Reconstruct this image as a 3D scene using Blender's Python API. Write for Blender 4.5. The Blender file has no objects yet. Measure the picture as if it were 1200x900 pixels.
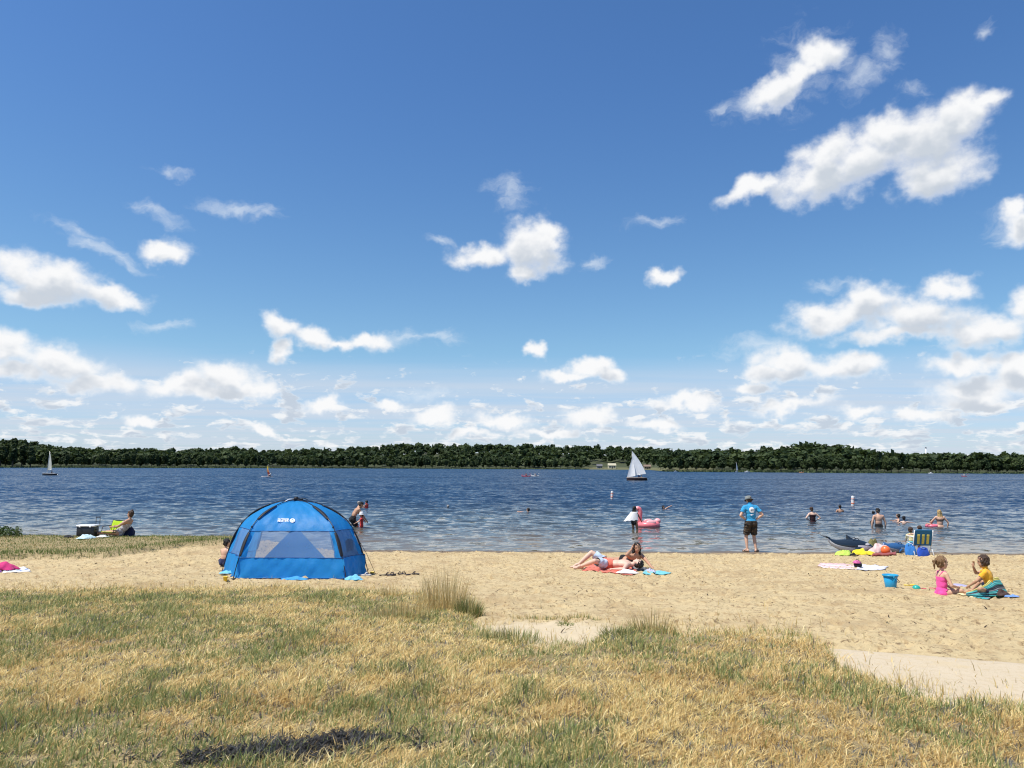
import bpy, bmesh, math, random
import numpy as np
from mathutils import Vector, Matrix, Euler
from mathutils.bvhtree import BVHTree

rng = np.random.default_rng(11)
random.seed(11)
SC = bpy.context.scene
COL = SC.collection
R = math.radians

# ------------------------------------------------------------------ camera
EYE = Vector((0.0, 0.0, 2.6))            # 2.6 m above the lake level, 1.6 m above the turf
FPX = 900.0                              # focal length in photo pixels (1200 x 900)
cam_d = bpy.data.cameras.new('camera')
cam_d.sensor_width = 36.0
cam_d.lens = 36.0 * FPX / 1200.0
cam_d.clip_start = 0.05
cam_d.clip_end = 20000.0
cam = bpy.data.objects.new('camera', cam_d)
COL.objects.link(cam)
CAM_ROT = Matrix.Rotation(R(90 + 6.12), 3, 'X') @ Matrix.Rotation(R(0.28), 3, 'Z')
cam.matrix_world = Matrix.Translation(EYE) @ CAM_ROT.to_4x4()
SC.camera = cam

# ------------------------------------------------------------------ view
SC.view_settings.view_transform = 'Standard'
SC.view_settings.look = 'None'
SC.view_settings.gamma = 1.0
SC.view_settings.use_curve_mapping = False
EXPO = 0.25
SC.view_settings.exposure = EXPO
SC.cycles.use_denoising = True
SC.cycles.filter_width = 1.15
SC.cycles.max_bounces = 8
SC.cycles.transparent_max_bounces = 12

def ray_dir(px, py):
    v = Vector(((px - 600.0) / FPX, -(py - 450.0) / FPX, -1.0))
    return (CAM_ROT @ v).normalized()

# ------------------------------------------------------------------ sun
SUN_EL, SUN_AZ = 63.0, -113.0             # azimuth measured from the view direction, clockwise; left of the viewer
sd = Vector((math.sin(R(SUN_AZ)) * math.cos(R(SUN_EL)), math.cos(R(SUN_AZ)) * math.cos(R(SUN_EL)), math.sin(R(SUN_EL))))
sun_l = bpy.data.lights.new('sun', 'SUN')
sun_l.energy = 4.8
sun_l.angle = R(0.53)
sun_l.color = (1.0, 0.955, 0.88)
sun = bpy.data.objects.new('sun', sun_l)
sun.rotation_euler = (-sd).to_track_quat('-Z', 'Y').to_euler()
COL.objects.link(sun)

# ------------------------------------------------------------------ world: clear sky with fair-weather cumulus
world = bpy.data.worlds.new('World')
SC.world = world
world.use_nodes = True
wt = world.node_tree
wt.nodes.clear()

class NB:
    """tiny node-expression helper"""
    def __init__(s, tree): s.t = tree
    def n(s, typ, **kw):
        nd = s.t.nodes.new(typ)
        for k, v in kw.items(): setattr(nd, k, v)
        return nd
    def put(s, sock, v):
        if isinstance(v, bpy.types.NodeSocket): s.t.links.new(v, sock)
        elif v is not None: sock.default_value = v
    def m(s, op, a, b=None, c=None, clamp=False):
        nd = s.n('ShaderNodeMath', operation=op, use_clamp=clamp)
        s.put(nd.inputs[0], a)
        if b is not None: s.put(nd.inputs[1], b)
        if c is not None: s.put(nd.inputs[2], c)
        return nd.outputs[0]
    def v(s, op, a, b=None, scale=None):
        nd = s.n('ShaderNodeVectorMath', operation=op)
        s.put(nd.inputs[0], a)
        if b is not None: s.put(nd.inputs[1], b)
        if scale is not None: s.put(nd.inputs['Scale'], scale)
        return nd.outputs['Value'] if op in ('LENGTH', 'DISTANCE', 'DOT_PRODUCT') else nd.outputs[0]
    def noise(s, vec, scale, detail=4.0, rough=0.55, dist=0.0, col=False, lac=2.0):
        nd = s.n('ShaderNodeTexNoise')
        if vec is not None: s.put(nd.inputs['Vector'], vec)
        nd.inputs['Scale'].default_value = scale
        nd.inputs['Detail'].default_value = detail
        nd.inputs['Roughness'].default_value = rough
        nd.inputs['Distortion'].default_value = dist
        nd.inputs['Lacunarity'].default_value = lac
        return nd.outputs['Color'] if col else nd.outputs['Fac']
    def smooth(s, x, lo, hi, a=0.0, b=1.0):
        nd = s.n('ShaderNodeMapRange', interpolation_type='SMOOTHSTEP')
        s.put(nd.inputs['Value'], x)
        s.put(nd.inputs['From Min'], lo); s.put(nd.inputs['From Max'], hi)
        s.put(nd.inputs['To Min'], a); s.put(nd.inputs['To Max'], b)
        return nd.outputs[0]
    def mix(s, f, a, b, blend='MIX'):
        nd = s.n('ShaderNodeMix', data_type='RGBA', blend_type=blend)
        s.put(nd.inputs[0], f)
        for sock, val in ((nd.inputs[6], a), (nd.inputs[7], b)):
            s.put(sock, (*val, 1.0) if isinstance(val, tuple) and len(val) == 3 else val)
        return nd.outputs[2]
    def comb(s, x, y, z=0.0):
        nd = s.n('ShaderNodeCombineXYZ')
        s.put(nd.inputs[0], x); s.put(nd.inputs[1], y); s.put(nd.inputs[2], z)
        return nd.outputs[0]
    def sep(s, v):
        nd = s.n('ShaderNodeSeparateXYZ'); s.put(nd.inputs[0], v)
        return nd.outputs[0], nd.outputs[1], nd.outputs[2]

def azel(px, py):
    d = ray_dir(px, py)
    return math.atan2(d.x, d.y), math.asin(d.z)

# cumulus seen in the photograph: photo position, half width, half height, tilt (deg, up to the right)
PUFFS = [
    (1078, 168, 62, 48, 8), (1010, 186, 72, 40, 4), (958, 208, 62, 30, 22), (880, 224, 46, 16, 14), (1128, 138, 46, 30, 24), (970, 182, 42, 30, 10), (1095, 205, 62, 32, 4), (1040, 158, 50, 26, 14), (1150, 122, 26, 14, 20),
    (962, 64, 28, 24, 20), (908, 108, 38, 20, 12), (938, 84, 20, 16, 40),
    (1200, 268, 30, 18, 30), (1192, 250, 22, 14, 40),
    (970, 368, 56, 24, 6), (1018, 348, 36, 24, 8), (1070, 366, 76, 30, 2), (1118, 336, 40, 16, 0), (1160, 382, 70, 22, 4), (1205, 356, 40, 26, 10), (1060, 386, 100, 14, 0),
    (922, 426, 52, 20, 2), (975, 430, 62, 17, -2), (905, 440, 36, 10, 0), (1128, 426, 50, 14, 0), (1195, 424, 36, 14, 0), (1150, 452, 70, 18, 0), (1195, 442, 40, 20, 0), (1000, 425, 50, 16, 0),
    (622, 290, 40, 34, -6), (566, 294, 42, 17, 6), (612, 316, 26, 16, 0), (638, 280, 24, 18, 0),
    (688, 432, 34, 13, 2), (668, 440, 40, 9, 0), (714, 442, 26, 10, -4),
    (778, 324, 20, 11, 6), (628, 411, 12, 11, -10),
    (330, 378, 24, 16, -14), (372, 396, 42, 15, -10), (432, 404, 34, 14, 2), (334, 404, 16, 14, -30), (405, 404, 30, 9, 0),
    (62, 330, 68, 28, -6), (20, 322, 40, 30, -10), (128, 344, 50, 16, 0), (36, 350, 60, 16, 0),
    (192, 293, 30, 14, 6), (66, 424, 62, 24, -6), (12, 414, 34, 22, 0), (110, 446, 70, 14, 0), (20, 438, 46, 14, 0),
    (205, 450, 42, 16, 4), (268, 440, 46, 18, -6), (250, 456, 70, 12, 0), (300, 452, 36, 14, -6), (376, 474, 30, 9, 0),
    (512, 486, 36, 10, 0), (592, 493, 42, 10, 0), (458, 474, 26, 7, 0), (690, 488, 36, 12, 0), (766, 497, 34, 8, 0), (306, 504, 20, 7, 0),
    (800, 470, 44, 9, 0), (930, 478, 56, 9, 4), (880, 458, 30, 8, 0), (1010, 484, 44, 9, 0), (1085, 484, 40, 10, 0), (640, 505, 40, 7, 0), (170, 492, 24, 7, 0), (555, 508, 30, 7, 0), (1150, 470, 60, 12, 0),
]
# thin torn scraps and veils
WISPS = [
    (935, 82, 62, 48, 34), (985, 66, 30, 30, 20), (890, 118, 50, 22, 10), (1010, 90, 46, 22, 10),
    (120, 290, 64, 12, -14), (92, 270, 50, 10, -10), (140, 300, 40, 10, -14), (186, 246, 46, 14, -16), (200, 194, 34, 9, -6), (285, 244, 56, 14, -6), (312, 250, 30, 12, 20), (194, 380, 46, 10, 2),
    (598, 228, 30, 26, -20), (762, 258, 36, 9, 6), (694, 304, 26, 9, 10), (520, 394, 32, 10, -6), (520, 282, 22, 8, 0),
    (1046, 60, 26, 26, 20), (1156, 34, 14, 14, 0), (850, 128, 24, 12, 10), (965, 330, 46, 8, -4), (1185, 262, 34, 34, 30), (1070, 100, 26, 14, 0),
    (500, 462, 60, 12, 0), (470, 396, 50, 14, 0), (890, 408, 70, 20, 0), (210, 282, 30, 10, -10),
]
nb = NB(wt)
tc = nb.n('ShaderNodeTexCoord')
D = tc.outputs['Generated']
dx, dy, dz = nb.sep(D)
sky = nb.n('ShaderNodeTexSky')
sky.sky_type = 'NISHITA'
sky.sun_disc = False
sky.sun_elevation = R(SUN_EL)
sky.sun_rotation = R(SUN_AZ)
sky.altitude = 250
sky.air_density = 1.0
sky.dust_density = 0.5
sky.ozone_density = 2.6
SKY_STRENGTH = 0.101
SKY_TINT = (0.86, 0.98, 1.16)
az = nb.m('ARCTAN2', dx, dy)
el = nb.m('ARCSINE', nb.m('MAXIMUM', nb.m('MINIMUM', dz, 1.0), -1.0))

# ---- shared by every direction: low deck, milky veil
# small cumulus towards the horizon, laid out on a flat layer overhead so that it closes up with distance
zc = nb.m('ADD', nb.m('MAXIMUM', dz, 0.004), 0.012)
plan = nb.comb(nb.m('DIVIDE', dx, zc), nb.m('DIVIDE', dy, zc), 0.0)
pw = nb.v('ADD', plan, nb.v('SCALE', nb.v('SUBTRACT', nb.noise(plan, 0.9, 2, 0.5, col=True), (0.5, 0.5, 0.5)), scale=0.9))
ln1 = nb.noise(nb.v('MULTIPLY', pw, (1.0, 0.62, 1.0)), 0.52, 4, 0.55)
lw = nb.v('SUBTRACT', nb.noise(nb.comb(az, nb.m('MULTIPLY', el, 1.6), 0.0), 30.0, 2, 0.5, col=True), (0.5, 0.5, 0.5))
lv = nb.v('ADD', nb.comb(az, nb.m('MULTIPLY', el, 2.3), 0.0), nb.v('SCALE', lw, scale=0.03))
ln2 = nb.noise(lv, 30.0, 6, 0.58)
ln3 = nb.noise(nb.v('ADD', lv, (-0.004, 0.016, 0.0)), 30.0, 3, 0.5)      # the same, a little higher: what stands above
lowmask = nb.smooth(el, R(7.2), R(3.0))
lowd = nb.m('ADD', nb.m('ADD', nb.m('MULTIPLY', nb.m('SUBTRACT', ln1, 0.60), 0.55), nb.m('MULTIPLY', nb.m('SUBTRACT', ln2, 0.55), 1.15)), nb.m('MULTIPLY', lowmask, 0.13))
alpha_l = nb.m('MULTIPLY', nb.smooth(lowd, 0.0, 0.15), nb.m('MULTIPLY', nb.smooth(el, R(8.6), R(6.4)), 0.92))
lowsh = nb.m('MULTIPLY', nb.smooth(ln3, 0.46, 0.62), nb.smooth(lowd, 0.02, 0.14))
vn = nb.noise(nb.v('MULTIPLY', plan, (0.30, 1.0, 1.0)), 0.55, 4, 0.6)
veil = nb.m('MULTIPLY', nb.smooth(nb.m('ADD', el, nb.m('MULTIPLY', nb.m('SUBTRACT', vn, 0.5), R(3.0))), R(8.4), R(5.6)), nb.smooth(vn, 0.30, 0.66, 0.36, 0.86))
hs = nb.n('ShaderNodeHueSaturation'); hs.inputs['Saturation'].default_value = 1.10
nb.put(hs.inputs['Color'], nb.mix(1.0, sky.outputs[0], SKY_TINT, 'MULTIPLY'))
skycol = nb.mix(1.0, hs.outputs[0], nb.mix(nb.smooth(el, R(30.0), R(5.0)), (1.05, 1.07, 1.06), nb.mix(nb.smooth(el, R(9.0), R(3.0)), (1.17, 1.125, 0.95), (0.90, 0.96, 1.06))), 'MULTIPLY')
K = 1.0 / SKY_STRENGTH / 2 ** EXPO
def kc(c): return tuple(x * K for x in c)
lit = kc((0.955, 0.96, 0.97)); shade = kc((0.60, 0.655, 0.73))
c1 = nb.mix(veil, skycol, kc((0.62, 0.70, 0.81)))
c2 = nb.mix(alpha_l, c1, nb.mix(lowsh, kc((0.91, 0.93, 0.95)), kc((0.56, 0.635, 0.735))))
base0 = nb.comb(az, el, 0.0)

def background(col):
    nd = nb.n('ShaderNodeBackground'); nb.put(nd.inputs['Color'], col)
    nd.inputs['Strength'].default_value = SKY_STRENGTH
    return nd.outputs[0]

def chain(p, lst, kk):
    cur = None
    for (cx, cy, rx, ry, tilt) in lst:
        a0, e0 = azel(cx, cy)
        a1, e1 = azel(cx + rx, cy)
        a2, e2 = azel(cx, cy - ry)
        mp = nb.n('ShaderNodeMapping', vector_type='TEXTURE')
        if cur is None: nb.put(mp.inputs['Vector'], p)
        else:                                    # (keeps the nodes in one chain, so that few values are held at a time)
            ch = nb.n('ShaderNodeVectorMath', operation='MULTIPLY_ADD')
            nb.put(ch.inputs[0], cur); ch.inputs[1].default_value = (1e-7, 1e-7, 0); nb.put(ch.inputs[2], p)
            nb.put(mp.inputs['Vector'], ch.outputs[0])
        mp.inputs['Location'].default_value = (a0, e0, 0)
        mp.inputs['Rotation'].default_value = (0, 0, R(tilt))
        mp.inputs['Scale'].default_value = (math.hypot(a1 - a0, e1 - e0) * kk, math.hypot(a2 - a0, e2 - e0) * kk, 1)
        ln = nb.v('LENGTH', mp.outputs[0])
        cur = ln if cur is None else nb.m('SMOOTH_MIN', cur, ln, 0.22)
    return cur

def cloudy(puffs, wisps):
    """background shader for one slice of the sky with the cumulus and scraps that stand in it"""
    w1 = nb.v('SUBTRACT', nb.noise(base0, 11.0, 2, 0.55, col=True), (0.5, 0.5, 0.5))
    w2 = nb.v('SUBTRACT', nb.noise(base0, 38.0, 3, 0.6, col=True), (0.5, 0.5, 0.5))
    p = nb.v('ADD', base0, nb.v('SCALE', w1, scale=0.042))
    p = nb.v('ADD', p, nb.v('SCALE', w2, scale=0.026))
    n1 = nb.noise(nb.v('MULTIPLY', base0, (1.0, 1.25, 1.0)), 27.0, 7, 0.55)
    n3 = nb.noise(nb.v('MULTIPLY', nb.v('ADD', base0, (0.0, 0.006, 0.0)), (1.0, 1.25, 1.0)), 27.0, 3, 0.5)
    col = c2
    if wisps:
        acc = chain(p, wisps, 1.2)
        wn = nb.noise(nb.v('MULTIPLY', p, (0.8, 2.0, 1.0)), 26.0, 6, 0.62, 0.3)
        wd = nb.m('ADD', nb.m('SUBTRACT', 0.62, acc), nb.m('MULTIPLY', nb.m('SUBTRACT', wn, 0.5), 1.9))
        col = nb.mix(nb.m('MULTIPLY', nb.smooth(wd, -0.25, 1.0), 0.58), col, kc((0.84, 0.90, 0.96)))
    if puffs:
        acc = chain(p, puffs, 1.10)
        dn = nb.m('ADD', nb.m('SUBTRACT', 1.0, acc), nb.m('MULTIPLY', nb.m('SUBTRACT', n1, 0.5), 1.45))
        al = nb.smooth(dn, -0.12, 0.70)
        # cloud standing between this part and the sun leaves it grey
        acc2 = chain(nb.v('ADD', p, (-0.006, 0.020, 0.0)), puffs, 1.10)
        up = nb.m('ADD', nb.m('SUBTRACT', 1.0, acc2), nb.m('MULTIPLY', nb.m('SUBTRACT', n3, 0.5), 1.9))
        und = nb.m('MULTIPLY', nb.smooth(up, 0.05, 0.95), nb.smooth(dn, 0.10, 0.60))
        pc = nb.mix(und, lit, shade)
        pc = nb.mix(nb.smooth(dn, -0.05, 0.45), kc((0.80, 0.87, 0.95)), pc)
        col = nb.mix(al, col, pc)
    return background(col)

# rest of the sky: the same scattered cumulus, outside the part looked at in the photograph
gp = nb.v('ADD', D, nb.v('SCALE', nb.v('SUBTRACT', nb.noise(D, 5.0, 2, 0.5, col=True), (0.5, 0.5, 0.5)), scale=0.10))
gn = nb.noise(nb.v('MULTIPLY', gp, (1.0, 1.0, 1.8)), 4.2, 5, 0.56)
alpha_g = nb.m('MULTIPLY', nb.smooth(gn, 0.60, 0.70), nb.smooth(dz, 0.0, 0.12))
rest = background(nb.mix(alpha_g, c2, nb.mix(nb.smooth(gn, 0.62, 0.78), lit, shade)))

def mixs(f, a, b):
    nd = nb.n('ShaderNodeMixShader'); nb.put(nd.inputs[0], f)
    wt.links.new(a, nd.inputs[1]); wt.links.new(b, nd.inputs[2])
    return nd.outputs[0]
CUTS = [170, 300, 450, 600, 745, 860, 985, 1090]        # slices of azimuth, each with its own few clouds
def members(lst, lo, hi, mar=48):
    return [q for q in lst if q[0] + q[2] * 1.25 + mar > lo and q[0] - q[2] * 1.25 - mar < hi]
bounds = [-400] + CUTS + [1600]
slices = [cloudy(members(PUFFS, bounds[i], bounds[i + 1]), members(WISPS, bounds[i], bounds[i + 1])) for i in range(len(bounds) - 1)]
def tree_of(lo, hi):
    if hi - lo == 1: return slices[lo]
    mid = (lo + hi) // 2
    f = nb.m('GREATER_THAN', az, azel(bounds[mid], 300)[0])
    return mixs(f, tree_of(lo, mid), tree_of(mid, hi))
seen = tree_of(0, len(slices))
inside = nb.m('GREATER_THAN', nb.v('DOT_PRODUCT', D, tuple(ray_dir(600, 330))), 0.735)
wo = nb.n('ShaderNodeOutputWorld')
wt.links.new(mixs(inside, rest, seen), wo.inputs[0])
world.cycles.sampling_method = 'NONE'

# ================================================================== helpers
def link(o, parent=None):
    COL.objects.link(o)
    if parent is not None: o.parent = parent
    return o

def tag(o, label=None, cat=None, group=None, kind=None):
    if label: o['label'] = label
    if cat: o['category'] = cat
    if group: o['group'] = group
    if kind: o['kind'] = kind
    return o

def mesh_np(name, verts, faces_list, mats=(), smooth=False):
    """verts Nx3; faces_list: list of int arrays (M x k)"""
    me = bpy.data.meshes.new(name)
    verts = np.asarray(verts, dtype=np.float32)
    me.vertices.add(len(verts))
    me.vertices.foreach_set('co', verts.ravel())
    loops = np.concatenate([np.asarray(f, dtype=np.int32).ravel() for f in faces_list])
    sizes = np.concatenate([np.full(len(f), np.asarray(f).shape[1], dtype=np.int32) for f in faces_list])
    starts = np.concatenate([[0], np.cumsum(sizes)[:-1]]).astype(np.int32)
    me.loops.add(len(loops)); me.loops.foreach_set('vertex_index', loops)
    me.polygons.add(len(sizes)); me.polygons.foreach_set('loop_start', starts)
    me.polygons.foreach_set('loop_total', sizes)
    if smooth: me.polygons.foreach_set('use_smooth', np.ones(len(sizes), dtype=bool))
    for m in mats: me.materials.append(m)
    me.update(calc_edges=True)
    me.validate()
    return me

def obj_np(name, verts, faces_list, mat=None, parent=None, smooth=False):
    me = mesh_np(name, verts, faces_list, [mat] if mat else [], smooth)
    return link(bpy.data.objects.new(name, me), parent)

def set_color(me, name, cols):
    a = me.color_attributes.new(name, 'FLOAT_COLOR', 'POINT')
    c = np.ones((len(cols), 4), dtype=np.float32); c[:, :3] = cols
    a.data.foreach_set('color', c.ravel())

def set_float(me, name, vals):
    a = me.attributes.new(name, 'FLOAT', 'POINT')
    a.data.foreach_set('value', np.asarray(vals, dtype=np.float32))

def empty(name, loc=(0, 0, 0), rz=0.0):
    o = bpy.data.objects.new(name, None)
    o.empty_display_size = 0.2
    o.location = loc
    o.rotation_euler = (0, 0, rz)
    return link(o)

# ---- numpy gradient noise
_perm = np.random.default_rng(5).permutation(4096)
_ga = np.random.default_rng(6).uniform(0, 2 * np.pi, 4096)
def pn(x, y, seed=0):
    x = np.asarray(x, dtype=np.float64); y = np.asarray(y, dtype=np.float64)
    xi = np.floor(x).astype(np.int64); yi = np.floor(y).astype(np.int64)
    xf = x - xi; yf = y - yi
    def g(ix, iy, fx, fy):
        h = _ga[_perm[(_perm[(ix + seed * 37) & 4095] + iy) & 4095]]
        return np.cos(h) * fx + np.sin(h) * fy
    u = xf * xf * xf * (xf * (xf * 6 - 15) + 10); v = yf * yf * yf * (yf * (yf * 6 - 15) + 10)
    a = g(xi, yi, xf, yf); b = g(xi + 1, yi, xf - 1, yf)
    c = g(xi, yi + 1, xf, yf - 1); d = g(xi + 1, yi + 1, xf - 1, yf - 1)
    return (a + u * (b - a)) * (1 - v) + (c + u * (d - c)) * v      # about -0.7 .. 0.7
def fbm(x, y, oct=4, seed=0, gain=0.5):
    s = 0.0; amp = 1.0
    for k in range(oct):
        s = s + amp * pn(x * 2 ** k, y * 2 ** k, seed + k * 3); amp *= gain
    return s
def sstep(x, a, b):
    t = np.clip((np.asarray(x, dtype=np.float64) - a) / (b - a), 0, 1)
    return t * t * (3 - 2 * t)

# ================================================================== materials
MATS = {}
def pm(name, col, rough=0.6, var=0.12, scale=8.0, bump=0.0, bscale=None, spec=0.4, metal=0.0, sheen=0.0, trans=0.0):
    """plain procedural material: noise-varied colour, optional fine relief, optional light coming through"""
    if name in MATS: return MATS[name]
    m = bpy.data.materials.new(name); m.use_nodes = True
    t = m.node_tree; b = NB(t)
    p = t.nodes['Principled BSDF']
    co = b.n('ShaderNodeTexCoord').outputs['Object']
    nz = b.noise(co, scale, 5, 0.6)
    f = b.m('MULTIPLY', b.m('SUBTRACT', nz, 0.5), 2.0)
    lo = tuple(max(0, c * (1 - var)) for c in col); hi = tuple(min(1, c * (1 + var)) for c in col)
    c = b.mix(b.m('ADD', b.m('MULTIPLY', f, 0.9), 0.5, clamp=True), lo, hi)
    b.put(p.inputs['Base Color'], c)
    p.inputs['Roughness'].default_value = rough
    p.inputs['Specular IOR Level'].default_value = spec
    p.inputs['Metallic'].default_value = metal
    if sheen: p.inputs['Sheen Weight'].default_value = sheen
    if bump:
        bn = b.n('ShaderNodeBump'); bn.inputs['Strength'].default_value = bump
        bn.inputs['Distance'].default_value = 0.02
        b.put(bn.inputs['Height'], b.noise(co, bscale or scale * 3, 5, 0.6))
        b.put(p.inputs['Normal'], bn.outputs[0])
    if trans:
        tr = b.n('ShaderNodeBsdfTranslucent'); b.put(tr.inputs['Color'], c)
        mx = b.n('ShaderNodeMixShader'); mx.inputs[0].default_value = trans
        t.links.new(p.outputs[0], mx.inputs[1]); t.links.new(tr.outputs[0], mx.inputs[2])
        t.links.new(mx.outputs[0], t.nodes['Material Output'].inputs[0])
    MATS[name] = m
    return m

# ================================================================== the lie of the land
_by = [-60, -10, 0, 5, 7, 9, 11.2, 14.6, 18, 21, 24.2, 28, 34, 50, 80, 160]
_bz = [1.6, 1.15, 1.05, 1.0, 0.95, 0.88, 0.78, 0.50, 0.30, 0.15, 0.0, -0.16, -0.45, -1.3, -2.2, -4.0]
def _smooth_interp(y):
    s = 0
    for d in (-0.9, -0.45, 0, 0.45, 0.9): s = s + np.interp(y + d, _by, _bz)
    return s / 5
def g0(x, y):
    """macro ground height"""
    x = np.asarray(x, dtype=np.float64); y = np.asarray(y, dtype=np.float64)
    z = _smooth_interp(y)
    z = z - 0.42 * sstep(x, 8, 14) * sstep(y, 25.5, 33)                     # the bed falls off faster to the right
    bank = sstep(-x, 4.6, 7.8) * sstep(y, 15.6, 21.6) * (1 - sstep(y, 22.4, 24.5))
    z = z + 0.38 * bank                                                       # low bank by the water on the left
    z = z + 0.05 * fbm(x * 0.22, y * 0.22, 2, 3) * sstep(-y, -24, -20)
    z = z + 0.016 * fbm(x * 0.45, y * 0.3, 3, 7) * sstep(y, 21.5, 23.5) * (1 - sstep(y, 25.5, 28))
    return z

def at(px, py, dz=0.0):
    """pixel -> the point where its line of sight meets the ground (or the lake)"""
    d = ray_dir(px, py)
    ts = np.concatenate([np.arange(2.0, 42.0, 0.02), 42.0 * 1.001 ** np.arange(0, 3200)])
    X, Y, Z = EYE.x + d.x * ts, EYE.y + d.y * ts, EYE.z + d.z * ts
    hit = np.nonzero(Z <= np.maximum(g0(X, Y), 0.0) + dz)[0]
    return EYE + d * float(ts[hit[0]] if len(hit) else ts[-1])
def at_z(px, py, z):
    d = ray_dir(px, py)
    return EYE + d * ((z - EYE.z) / d.z)
def at_y(px, py, y):
    d = ray_dir(px, py)
    return EYE + d * (y / d.y)
def G(x, y): return float(g0(x, y))

# turf edge: photo column -> photo row of the edge on the ground
EDGE_PX = [(-700, 684), (-200, 690), (0, 694), (150, 692), (300, 691), (430, 694), (500, 700), (540, 716), (560, 742), (600, 755), (650, 763), (690, 760), (715, 750), (740, 742), (800, 745), (880, 745), (940, 750), (965, 762), (985, 790), (1040, 810), (1130, 827), (1200, 842), (1300, 868), (1500, 930), (1900, 1050)]
_ea, _er = [], []
for (ex, ey) in EDGE_PX:
    if -100 <= ex <= 1300:
        q = at(ex, ey)
    else:
        q = at_z(ex, ey, 0.9)
    _ea.append(math.atan2(q.x, q.y)); _er.append(math.hypot(q.x, q.y))
def turf_margin(x, y):
    """metres inside the turf (positive) measured from the viewer's end of the lawn"""
    a = np.arctan2(x, np.maximum(y, 0.01)); r = np.hypot(x, y)
    e = np.interp(a, _ea, _er)
    mrg = e - r + 0.35 * fbm(x * 1.3, y * 1.3, 3, 9)
    return np.where(y < 1.0, 3.0, mrg)
_bf = sorted([(q.x, q.y) for q in (at(-160, 661), at(0, 657), at(120, 654), (at(165, 648)), at(215, 641.5), at(262, 640))])
_bf = [(-60, 16.5)] + _bf
def bank_front(x): return np.interp(x, [q[0] for q in _bf], [q[1] for q in _bf])
_bx = _bf[-1][0] + 0.15
def bank_margin(x, y):
    """metres inside the grassy strip along the water on the left"""
    front = bank_front(x) + 0.25 * fbm(x * 0.9, y * 0.9, 2, 21)
    back = 22.9 + 0.25 * fbm(x * 0.7, y * 0.7, 2, 25)
    return np.minimum(np.minimum(y - front, back - y), (_bx - x))

# ---- ground sheet
def spaced(lo, hi, fine_lo, fine_hi, step, grow=1.16):
    v = list(np.arange(fine_lo, fine_hi + 1e-6, step))
    s = step; a = fine_lo
    left = []
    while a > lo: s *= grow; a -= s; left.append(a)
    s = step; b = fine_hi; right = []
    while b < hi: s *= grow; b += s; right.append(b)
    return np.array(left[::-1] + v + right)
gx = spaced(-160, 160, -16.4, 16.8, 0.064)
gy = np.concatenate([spaced(-60, 3.4, 3.3, 3.4, 0.1, 1.2)[:-1], np.arange(3.42, 9.0, 0.085), np.arange(9.0, 24.8, 0.062), spaced(24.8, 140, 24.8, 24.9, 0.08, 1.14)[1:]])
gy = np.unique(gy)
GX, GY = np.meshgrid(gx, gy)
GZ = g0(GX, GY)
tm = turf_margin(GX, GY)
bm_ = bank_margin(GX, GY)
turf = np.maximum(sstep(tm, -0.10, 0.35), sstep(bm_, -0.1, 0.25))
bare_c = at(640, 741)
bare = np.hypot((GX - bare_c.x) / 1.15, (GY - bare_c.y) / 0.62)
sandy = (1 - turf) * sstep(GY, 5.0, 6.5)
dry = sandy * (1 - sstep(GY, 23.2, 24.2)) * (1 - 0.75 * sstep(1.3 - bare, 0.0, 0.4))
GZ = GZ + turf * (0.035 + 0.03 * fbm(GX * 1.1, GY * 1.1, 3, 31)) * sstep(-GY, -23.3, -22.5)
GZ = GZ + 0.07 * sstep(bm_, -0.02, 0.16) * sstep(-GY, -22.8, -22.0)
churn = 0.55 + 0.9 * np.clip(fbm(GX * 0.33, GY * 0.33, 3, 41) + 0.25, 0, 1)       # more trodden in places
ridg = 1 - np.abs(fbm(GX * 2.1 + 3, GY * 2.1, 3, 51))
GZ = GZ + dry * churn * (0.026 * fbm(GX * 1.7, GY * 1.7, 4, 61, 0.65) + 0.024 * (ridg - 0.75))
def stamp_pits(n, seed):
    r_ = np.random.default_rng(seed)
    for i in range(n):
        cy = r_.uniform(7.0, 23.4); cx = r_.uniform(-16, 16.5)
        if abs(cx) > cy * 0.72 + 0.6: continue
        sc_ = r_.uniform(0.6, 1.25)
        a = 0.13 * sc_; b_ = 0.062 * sc_; ang = r_.uniform(0, math.pi); dep = r_.uniform(0.015, 0.062)
        i0, i1 = np.searchsorted(gx, [cx - 0.26, cx + 0.26]); j0, j1 = np.searchsorted(gy, [cy - 0.26, cy + 0.26])
        if i1 - i0 < 2 or j1 - j0 < 2: continue
        X = GX[j0:j1, i0:i1] - cx; Y = GY[j0:j1, i0:i1] - cy
        u = (X * math.cos(ang) + Y * math.sin(ang)) / a; w = (-X * math.sin(ang) + Y * math.cos(ang)) / b_
        q = np.sqrt(u * u + w * w)
        GZ[j0:j1, i0:i1] += dry[j0:j1, i0:i1] * dep * (-np.exp(-q ** 2.4) + 0.55 * np.exp(-((q - 1.35) / 0.38) ** 2))
stamp_pits(7500, 3)
ny, nx = GZ.shape
idx = np.arange(ny * nx).reshape(ny, nx)
gf = np.stack([idx[:-1, :-1], idx[:-1, 1:], idx[1:, 1:], idx[1:, :-1]], -1).reshape(-1, 4)
def surf(x, y):
    """bilinear look-up in the finished ground sheet (vectorised)"""
    x = np.asarray(x, dtype=np.float64); y = np.asarray(y, dtype=np.float64)
    i = np.clip(np.searchsorted(gx, x) - 1, 0, nx - 2); j = np.clip(np.searchsorted(gy, y) - 1, 0, ny - 2)
    fx = (x - gx[i]) / (gx[i + 1] - gx[i]); fy = (y - gy[j]) / (gy[j + 1] - gy[j])
    return (GZ[j, i] * (1 - fx) + GZ[j, i + 1] * fx) * (1 - fy) + (GZ[j + 1, i] * (1 - fx) + GZ[j + 1, i + 1] * fx) * fy

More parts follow.
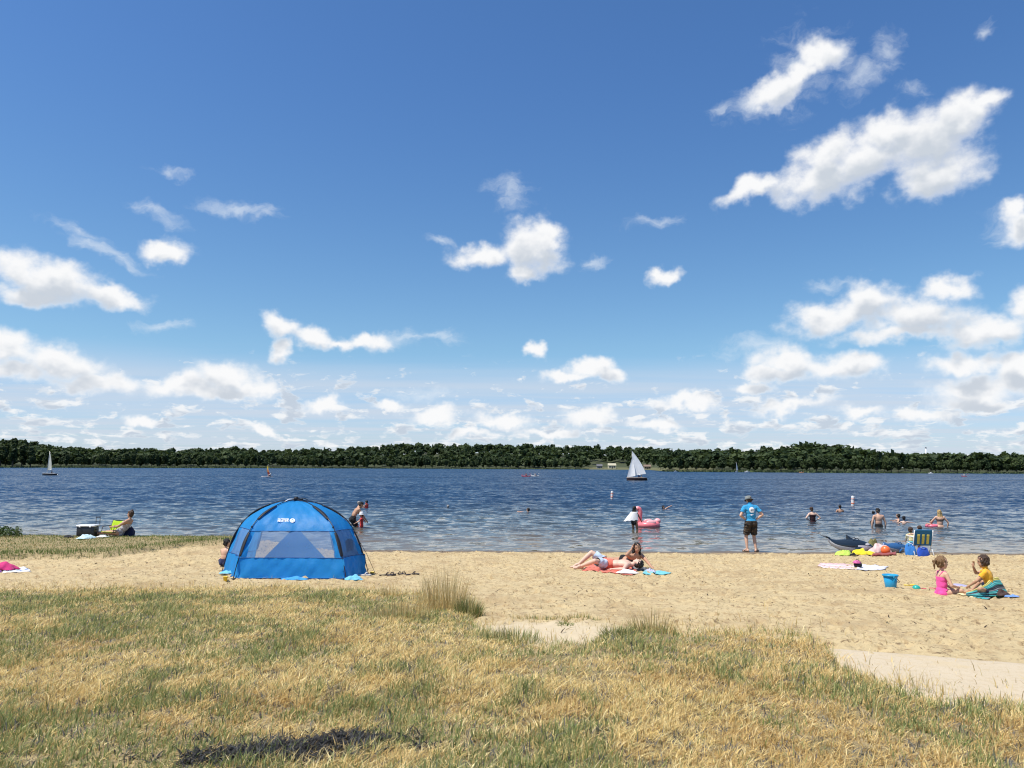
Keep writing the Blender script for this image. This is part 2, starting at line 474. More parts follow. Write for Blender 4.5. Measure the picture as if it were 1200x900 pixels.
def ground_material():
    m = bpy.data.materials.new('sand_and_turf'); m.use_nodes = True
    t = m.node_tree; b = NB(t); p = t.nodes['Principled BSDF']
    co = b.n('ShaderNodeTexCoord').outputs['Object']
    at_ = b.n('ShaderNodeAttribute'); at_.attribute_name = 'turf'
    n1 = b.noise(co, 0.7, 4, 0.6); n2 = b.noise(co, 9.0, 6, 0.65); n3 = b.noise(co, 60.0, 4, 0.7); n4 = b.noise(co, 3.2, 5, 0.6); n6 = b.noise(co, 17.0, 5, 0.7)
    sand = b.mix(n1, (0.49, 0.380, 0.205), (0.56, 0.440, 0.245))
    sand = b.mix(b.m('MULTIPLY', b.smooth(n2, 0.50, 0.66), 0.75), sand, (0.36, 0.245, 0.12))
    sand = b.mix(b.m('MULTIPLY', b.smooth(n6, 0.56, 0.62), 0.85), sand, (0.17, 0.115, 0.06))
    sand = b.mix(b.m('MULTIPLY', b.smooth(n4, 0.54, 0.66), 0.42), sand, (0.35, 0.24, 0.125))
    sand = b.mix(b.m('MULTIPLY', b.smooth(n3, 0.60, 0.70), 0.6), sand, (0.68, 0.56, 0.36))
    n7 = b.noise(co, 1.1, 5, 0.68)
    sand = b.mix(b.m('MULTIPLY', b.smooth(n7, 0.50, 0.63), 0.55), sand, (0.36, 0.255, 0.135))
    pale = b.n('ShaderNodeAttribute'); pale.attribute_name = 'pale'
    sand = b.mix(b.m('MULTIPLY', pale.outputs['Fac'], 0.8), sand, b.mix(n2, (0.58, 0.475, 0.315), (0.66, 0.55, 0.38)))
    x, y, z = b.sep(co)
    wet = b.smooth(b.m('ADD', z, b.m('MULTIPLY', b.m('SUBTRACT', n4, 0.5), 0.06)), 0.070, 0.022)
    sand = b.mix(wet, sand, (0.17, 0.115, 0.06))
    n5 = b.noise(co, 26.0, 5, 0.7)
    th = b.mix(b.smooth(n5, 0.3, 0.7), (0.22, 0.165, 0.085), (0.44, 0.345, 0.18))
    th = b.mix(b.m('MULTIPLY', b.smooth(n4, 0.45, 0.65), 0.5), th, (0.14, 0.13, 0.05))
    b.put(p.inputs['Base Color'], b.mix(at_.outputs['Fac'], sand, th))
    b.put(p.inputs['Roughness'], b.m('SUBTRACT', 0.95, b.m('MULTIPLY', wet, 0.55)))
    p.inputs['Specular IOR Level'].default_value = 0.25
    bn = b.n('ShaderNodeBump'); bn.inputs['Strength'].default_value = 0.9; bn.inputs['Distance'].default_value = 0.03
    b.put(bn.inputs['Height'], b.m('ADD', n2, b.m('MULTIPLY', n3, 0.35)))
    b.put(p.inputs['Normal'], bn.outputs[0])
    return m
ground = obj_np('ground', np.stack([GX, GY, GZ], -1).reshape(-1, 3), [gf], ground_material(), smooth=True)
set_float(ground.data, 'turf', turf.ravel())
set_float(ground.data, 'pale', (sstep(1.25 - bare + 0.5 * fbm(GX * 2, GY * 2, 3, 55), 0.0, 0.5)).ravel())
tag(ground, kind='structure', label='pale trodden beach sand with dry turf behind and lake bed beyond')

# ---- concrete path beside the lawn on the right
def path_material():
    m = bpy.data.materials.new('worn_concrete'); m.use_nodes = True
    t = m.node_tree; b = NB(t); p = t.nodes['Principled BSDF']
    co = b.n('ShaderNodeTexCoord').outputs['Object']
    n1 = b.noise(co, 1.1, 5, 0.6); n2 = b.noise(co, 14.0, 5, 0.7); n3 = b.noise(co, 90.0, 3, 0.7)
    c = b.mix(n1, (0.50, 0.41, 0.275), (0.58, 0.48, 0.335))
    c = b.mix(b.m('MULTIPLY', b.smooth(n2, 0.48, 0.66), 0.6), c, (0.47, 0.365, 0.22))
    x_, y_, z_ = b.sep(co)
    n8 = b.noise(co, 0.9, 5, 0.65)
    c = b.mix(b.m('MULTIPLY', b.smooth(n8, 0.50, 0.62), 0.75), c, (0.53, 0.41, 0.23))
    c = b.mix(b.m('MULTIPLY', b.smooth(n3, 0.58, 0.68), 0.6), c, (0.22, 0.18, 0.13))
    b.put(p.inputs['Base Color'], c); p.inputs['Roughness'].default_value = 0.92
    bn = b.n('ShaderNodeBump'); bn.inputs['Strength'].default_value = 0.4; bn.inputs['Distance'].default_value = 0.01
    b.put(bn.inputs['Height'], b.m('ADD', n2, n3)); b.put(p.inputs['Normal'], bn.outputs[0])
    return m
pa = at(968, 760); pb = at(1200, 778)
pdir = Vector((pb.x - pa.x, pb.y - pa.y)).normalized()
pv, pf = [], []
NU, NV = 90, 26
for j in range(NV + 1):
    for i in range(NU + 1):
        u = i / NU * 11.0 - 0.25; w = j / NV * 2.7
        x = pa.x + pdir.x * u + pdir.y * w; y = pa.y + pdir.y * u - pdir.x * w
        edge = min(w + 0.03, u + 0.25 + 0.06)
        e_n = 0.05 * float(fbm(x * 3, y * 3, 3, 71))
        pv.append((x, y, float(g0(x, y)) + 0.022 - 0.05 * float(sstep(0.14 - edge + e_n, 0.0, 0.14)) - 0.07 * float(sstep(turf_margin(np.array([x]), np.array([y]))[0], 0.02, 0.25))))
for j in range(NV):
    for i in range(NU):
        a = j * (NU + 1) + i
        pf.append((a, a + 1, a + NU + 2, a + NU + 1))
path = obj_np('path', pv, [np.array(pf)], path_material(), smooth=True)
tag(path, kind='structure', label='worn pale concrete path at the edge of the lawn')

# ================================================================== the lake
def water_material():
    m = bpy.data.materials.new('lake_water'); m.use_nodes = True
    t = m.node_tree; b = NB(t); p = t.nodes['Principled BSDF']
    co = b.n('ShaderNodeTexCoord').outputs['Object']
    dep = b.n('ShaderNodeAttribute'); dep.attribute_name = 'depth'
    d = dep.outputs['Fac']
    n1 = b.noise(co, 0.12, 4, 0.6)
    dd = b.m('ADD', d, b.m('MULTIPLY', b.m('SUBTRACT', n1, 0.5), 0.35))
    c = b.mix(b.smooth(dd, 0.0, 0.55), (0.150, 0.112, 0.060), (0.045, 0.060, 0.062))
    c = b.mix(b.smooth(dd, 0.4, 1.9), c, (0.010, 0.028, 0.058))
    b.put(p.inputs['Base Color'], c)
    p.inputs['Roughness'].default_value = 0.06
    p.inputs['IOR'].default_value = 1.333
    p.inputs['Specular IOR Level'].default_value = 0.5
    x, y, z = b.sep(co)
    calm = b.smooth(d, 0.0, 0.45, 0.45, 1.0)
    gust = b.smooth(b.noise(b.v('MULTIPLY', co, (0.5, 1.4, 1.0)), 0.05, 3, 0.6), 0.3, 0.7, 0.82, 1.16)
    # wavelets: slopes of several sizes, crests lying across the wind
    sl = None
    for (scale, amp, det) in ((3.3, 0.68, 2), (1.4, 0.68, 2), (0.50, 0.22, 1)):
        nz = b.v('SUBTRACT', b.noise(b.v('MULTIPLY', co, (0.75, 1.0, 1.0)), scale, det, 0.55, col=True), (0.5, 0.5, 0.5))
        nz = b.v('MULTIPLY', nz, (amp * 0.6, amp, 0.0))
        sl = nz if sl is None else b.v('ADD', sl, nz)
    # wind waves run in towards this shore, so their steep fronts face it
    sl = b.v('ADD', sl, b.comb(0.0, b.smooth(y, 24.0, 62.0, -0.05, -0.19), 0.0))
    sl = b.v('SCALE', sl, scale=b.m('MULTIPLY', calm, gust))
    nrm = b.n('ShaderNodeNewGeometry').outputs['Normal']
    b.put(p.inputs['Normal'], b.v('NORMALIZE', b.v('ADD', nrm, sl)))
    b.put(p.inputs['Roughness'], b.smooth(y, 60.0, 260.0, 0.06, 0.16))
    b.put(p.inputs['Specular IOR Level'], 0.42)
    return m
WATER = water_material()
rows = [23.4]
st = 0.075
while rows[-1] < 170:
    rows.append(rows[-1] + st); st *= 1.0115
rows = np.array(rows)
ncol = 510
U = np.linspace(-0.86, 0.86, ncol)
WX = U[None, :] * rows[:, None]; WY = np.repeat(rows[:, None], ncol, 1)
depth = -g0(WX, WY)
WZ = np.zeros_like(WX)
wr = np.random.default_rng(8)
cell = rows * (1.72 / ncol)
for k in range(46):
    lam = 0.40 * (5.5 ** (k / 45.0)) * wr.uniform(0.9, 1.1)
    th = wr.normal(0, 0.55) - math.pi / 2 + 0.25
    kx, ky = 2 * math.pi / lam * math.cos(th), 2 * math.pi / lam * math.sin(th)
    amp = 0.0036 * lam ** 0.35
    att = np.clip((lam / np.maximum(cell, np.gradient(rows)) - 3.0) / 3.0, 0, 1)[:, None]
    ph = kx * WX + ky * WY + wr.uniform(0, 6.28) + 1.2 * pn(WX * 0.13 + k * 7, WY * 0.13, 3)
    s_ = np.sin(ph)
    WZ += att * amp * (s_ + 0.25 * np.cos(2 * ph) * (s_ > 0))
gustm = 0.65 + 0.7 * np.clip(0.5 + 1.1 * fbm(WX * 0.05, WY * 0.09, 3, 91), 0, 1)
WZ *= gustm * (0.22 + 0.78 * sstep(depth, 0.02, 0.7))
wi = np.arange(WZ.size).reshape(WZ.shape)
wf = np.stack([wi[:-1, :-1], wi[:-1, 1:], wi[1:, 1:], wi[1:, :-1]], -1).reshape(-1, 4)
wv = np.stack([WX, WY, WZ], -1).reshape(-1, 3)
# outer sheet: sides and far water, joined on
ex = np.array([-9000, -3000, -1200, -600, -300, -150.0]); ys = np.array([170, 240, 340, 480, 700, 1000, 2000, 5000, 9000.0])
far_x = np.linspace(-0.86, 0.86, 30)
fv = []
for y_ in ys:
    for u_ in np.concatenate([[-9, -3, -1.6], far_x, [1.6, 3, 9]]): fv.append((u_ * y_, y_, 0.0))
fv = np.array(fv); nc = 36
fi = np.arange(len(fv)).reshape(-1, nc) + len(wv)
ff = np.stack([fi[:-1, :-1], fi[:-1, 1:], fi[1:, 1:], fi[1:, :-1]], -1).reshape(-1, 4)
sv, sf = [], []
o_ = len(wv) + len(fv)
for sgn in (-1, 1):
    k0 = len(sv)
    for y_ in (23.4, 40, 80, 170):
        for m_ in (0.86, 1.6, 3, 9): sv.append((sgn * m_ * y_, y_, 0.0))
    for a in range(3):
        for c_ in range(3):
            q = [o_ + k0 + a * 4 + c_, o_ + k0 + a * 4 + c_ + 1, o_ + k0 + a * 4 + c_ + 5, o_ + k0 + a * 4 + c_ + 4]
            sf.append(q if sgn > 0 else q[::-1])
allv = np.concatenate([wv, fv, np.array(sv)])
lake = obj_np('lake_water', allv, [wf, ff, np.array(sf)], WATER, smooth=True)
set_float(lake.data, 'depth', np.clip(np.concatenate([depth.ravel(), np.full(len(fv), 3.0), np.clip(-g0(np.array(sv)[:, 0], np.array(sv)[:, 1]), 0, 3)]), 0, 3))
tag(lake, kind='structure', label='rippled dark blue lake water')
lake_rows, lake_U, lake_Z = rows, U, WZ
def water_z(x, y):
    j = int(np.clip(np.searchsorted(rows, y), 0, len(rows) - 1)); i = int(np.clip(np.searchsorted(U, x / y), 0, ncol - 1))
    return float(WZ[j, i])

# ================================================================== the far shore
HORPX = lambda px: 546.4 + (px - 600) * 0.0047
SHORE = [(-500, 560), (0, 540), (150, 590), (300, 660), (500, 740), (690, 730), (762, 690), (778, 450), (850, 440), (1000, 405), (1200, 415), (1700, 440)]
SKYL = [(-500, 24), (0, 28.5), (25, 29), (44, 25), (60, 20), (80, 18.5), (150, 18.5), (200, 18), (240, 18), (280, 20), (330, 19), (370, 19), (400, 21), (440, 23), (500, 26), (560, 26.5), (620, 26), (700, 25), (760, 23.5), (800, 23), (830, 22), (870, 23), (920, 27.5), (960, 29.5), (1000, 27.5), (1030, 19), (1045, 18), (1100, 19), (1150, 19), (1200, 18), (1700, 18)]
def tan_az(px): return (px - 600) / FPX / math.cos(R(6.12)) * 0.997
_sa = [tan_az(p) for p, _ in SHORE]; _sd = [d for _, d in SHORE]
_ka = [tan_az(p) for p, _ in SKYL]; _ks = [d for _, d in SKYL]
def shore_y(ta): return np.interp(ta, _sa, _sd)
def hill(ta, r):
    """ground height behind the far shore; ta = x / y, r = y"""
    D0 = shore_y(ta); S = np.interp(ta, _ka, _ks)
    top = np.maximum(S * (D0 + 190) / FPX + 2.6 - 12.2, 0.8)
    return -0.8 + 1.5 * sstep(r, D0 - 4, D0 + 6) + (top - 0.2) * sstep(r, D0 + 14, D0 + 185)
ta_ = np.linspace(-3.0, 3.0, 420)
rr = np.array([-30, -6, -2, 2, 6, 14, 30, 60, 100, 150, 190, 260, 400, 800, 2000, 6000.0])
TA, RR = np.meshgrid(ta_, rr)
YY = shore_y(TA) + RR
HZ = hill(TA, YY) + np.where(RR > 5, 0.8 * fbm(TA * 60, RR * 0.02, 3, 77), 0)
HZ = HZ - 40 * sstep(RR, 400, 6000)
hi_ = np.arange(HZ.size).reshape(HZ.shape)
hf = np.stack([hi_[:-1, :-1], hi_[:-1, 1:], hi_[1:, 1:], hi_[1:, :-1]], -1).reshape(-1, 4)
def meadow_material():
    m = bpy.data.materials.new('meadow_floor'); m.use_nodes = True
    t = m.node_tree; b = NB(t); p = t.nodes['Principled BSDF']
    co = b.n('ShaderNodeTexCoord').outputs['Object']; x, y, z = b.sep(co)
    c = b.mix(b.noise(co, 0.05, 4, 0.6), (0.030, 0.040, 0.014), (0.055, 0.066, 0.022))
    lawn_ = b.mix(b.noise(co, 0.12, 4, 0.6), (0.15, 0.135, 0.06), (0.07, 0.085, 0.03))
    f = b.m('MULTIPLY', b.m('MULTIPLY', b.smooth(x, 68.0, 76.0), b.smooth(x, 137.0, 128.0)), b.smooth(z, 2.6, 1.6))
    b.put(p.inputs['Base Color'], b.mix(f, c, lawn_)); p.inputs['Roughness'].default_value = 0.95
    return m
far_ground = obj_np('far_shore_hills', np.stack([TA * YY, YY, HZ], -1).reshape(-1, 3), [hf], meadow_material(), smooth=True)
tag(far_ground, kind='structure', label='low wooded hills behind the far shore')

# ---- foliage
def leaf_material(name, c1, c2, c3):
    m = bpy.data.materials.new(name); m.use_nodes = True
    t = m.node_tree; b = NB(t); p = t.nodes['Principled BSDF']
    co = b.n('ShaderNodeTexCoord').outputs['Object']
    inf = b.n('ShaderNodeObjectInfo').outputs['Random']
    gm = b.n('ShaderNodeNewGeometry').outputs['Random Per Island']
    tint = b.n('ShaderNodeAttribute'); tint.attribute_name = 'tint'
    r_ = b.m('FRACT', b.m('ADD', inf, tint.outputs['Fac']))
    c = b.mix(r_, c1, c2)
    c = b.mix(b.m('MULTIPLY', gm, 0.55), c, c3)
    c = b.mix(b.m('MULTIPLY', b.noise(co, 0.6, 3, 0.6), 0.5), c, c1)
    b.put(p.inputs['Base Color'], c); p.inputs['Roughness'].default_value = 0.65
    p.inputs['Specular IOR Level'].default_value = 0.2
    tr = b.n('ShaderNodeBsdfTranslucent'); b.put(tr.inputs['Color'], b.mix(0.4, c, (0.10, 0.14, 0.02)))
    mx = b.n('ShaderNodeMixShader'); mx.inputs[0].default_value = 0.22
    t.links.new(p.outputs[0], mx.inputs[1]); t.links.new(tr.outputs[0], mx.inputs[2])
    t.links.new(mx.outputs[0], t.nodes['Material Output'].inputs[0])
    return m
LEAF = leaf_material('tree_leaves', (0.020, 0.038, 0.016), (0.082, 0.108, 0.030), (0.062, 0.095, 0.036))
BARK = pm('tree_bark', (0.085, 0.068, 0.05), 0.9, 0.3, 3.0)

def crown_cards(n, r_, rx, rz, zc, lobes, size):
    """leaf clumps spread over and through an uneven crown"""
    cs = []
    for k in range(lobes):
        th = r_.uniform(0, 2 * np.pi); q = r_.uniform(0.15, 0.62)
        cs.append((math.cos(th) * rx * q, math.sin(th) * rx * q, zc + rz * r_.uniform(-0.62, 0.60), r_.uniform(0.36, 0.62)))
    cs.append((0, 0, zc, 0.66)); cs.append((0, 0, zc + 0.5 * rz, 0.46))
    cs = np.array(cs)
    pick = r_.integers(0, len(cs), n)
    d = r_.normal(0, 1, (n, 3)); d /= np.linalg.norm(d, axis=1)[:, None]
    rad = r_.uniform(0.78, 1.04, n)[:, None]
    c = cs[pick]
    pos = c[:, :3] + d * rad * c[:, 3:4] * np.array([rx, rx, rz * 0.85])
    nrm = d + r_.normal(0, 0.55, (n, 3)); nrm[:, 2] += 0.35; nrm /= np.linalg.norm(nrm, axis=1)[:, None]
    t1 = np.cross(nrm, r_.normal(0, 1, (n, 3))); t1 /= np.linalg.norm(t1, axis=1)[:, None]
    t2 = np.cross(nrm, t1)
    s = size * r_.uniform(0.55, 1.25, n)[:, None]
    v = np.stack([pos - t1 * s, pos - t2 * s * 0.7, pos + t1 * s, pos + t2 * s * 0.7], 1).reshape(-1, 3)
    return v, np.arange(n * 4).reshape(-1, 4)

def trunk_mesh(r_, h, spread):
    v, f = [], []
    def limb(p0, p1, r0, r1, seg=6):
        d = (p1 - p0).normalized(); a = d.orthogonal().normalized(); b = d.cross(a)
        k = len(v)
        for (p, rad) in ((p0, r0), (p1, r1)):
            for i in range(seg):
                t = 2 * math.pi * i / seg
                v.append(p + (a * math.cos(t) + b * math.sin(t)) * rad)
        for i in range(seg): f.append((k + i, k + (i + 1) % seg, k + seg + (i + 1) % seg, k + seg + i))
    top = Vector((r_.normal(0, .2), r_.normal(0, .2), h))
    limb(Vector((0, 0, -0.8)), top * 0.5, 0.34, 0.24); limb(top * 0.5, top, 0.24, 0.08)
    for i in range(6):
        th = r_.uniform(0, 6.28); q = r_.uniform(0.4, 0.8)
        p = top * q
        limb(p, p + Vector((math.cos(th) * spread, math.sin(th) * spread, r_.uniform(0.8, 2.4))), 0.12, 0.03)
    return np.array([tuple(a) for a in v]), np.array(f)

tree_meshes = []
for k in range(9):
    r_ = np.random.default_rng(100 + k)
    rx = [3.6, 4.4, 3.0, 4.0, 2.6, 4.8, 3.4, 3.9, 2.2][k]; rz = [4.6, 4.3, 5.0, 4.9, 5.2, 4.6, 4.2, 5.1, 5.4][k]
    v, f = crown_cards(760, r_, rx, rz, 6.6, 7, 0.78)
    low = v[:, 2] < 0.6; v[low, 2] = 0.6 + 0.1 * r_.uniform(0, 1, low.sum())
    cm = mesh_np('crown', v, [f], [LEAF])
    v, f = trunk_mesh(r_, 9.0, rx * 0.6)
    tmh = mesh_np('trunk', v, [f], [BARK])
    tree_meshes.append((cm, tmh))
def shore_tree(px, back, height, kind, label, group, wide=1.0):
    ta = tan_az(px); y = float(shore_y(ta)) + back
    cmm, tmm = tree_meshes[kind]
    s = height / 12.0
    root = empty('shore_tree', (ta * y, y, float(hill(ta, y)) - 0.1), random.uniform(0, 6.28))
    root.scale = (s * wide, s * wide, s)
    tag(root, label, 'tree', group)
    link(bpy.data.objects.new('crown', cmm), root)
    link(bpy.data.objects.new('trunk', tmm), root)
    return root
# the tall clump where the shore begins on the left
for (px, back, h) in ((-28, 8, 15.5), (-10, 3, 16.0), (6, 8, 17.0), (20, 3, 17.6), (31, 9, 17.2), (41, 4, 15.6), (12, 16, 17.5)):
    shore_tree(px, back, h, random.randrange(9), 'tall dark tree in the highest clump of the far shore, beside a pale-sailed boat', 'trees in the tall clump')
shore_tree(58.5, 7, 12.8, 8, 'slim bluish tree just past the tall clump on the far shore', None, 0.85)
px = 66.0
while px < 1235:
    D0 = float(shore_y(tan_az(px)))
    clearing = 688 < px < 766
    hgt = random.uniform(7.4, 12.6) if px < 772 else random.uniform(5.2, 9.4)
    if 905 < px < 1030: hgt *= 1.12
    step = random.uniform(6.5, 10.5) * (1.15 if px > 772 else 0.95)
    if not clearing:
        lab = 'broadleaf tree in the front row of the far wood, west of the lawn clearing' if px < 772 else 'broadleaf tree in the front row on the nearer wooded point, past the lawn clearing'
        shore_tree(px, random.uniform(4, 13), hgt, random.randrange(9), lab, 'front trees along the far shore' if px < 772 else 'front trees on the wooded point', random.uniform(0.85, 1.1) * (1.0 if px < 772 else 1.15))
    elif random.random() < 0.45:
        shore_tree(px, random.uniform(26, 40), random.uniform(6, 9), random.randrange(9), 'small tree standing in the lawn clearing of the far shore', 'trees in the clearing')
    px += step
# the wood behind them
def wood():
    r_ = np.random.default_rng(77)
    protos = [crown_cards(98, np.random.default_rng(300 + k), 3.9, 4.4, 6.4, 6, 1.6) for k in range(8)]
    V, F, T = [], [], []
    n = 0; off = 0
    for rowi, (b0, b1, num) in enumerate(((12, 28, 330), (28, 60, 430), (60, 100, 430), (100, 150, 520), (150, 205, 800), (205, 260, 240))):
        for i in range(num):
            ta = -1.0 + 2.0 * (i + r_.uniform(-0.5, 0.5)) / num
            y = float(shore_y(ta)) + r_.uniform(b0, b1)
            pxx = 600 + ta * FPX * math.cos(R(6.12))
            if 684 < pxx < 768 and b0 < 60: continue
            v, f = protos[r_.integers(0, 8)]
            s = (r_.uniform(0.62, 1.22) if r_.uniform() < 0.8 else r_.uniform(1.15, 1.38)) * (0.92 if pxx < 772 else 0.80)
            a = r_.uniform(0, 6.28)
            ca, sa_ = math.cos(a), math.sin(a)
            w = r_.uniform(0.95, 1.25)
            vv = np.stack([(v[:, 0] * ca - v[:, 1] * sa_) * s * w + ta * y, (v[:, 0] * sa_ + v[:, 1] * ca) * s * w + y, v[:, 2] * s + float(hill(ta, y)) - 0.2], -1)
            V.append(vv); F.append(f + off); off += len(v); T.append(np.full(len(v), r_.uniform(0, 1)))
    o = obj_np('far_wood', np.concatenate(V), [np.concatenate(F)], LEAF)
    set_float(o.data, 'tint', np.concatenate(T))
    return tag(o, 'dense dark green wood covering the hills behind the far shore', 'wood', kind='stuff')
wood()
# reeds and lawn along the waterline
def reeds():
    r_ = np.random.default_rng(12)
    V, F = [], []; off = 0
    for (p0, p1, hh) in ((60, 320, 1.5), (320, 690, 0.9), (775, 832, 0.8), (832, 1028, 1.3), (1028, 1300, 0.7), (-150, 60, 1.2)):
        n = int((p1 - p0) * 9)
        px = r_.uniform(p0, p1, n); ta = np.array([tan_az(p) for p in px])
        y = shore_y(ta) + r_.uniform(-2.5, 3.5, n)
        x = ta * y; h = hh * r_.uniform(0.5, 1.2, n); w = r_.uniform(0.25, 0.7, n)
        z0 = np.maximum(hill(ta, y), -0.2) - 0.1
        dx_ = r_.normal(0, 0.3, n)
        v = np.stack([np.stack([x - w, y, z0], -1), np.stack([x + w, y + r_.normal(0, .3, n), z0], -1), np.stack([x + dx_, y + dx_, z0 + h], -1)], 1).reshape(-1, 3)
        V.append(v); F.append(np.arange(n * 3).reshape(-1, 3) + off); off += n * 3
    o = obj_np('shore_reeds', np.concatenate(V), [np.concatenate(F)], pm('reed_green', (0.075, 0.105, 0.035), 0.8, 0.3, 0.1))
    return tag(o, 'low green reeds lining the far waterline', 'reeds', kind='stuff')
reeds()

# ================================================================== dry lawn
def blade_material():
    m = bpy.data.materials.new('grass_blades'); m.use_nodes = True
    t = m.node_tree; b = NB(t); p = t.nodes['Principled BSDF']
    c = b.n('ShaderNodeAttribute'); c.attribute_name = 'blade'
    b.put(p.inputs['Base Color'], c.outputs['Color'])
    p.inputs['Roughness'].default_value = 0.6
    p.inputs['Specular IOR Level'].default_value = 0.25
    tr = b.n('ShaderNodeBsdfTranslucent'); b.put(tr.inputs['Color'], c.outputs['Color'])
    mx = b.n('ShaderNodeMixShader'); mx.inputs[0].default_value = 0.33
    t.links.new(p.outputs[0], mx.inputs[1]); t.links.new(tr.outputs[0], mx.inputs[2])
    t.links.new(mx.outputs[0], t.nodes['Material Output'].inputs[0])
    return m
BLADE = blade_material()
STRAW = np.array([[0.83, 0.67, 0.31], [0.78, 0.60, 0.25], [0.88, 0.75, 0.40], [0.70, 0.51, 0.20], [0.54, 0.37, 0.15]])
GREEN = np.array([[0.24, 0.29, 0.085], [0.31, 0.35, 0.13], [0.18, 0.235, 0.07], [0.38, 0.39, 0.16], [0.27, 0.31, 0.13]])

def blades(x, y, z, h, w, lean, head, col, curl=0.5):
    """curved blades: 5 points each. lean = sideways reach as a share of h, head = its compass direction"""
    n = len(x)
    dxy = np.stack([np.cos(head), np.sin(head)], -1)
    side = np.stack([-dxy[:, 1], dxy[:, 0]], -1)
    tw = rng.uniform(-1.2, 1.2, n)
    sd_ = side * np.cos(tw)[:, None] + dxy * np.sin(tw)[:, None]
    b0 = np.stack([x, y, z - 0.012], -1)
    up = np.sqrt(np.clip(1 - np.clip(lean, 0, 0.97) ** 2, 0.05, 1))
    mid = b0 + np.concatenate([dxy * (h * lean * 0.38)[:, None], (h * up * 0.56)[:, None]], 1)
    tip = b0 + np.concatenate([dxy * (h * lean)[:, None], (h * up * (1 - 0.25 * curl * lean))[:, None]], 1)
    s0 = np.concatenate([sd_ * (w * 0.5)[:, None], np.zeros((n, 1))], 1)
    V = np.stack([b0 - s0, b0 + s0, mid - s0 * 0.8, mid + s0 * 0.8, tip], 1).reshape(-1, 3)
    k = np.arange(n)[:, None] * 5
    Q = np.concatenate([k, k + 1, k + 3, k + 2], 1); T = np.concatenate([k + 2, k + 3, k + 4], 1)
    C = np.repeat(col, 5, 0)
    return V, Q, T, C

def grass_object(name, parts, parent=None):
    Vs, Qs, Ts, Cs = [], [], [], []; o = 0
    for (V, Q, T, C) in parts:
        Vs.append(V); Qs.append(Q + o); Ts.append(T + o); Cs.append(C); o += len(V)
    me = mesh_np(name, np.concatenate(Vs), [np.concatenate(Qs), np.concatenate(Ts)], [BLADE])
    set_color(me, 'blade', np.concatenate(Cs))
    o = link(bpy.data.objects.new(name, me), parent)
    if parent is not None: o['kind'] = 'stuff'
    return o

shadow_c = [at(330, 894), at(398, 882), at(255, 897), at(422, 876)]
def painted_shadow(x, y):  # mask of a shadow on the lawn, painted by darkening and thinning the blades
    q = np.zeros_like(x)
    for i, c in enumerate(shadow_c):
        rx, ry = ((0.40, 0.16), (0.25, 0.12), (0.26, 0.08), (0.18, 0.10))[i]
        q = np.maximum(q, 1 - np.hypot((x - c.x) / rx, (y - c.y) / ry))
    return q + 0.8 * fbm(x * 7, y * 7, 3, 15)

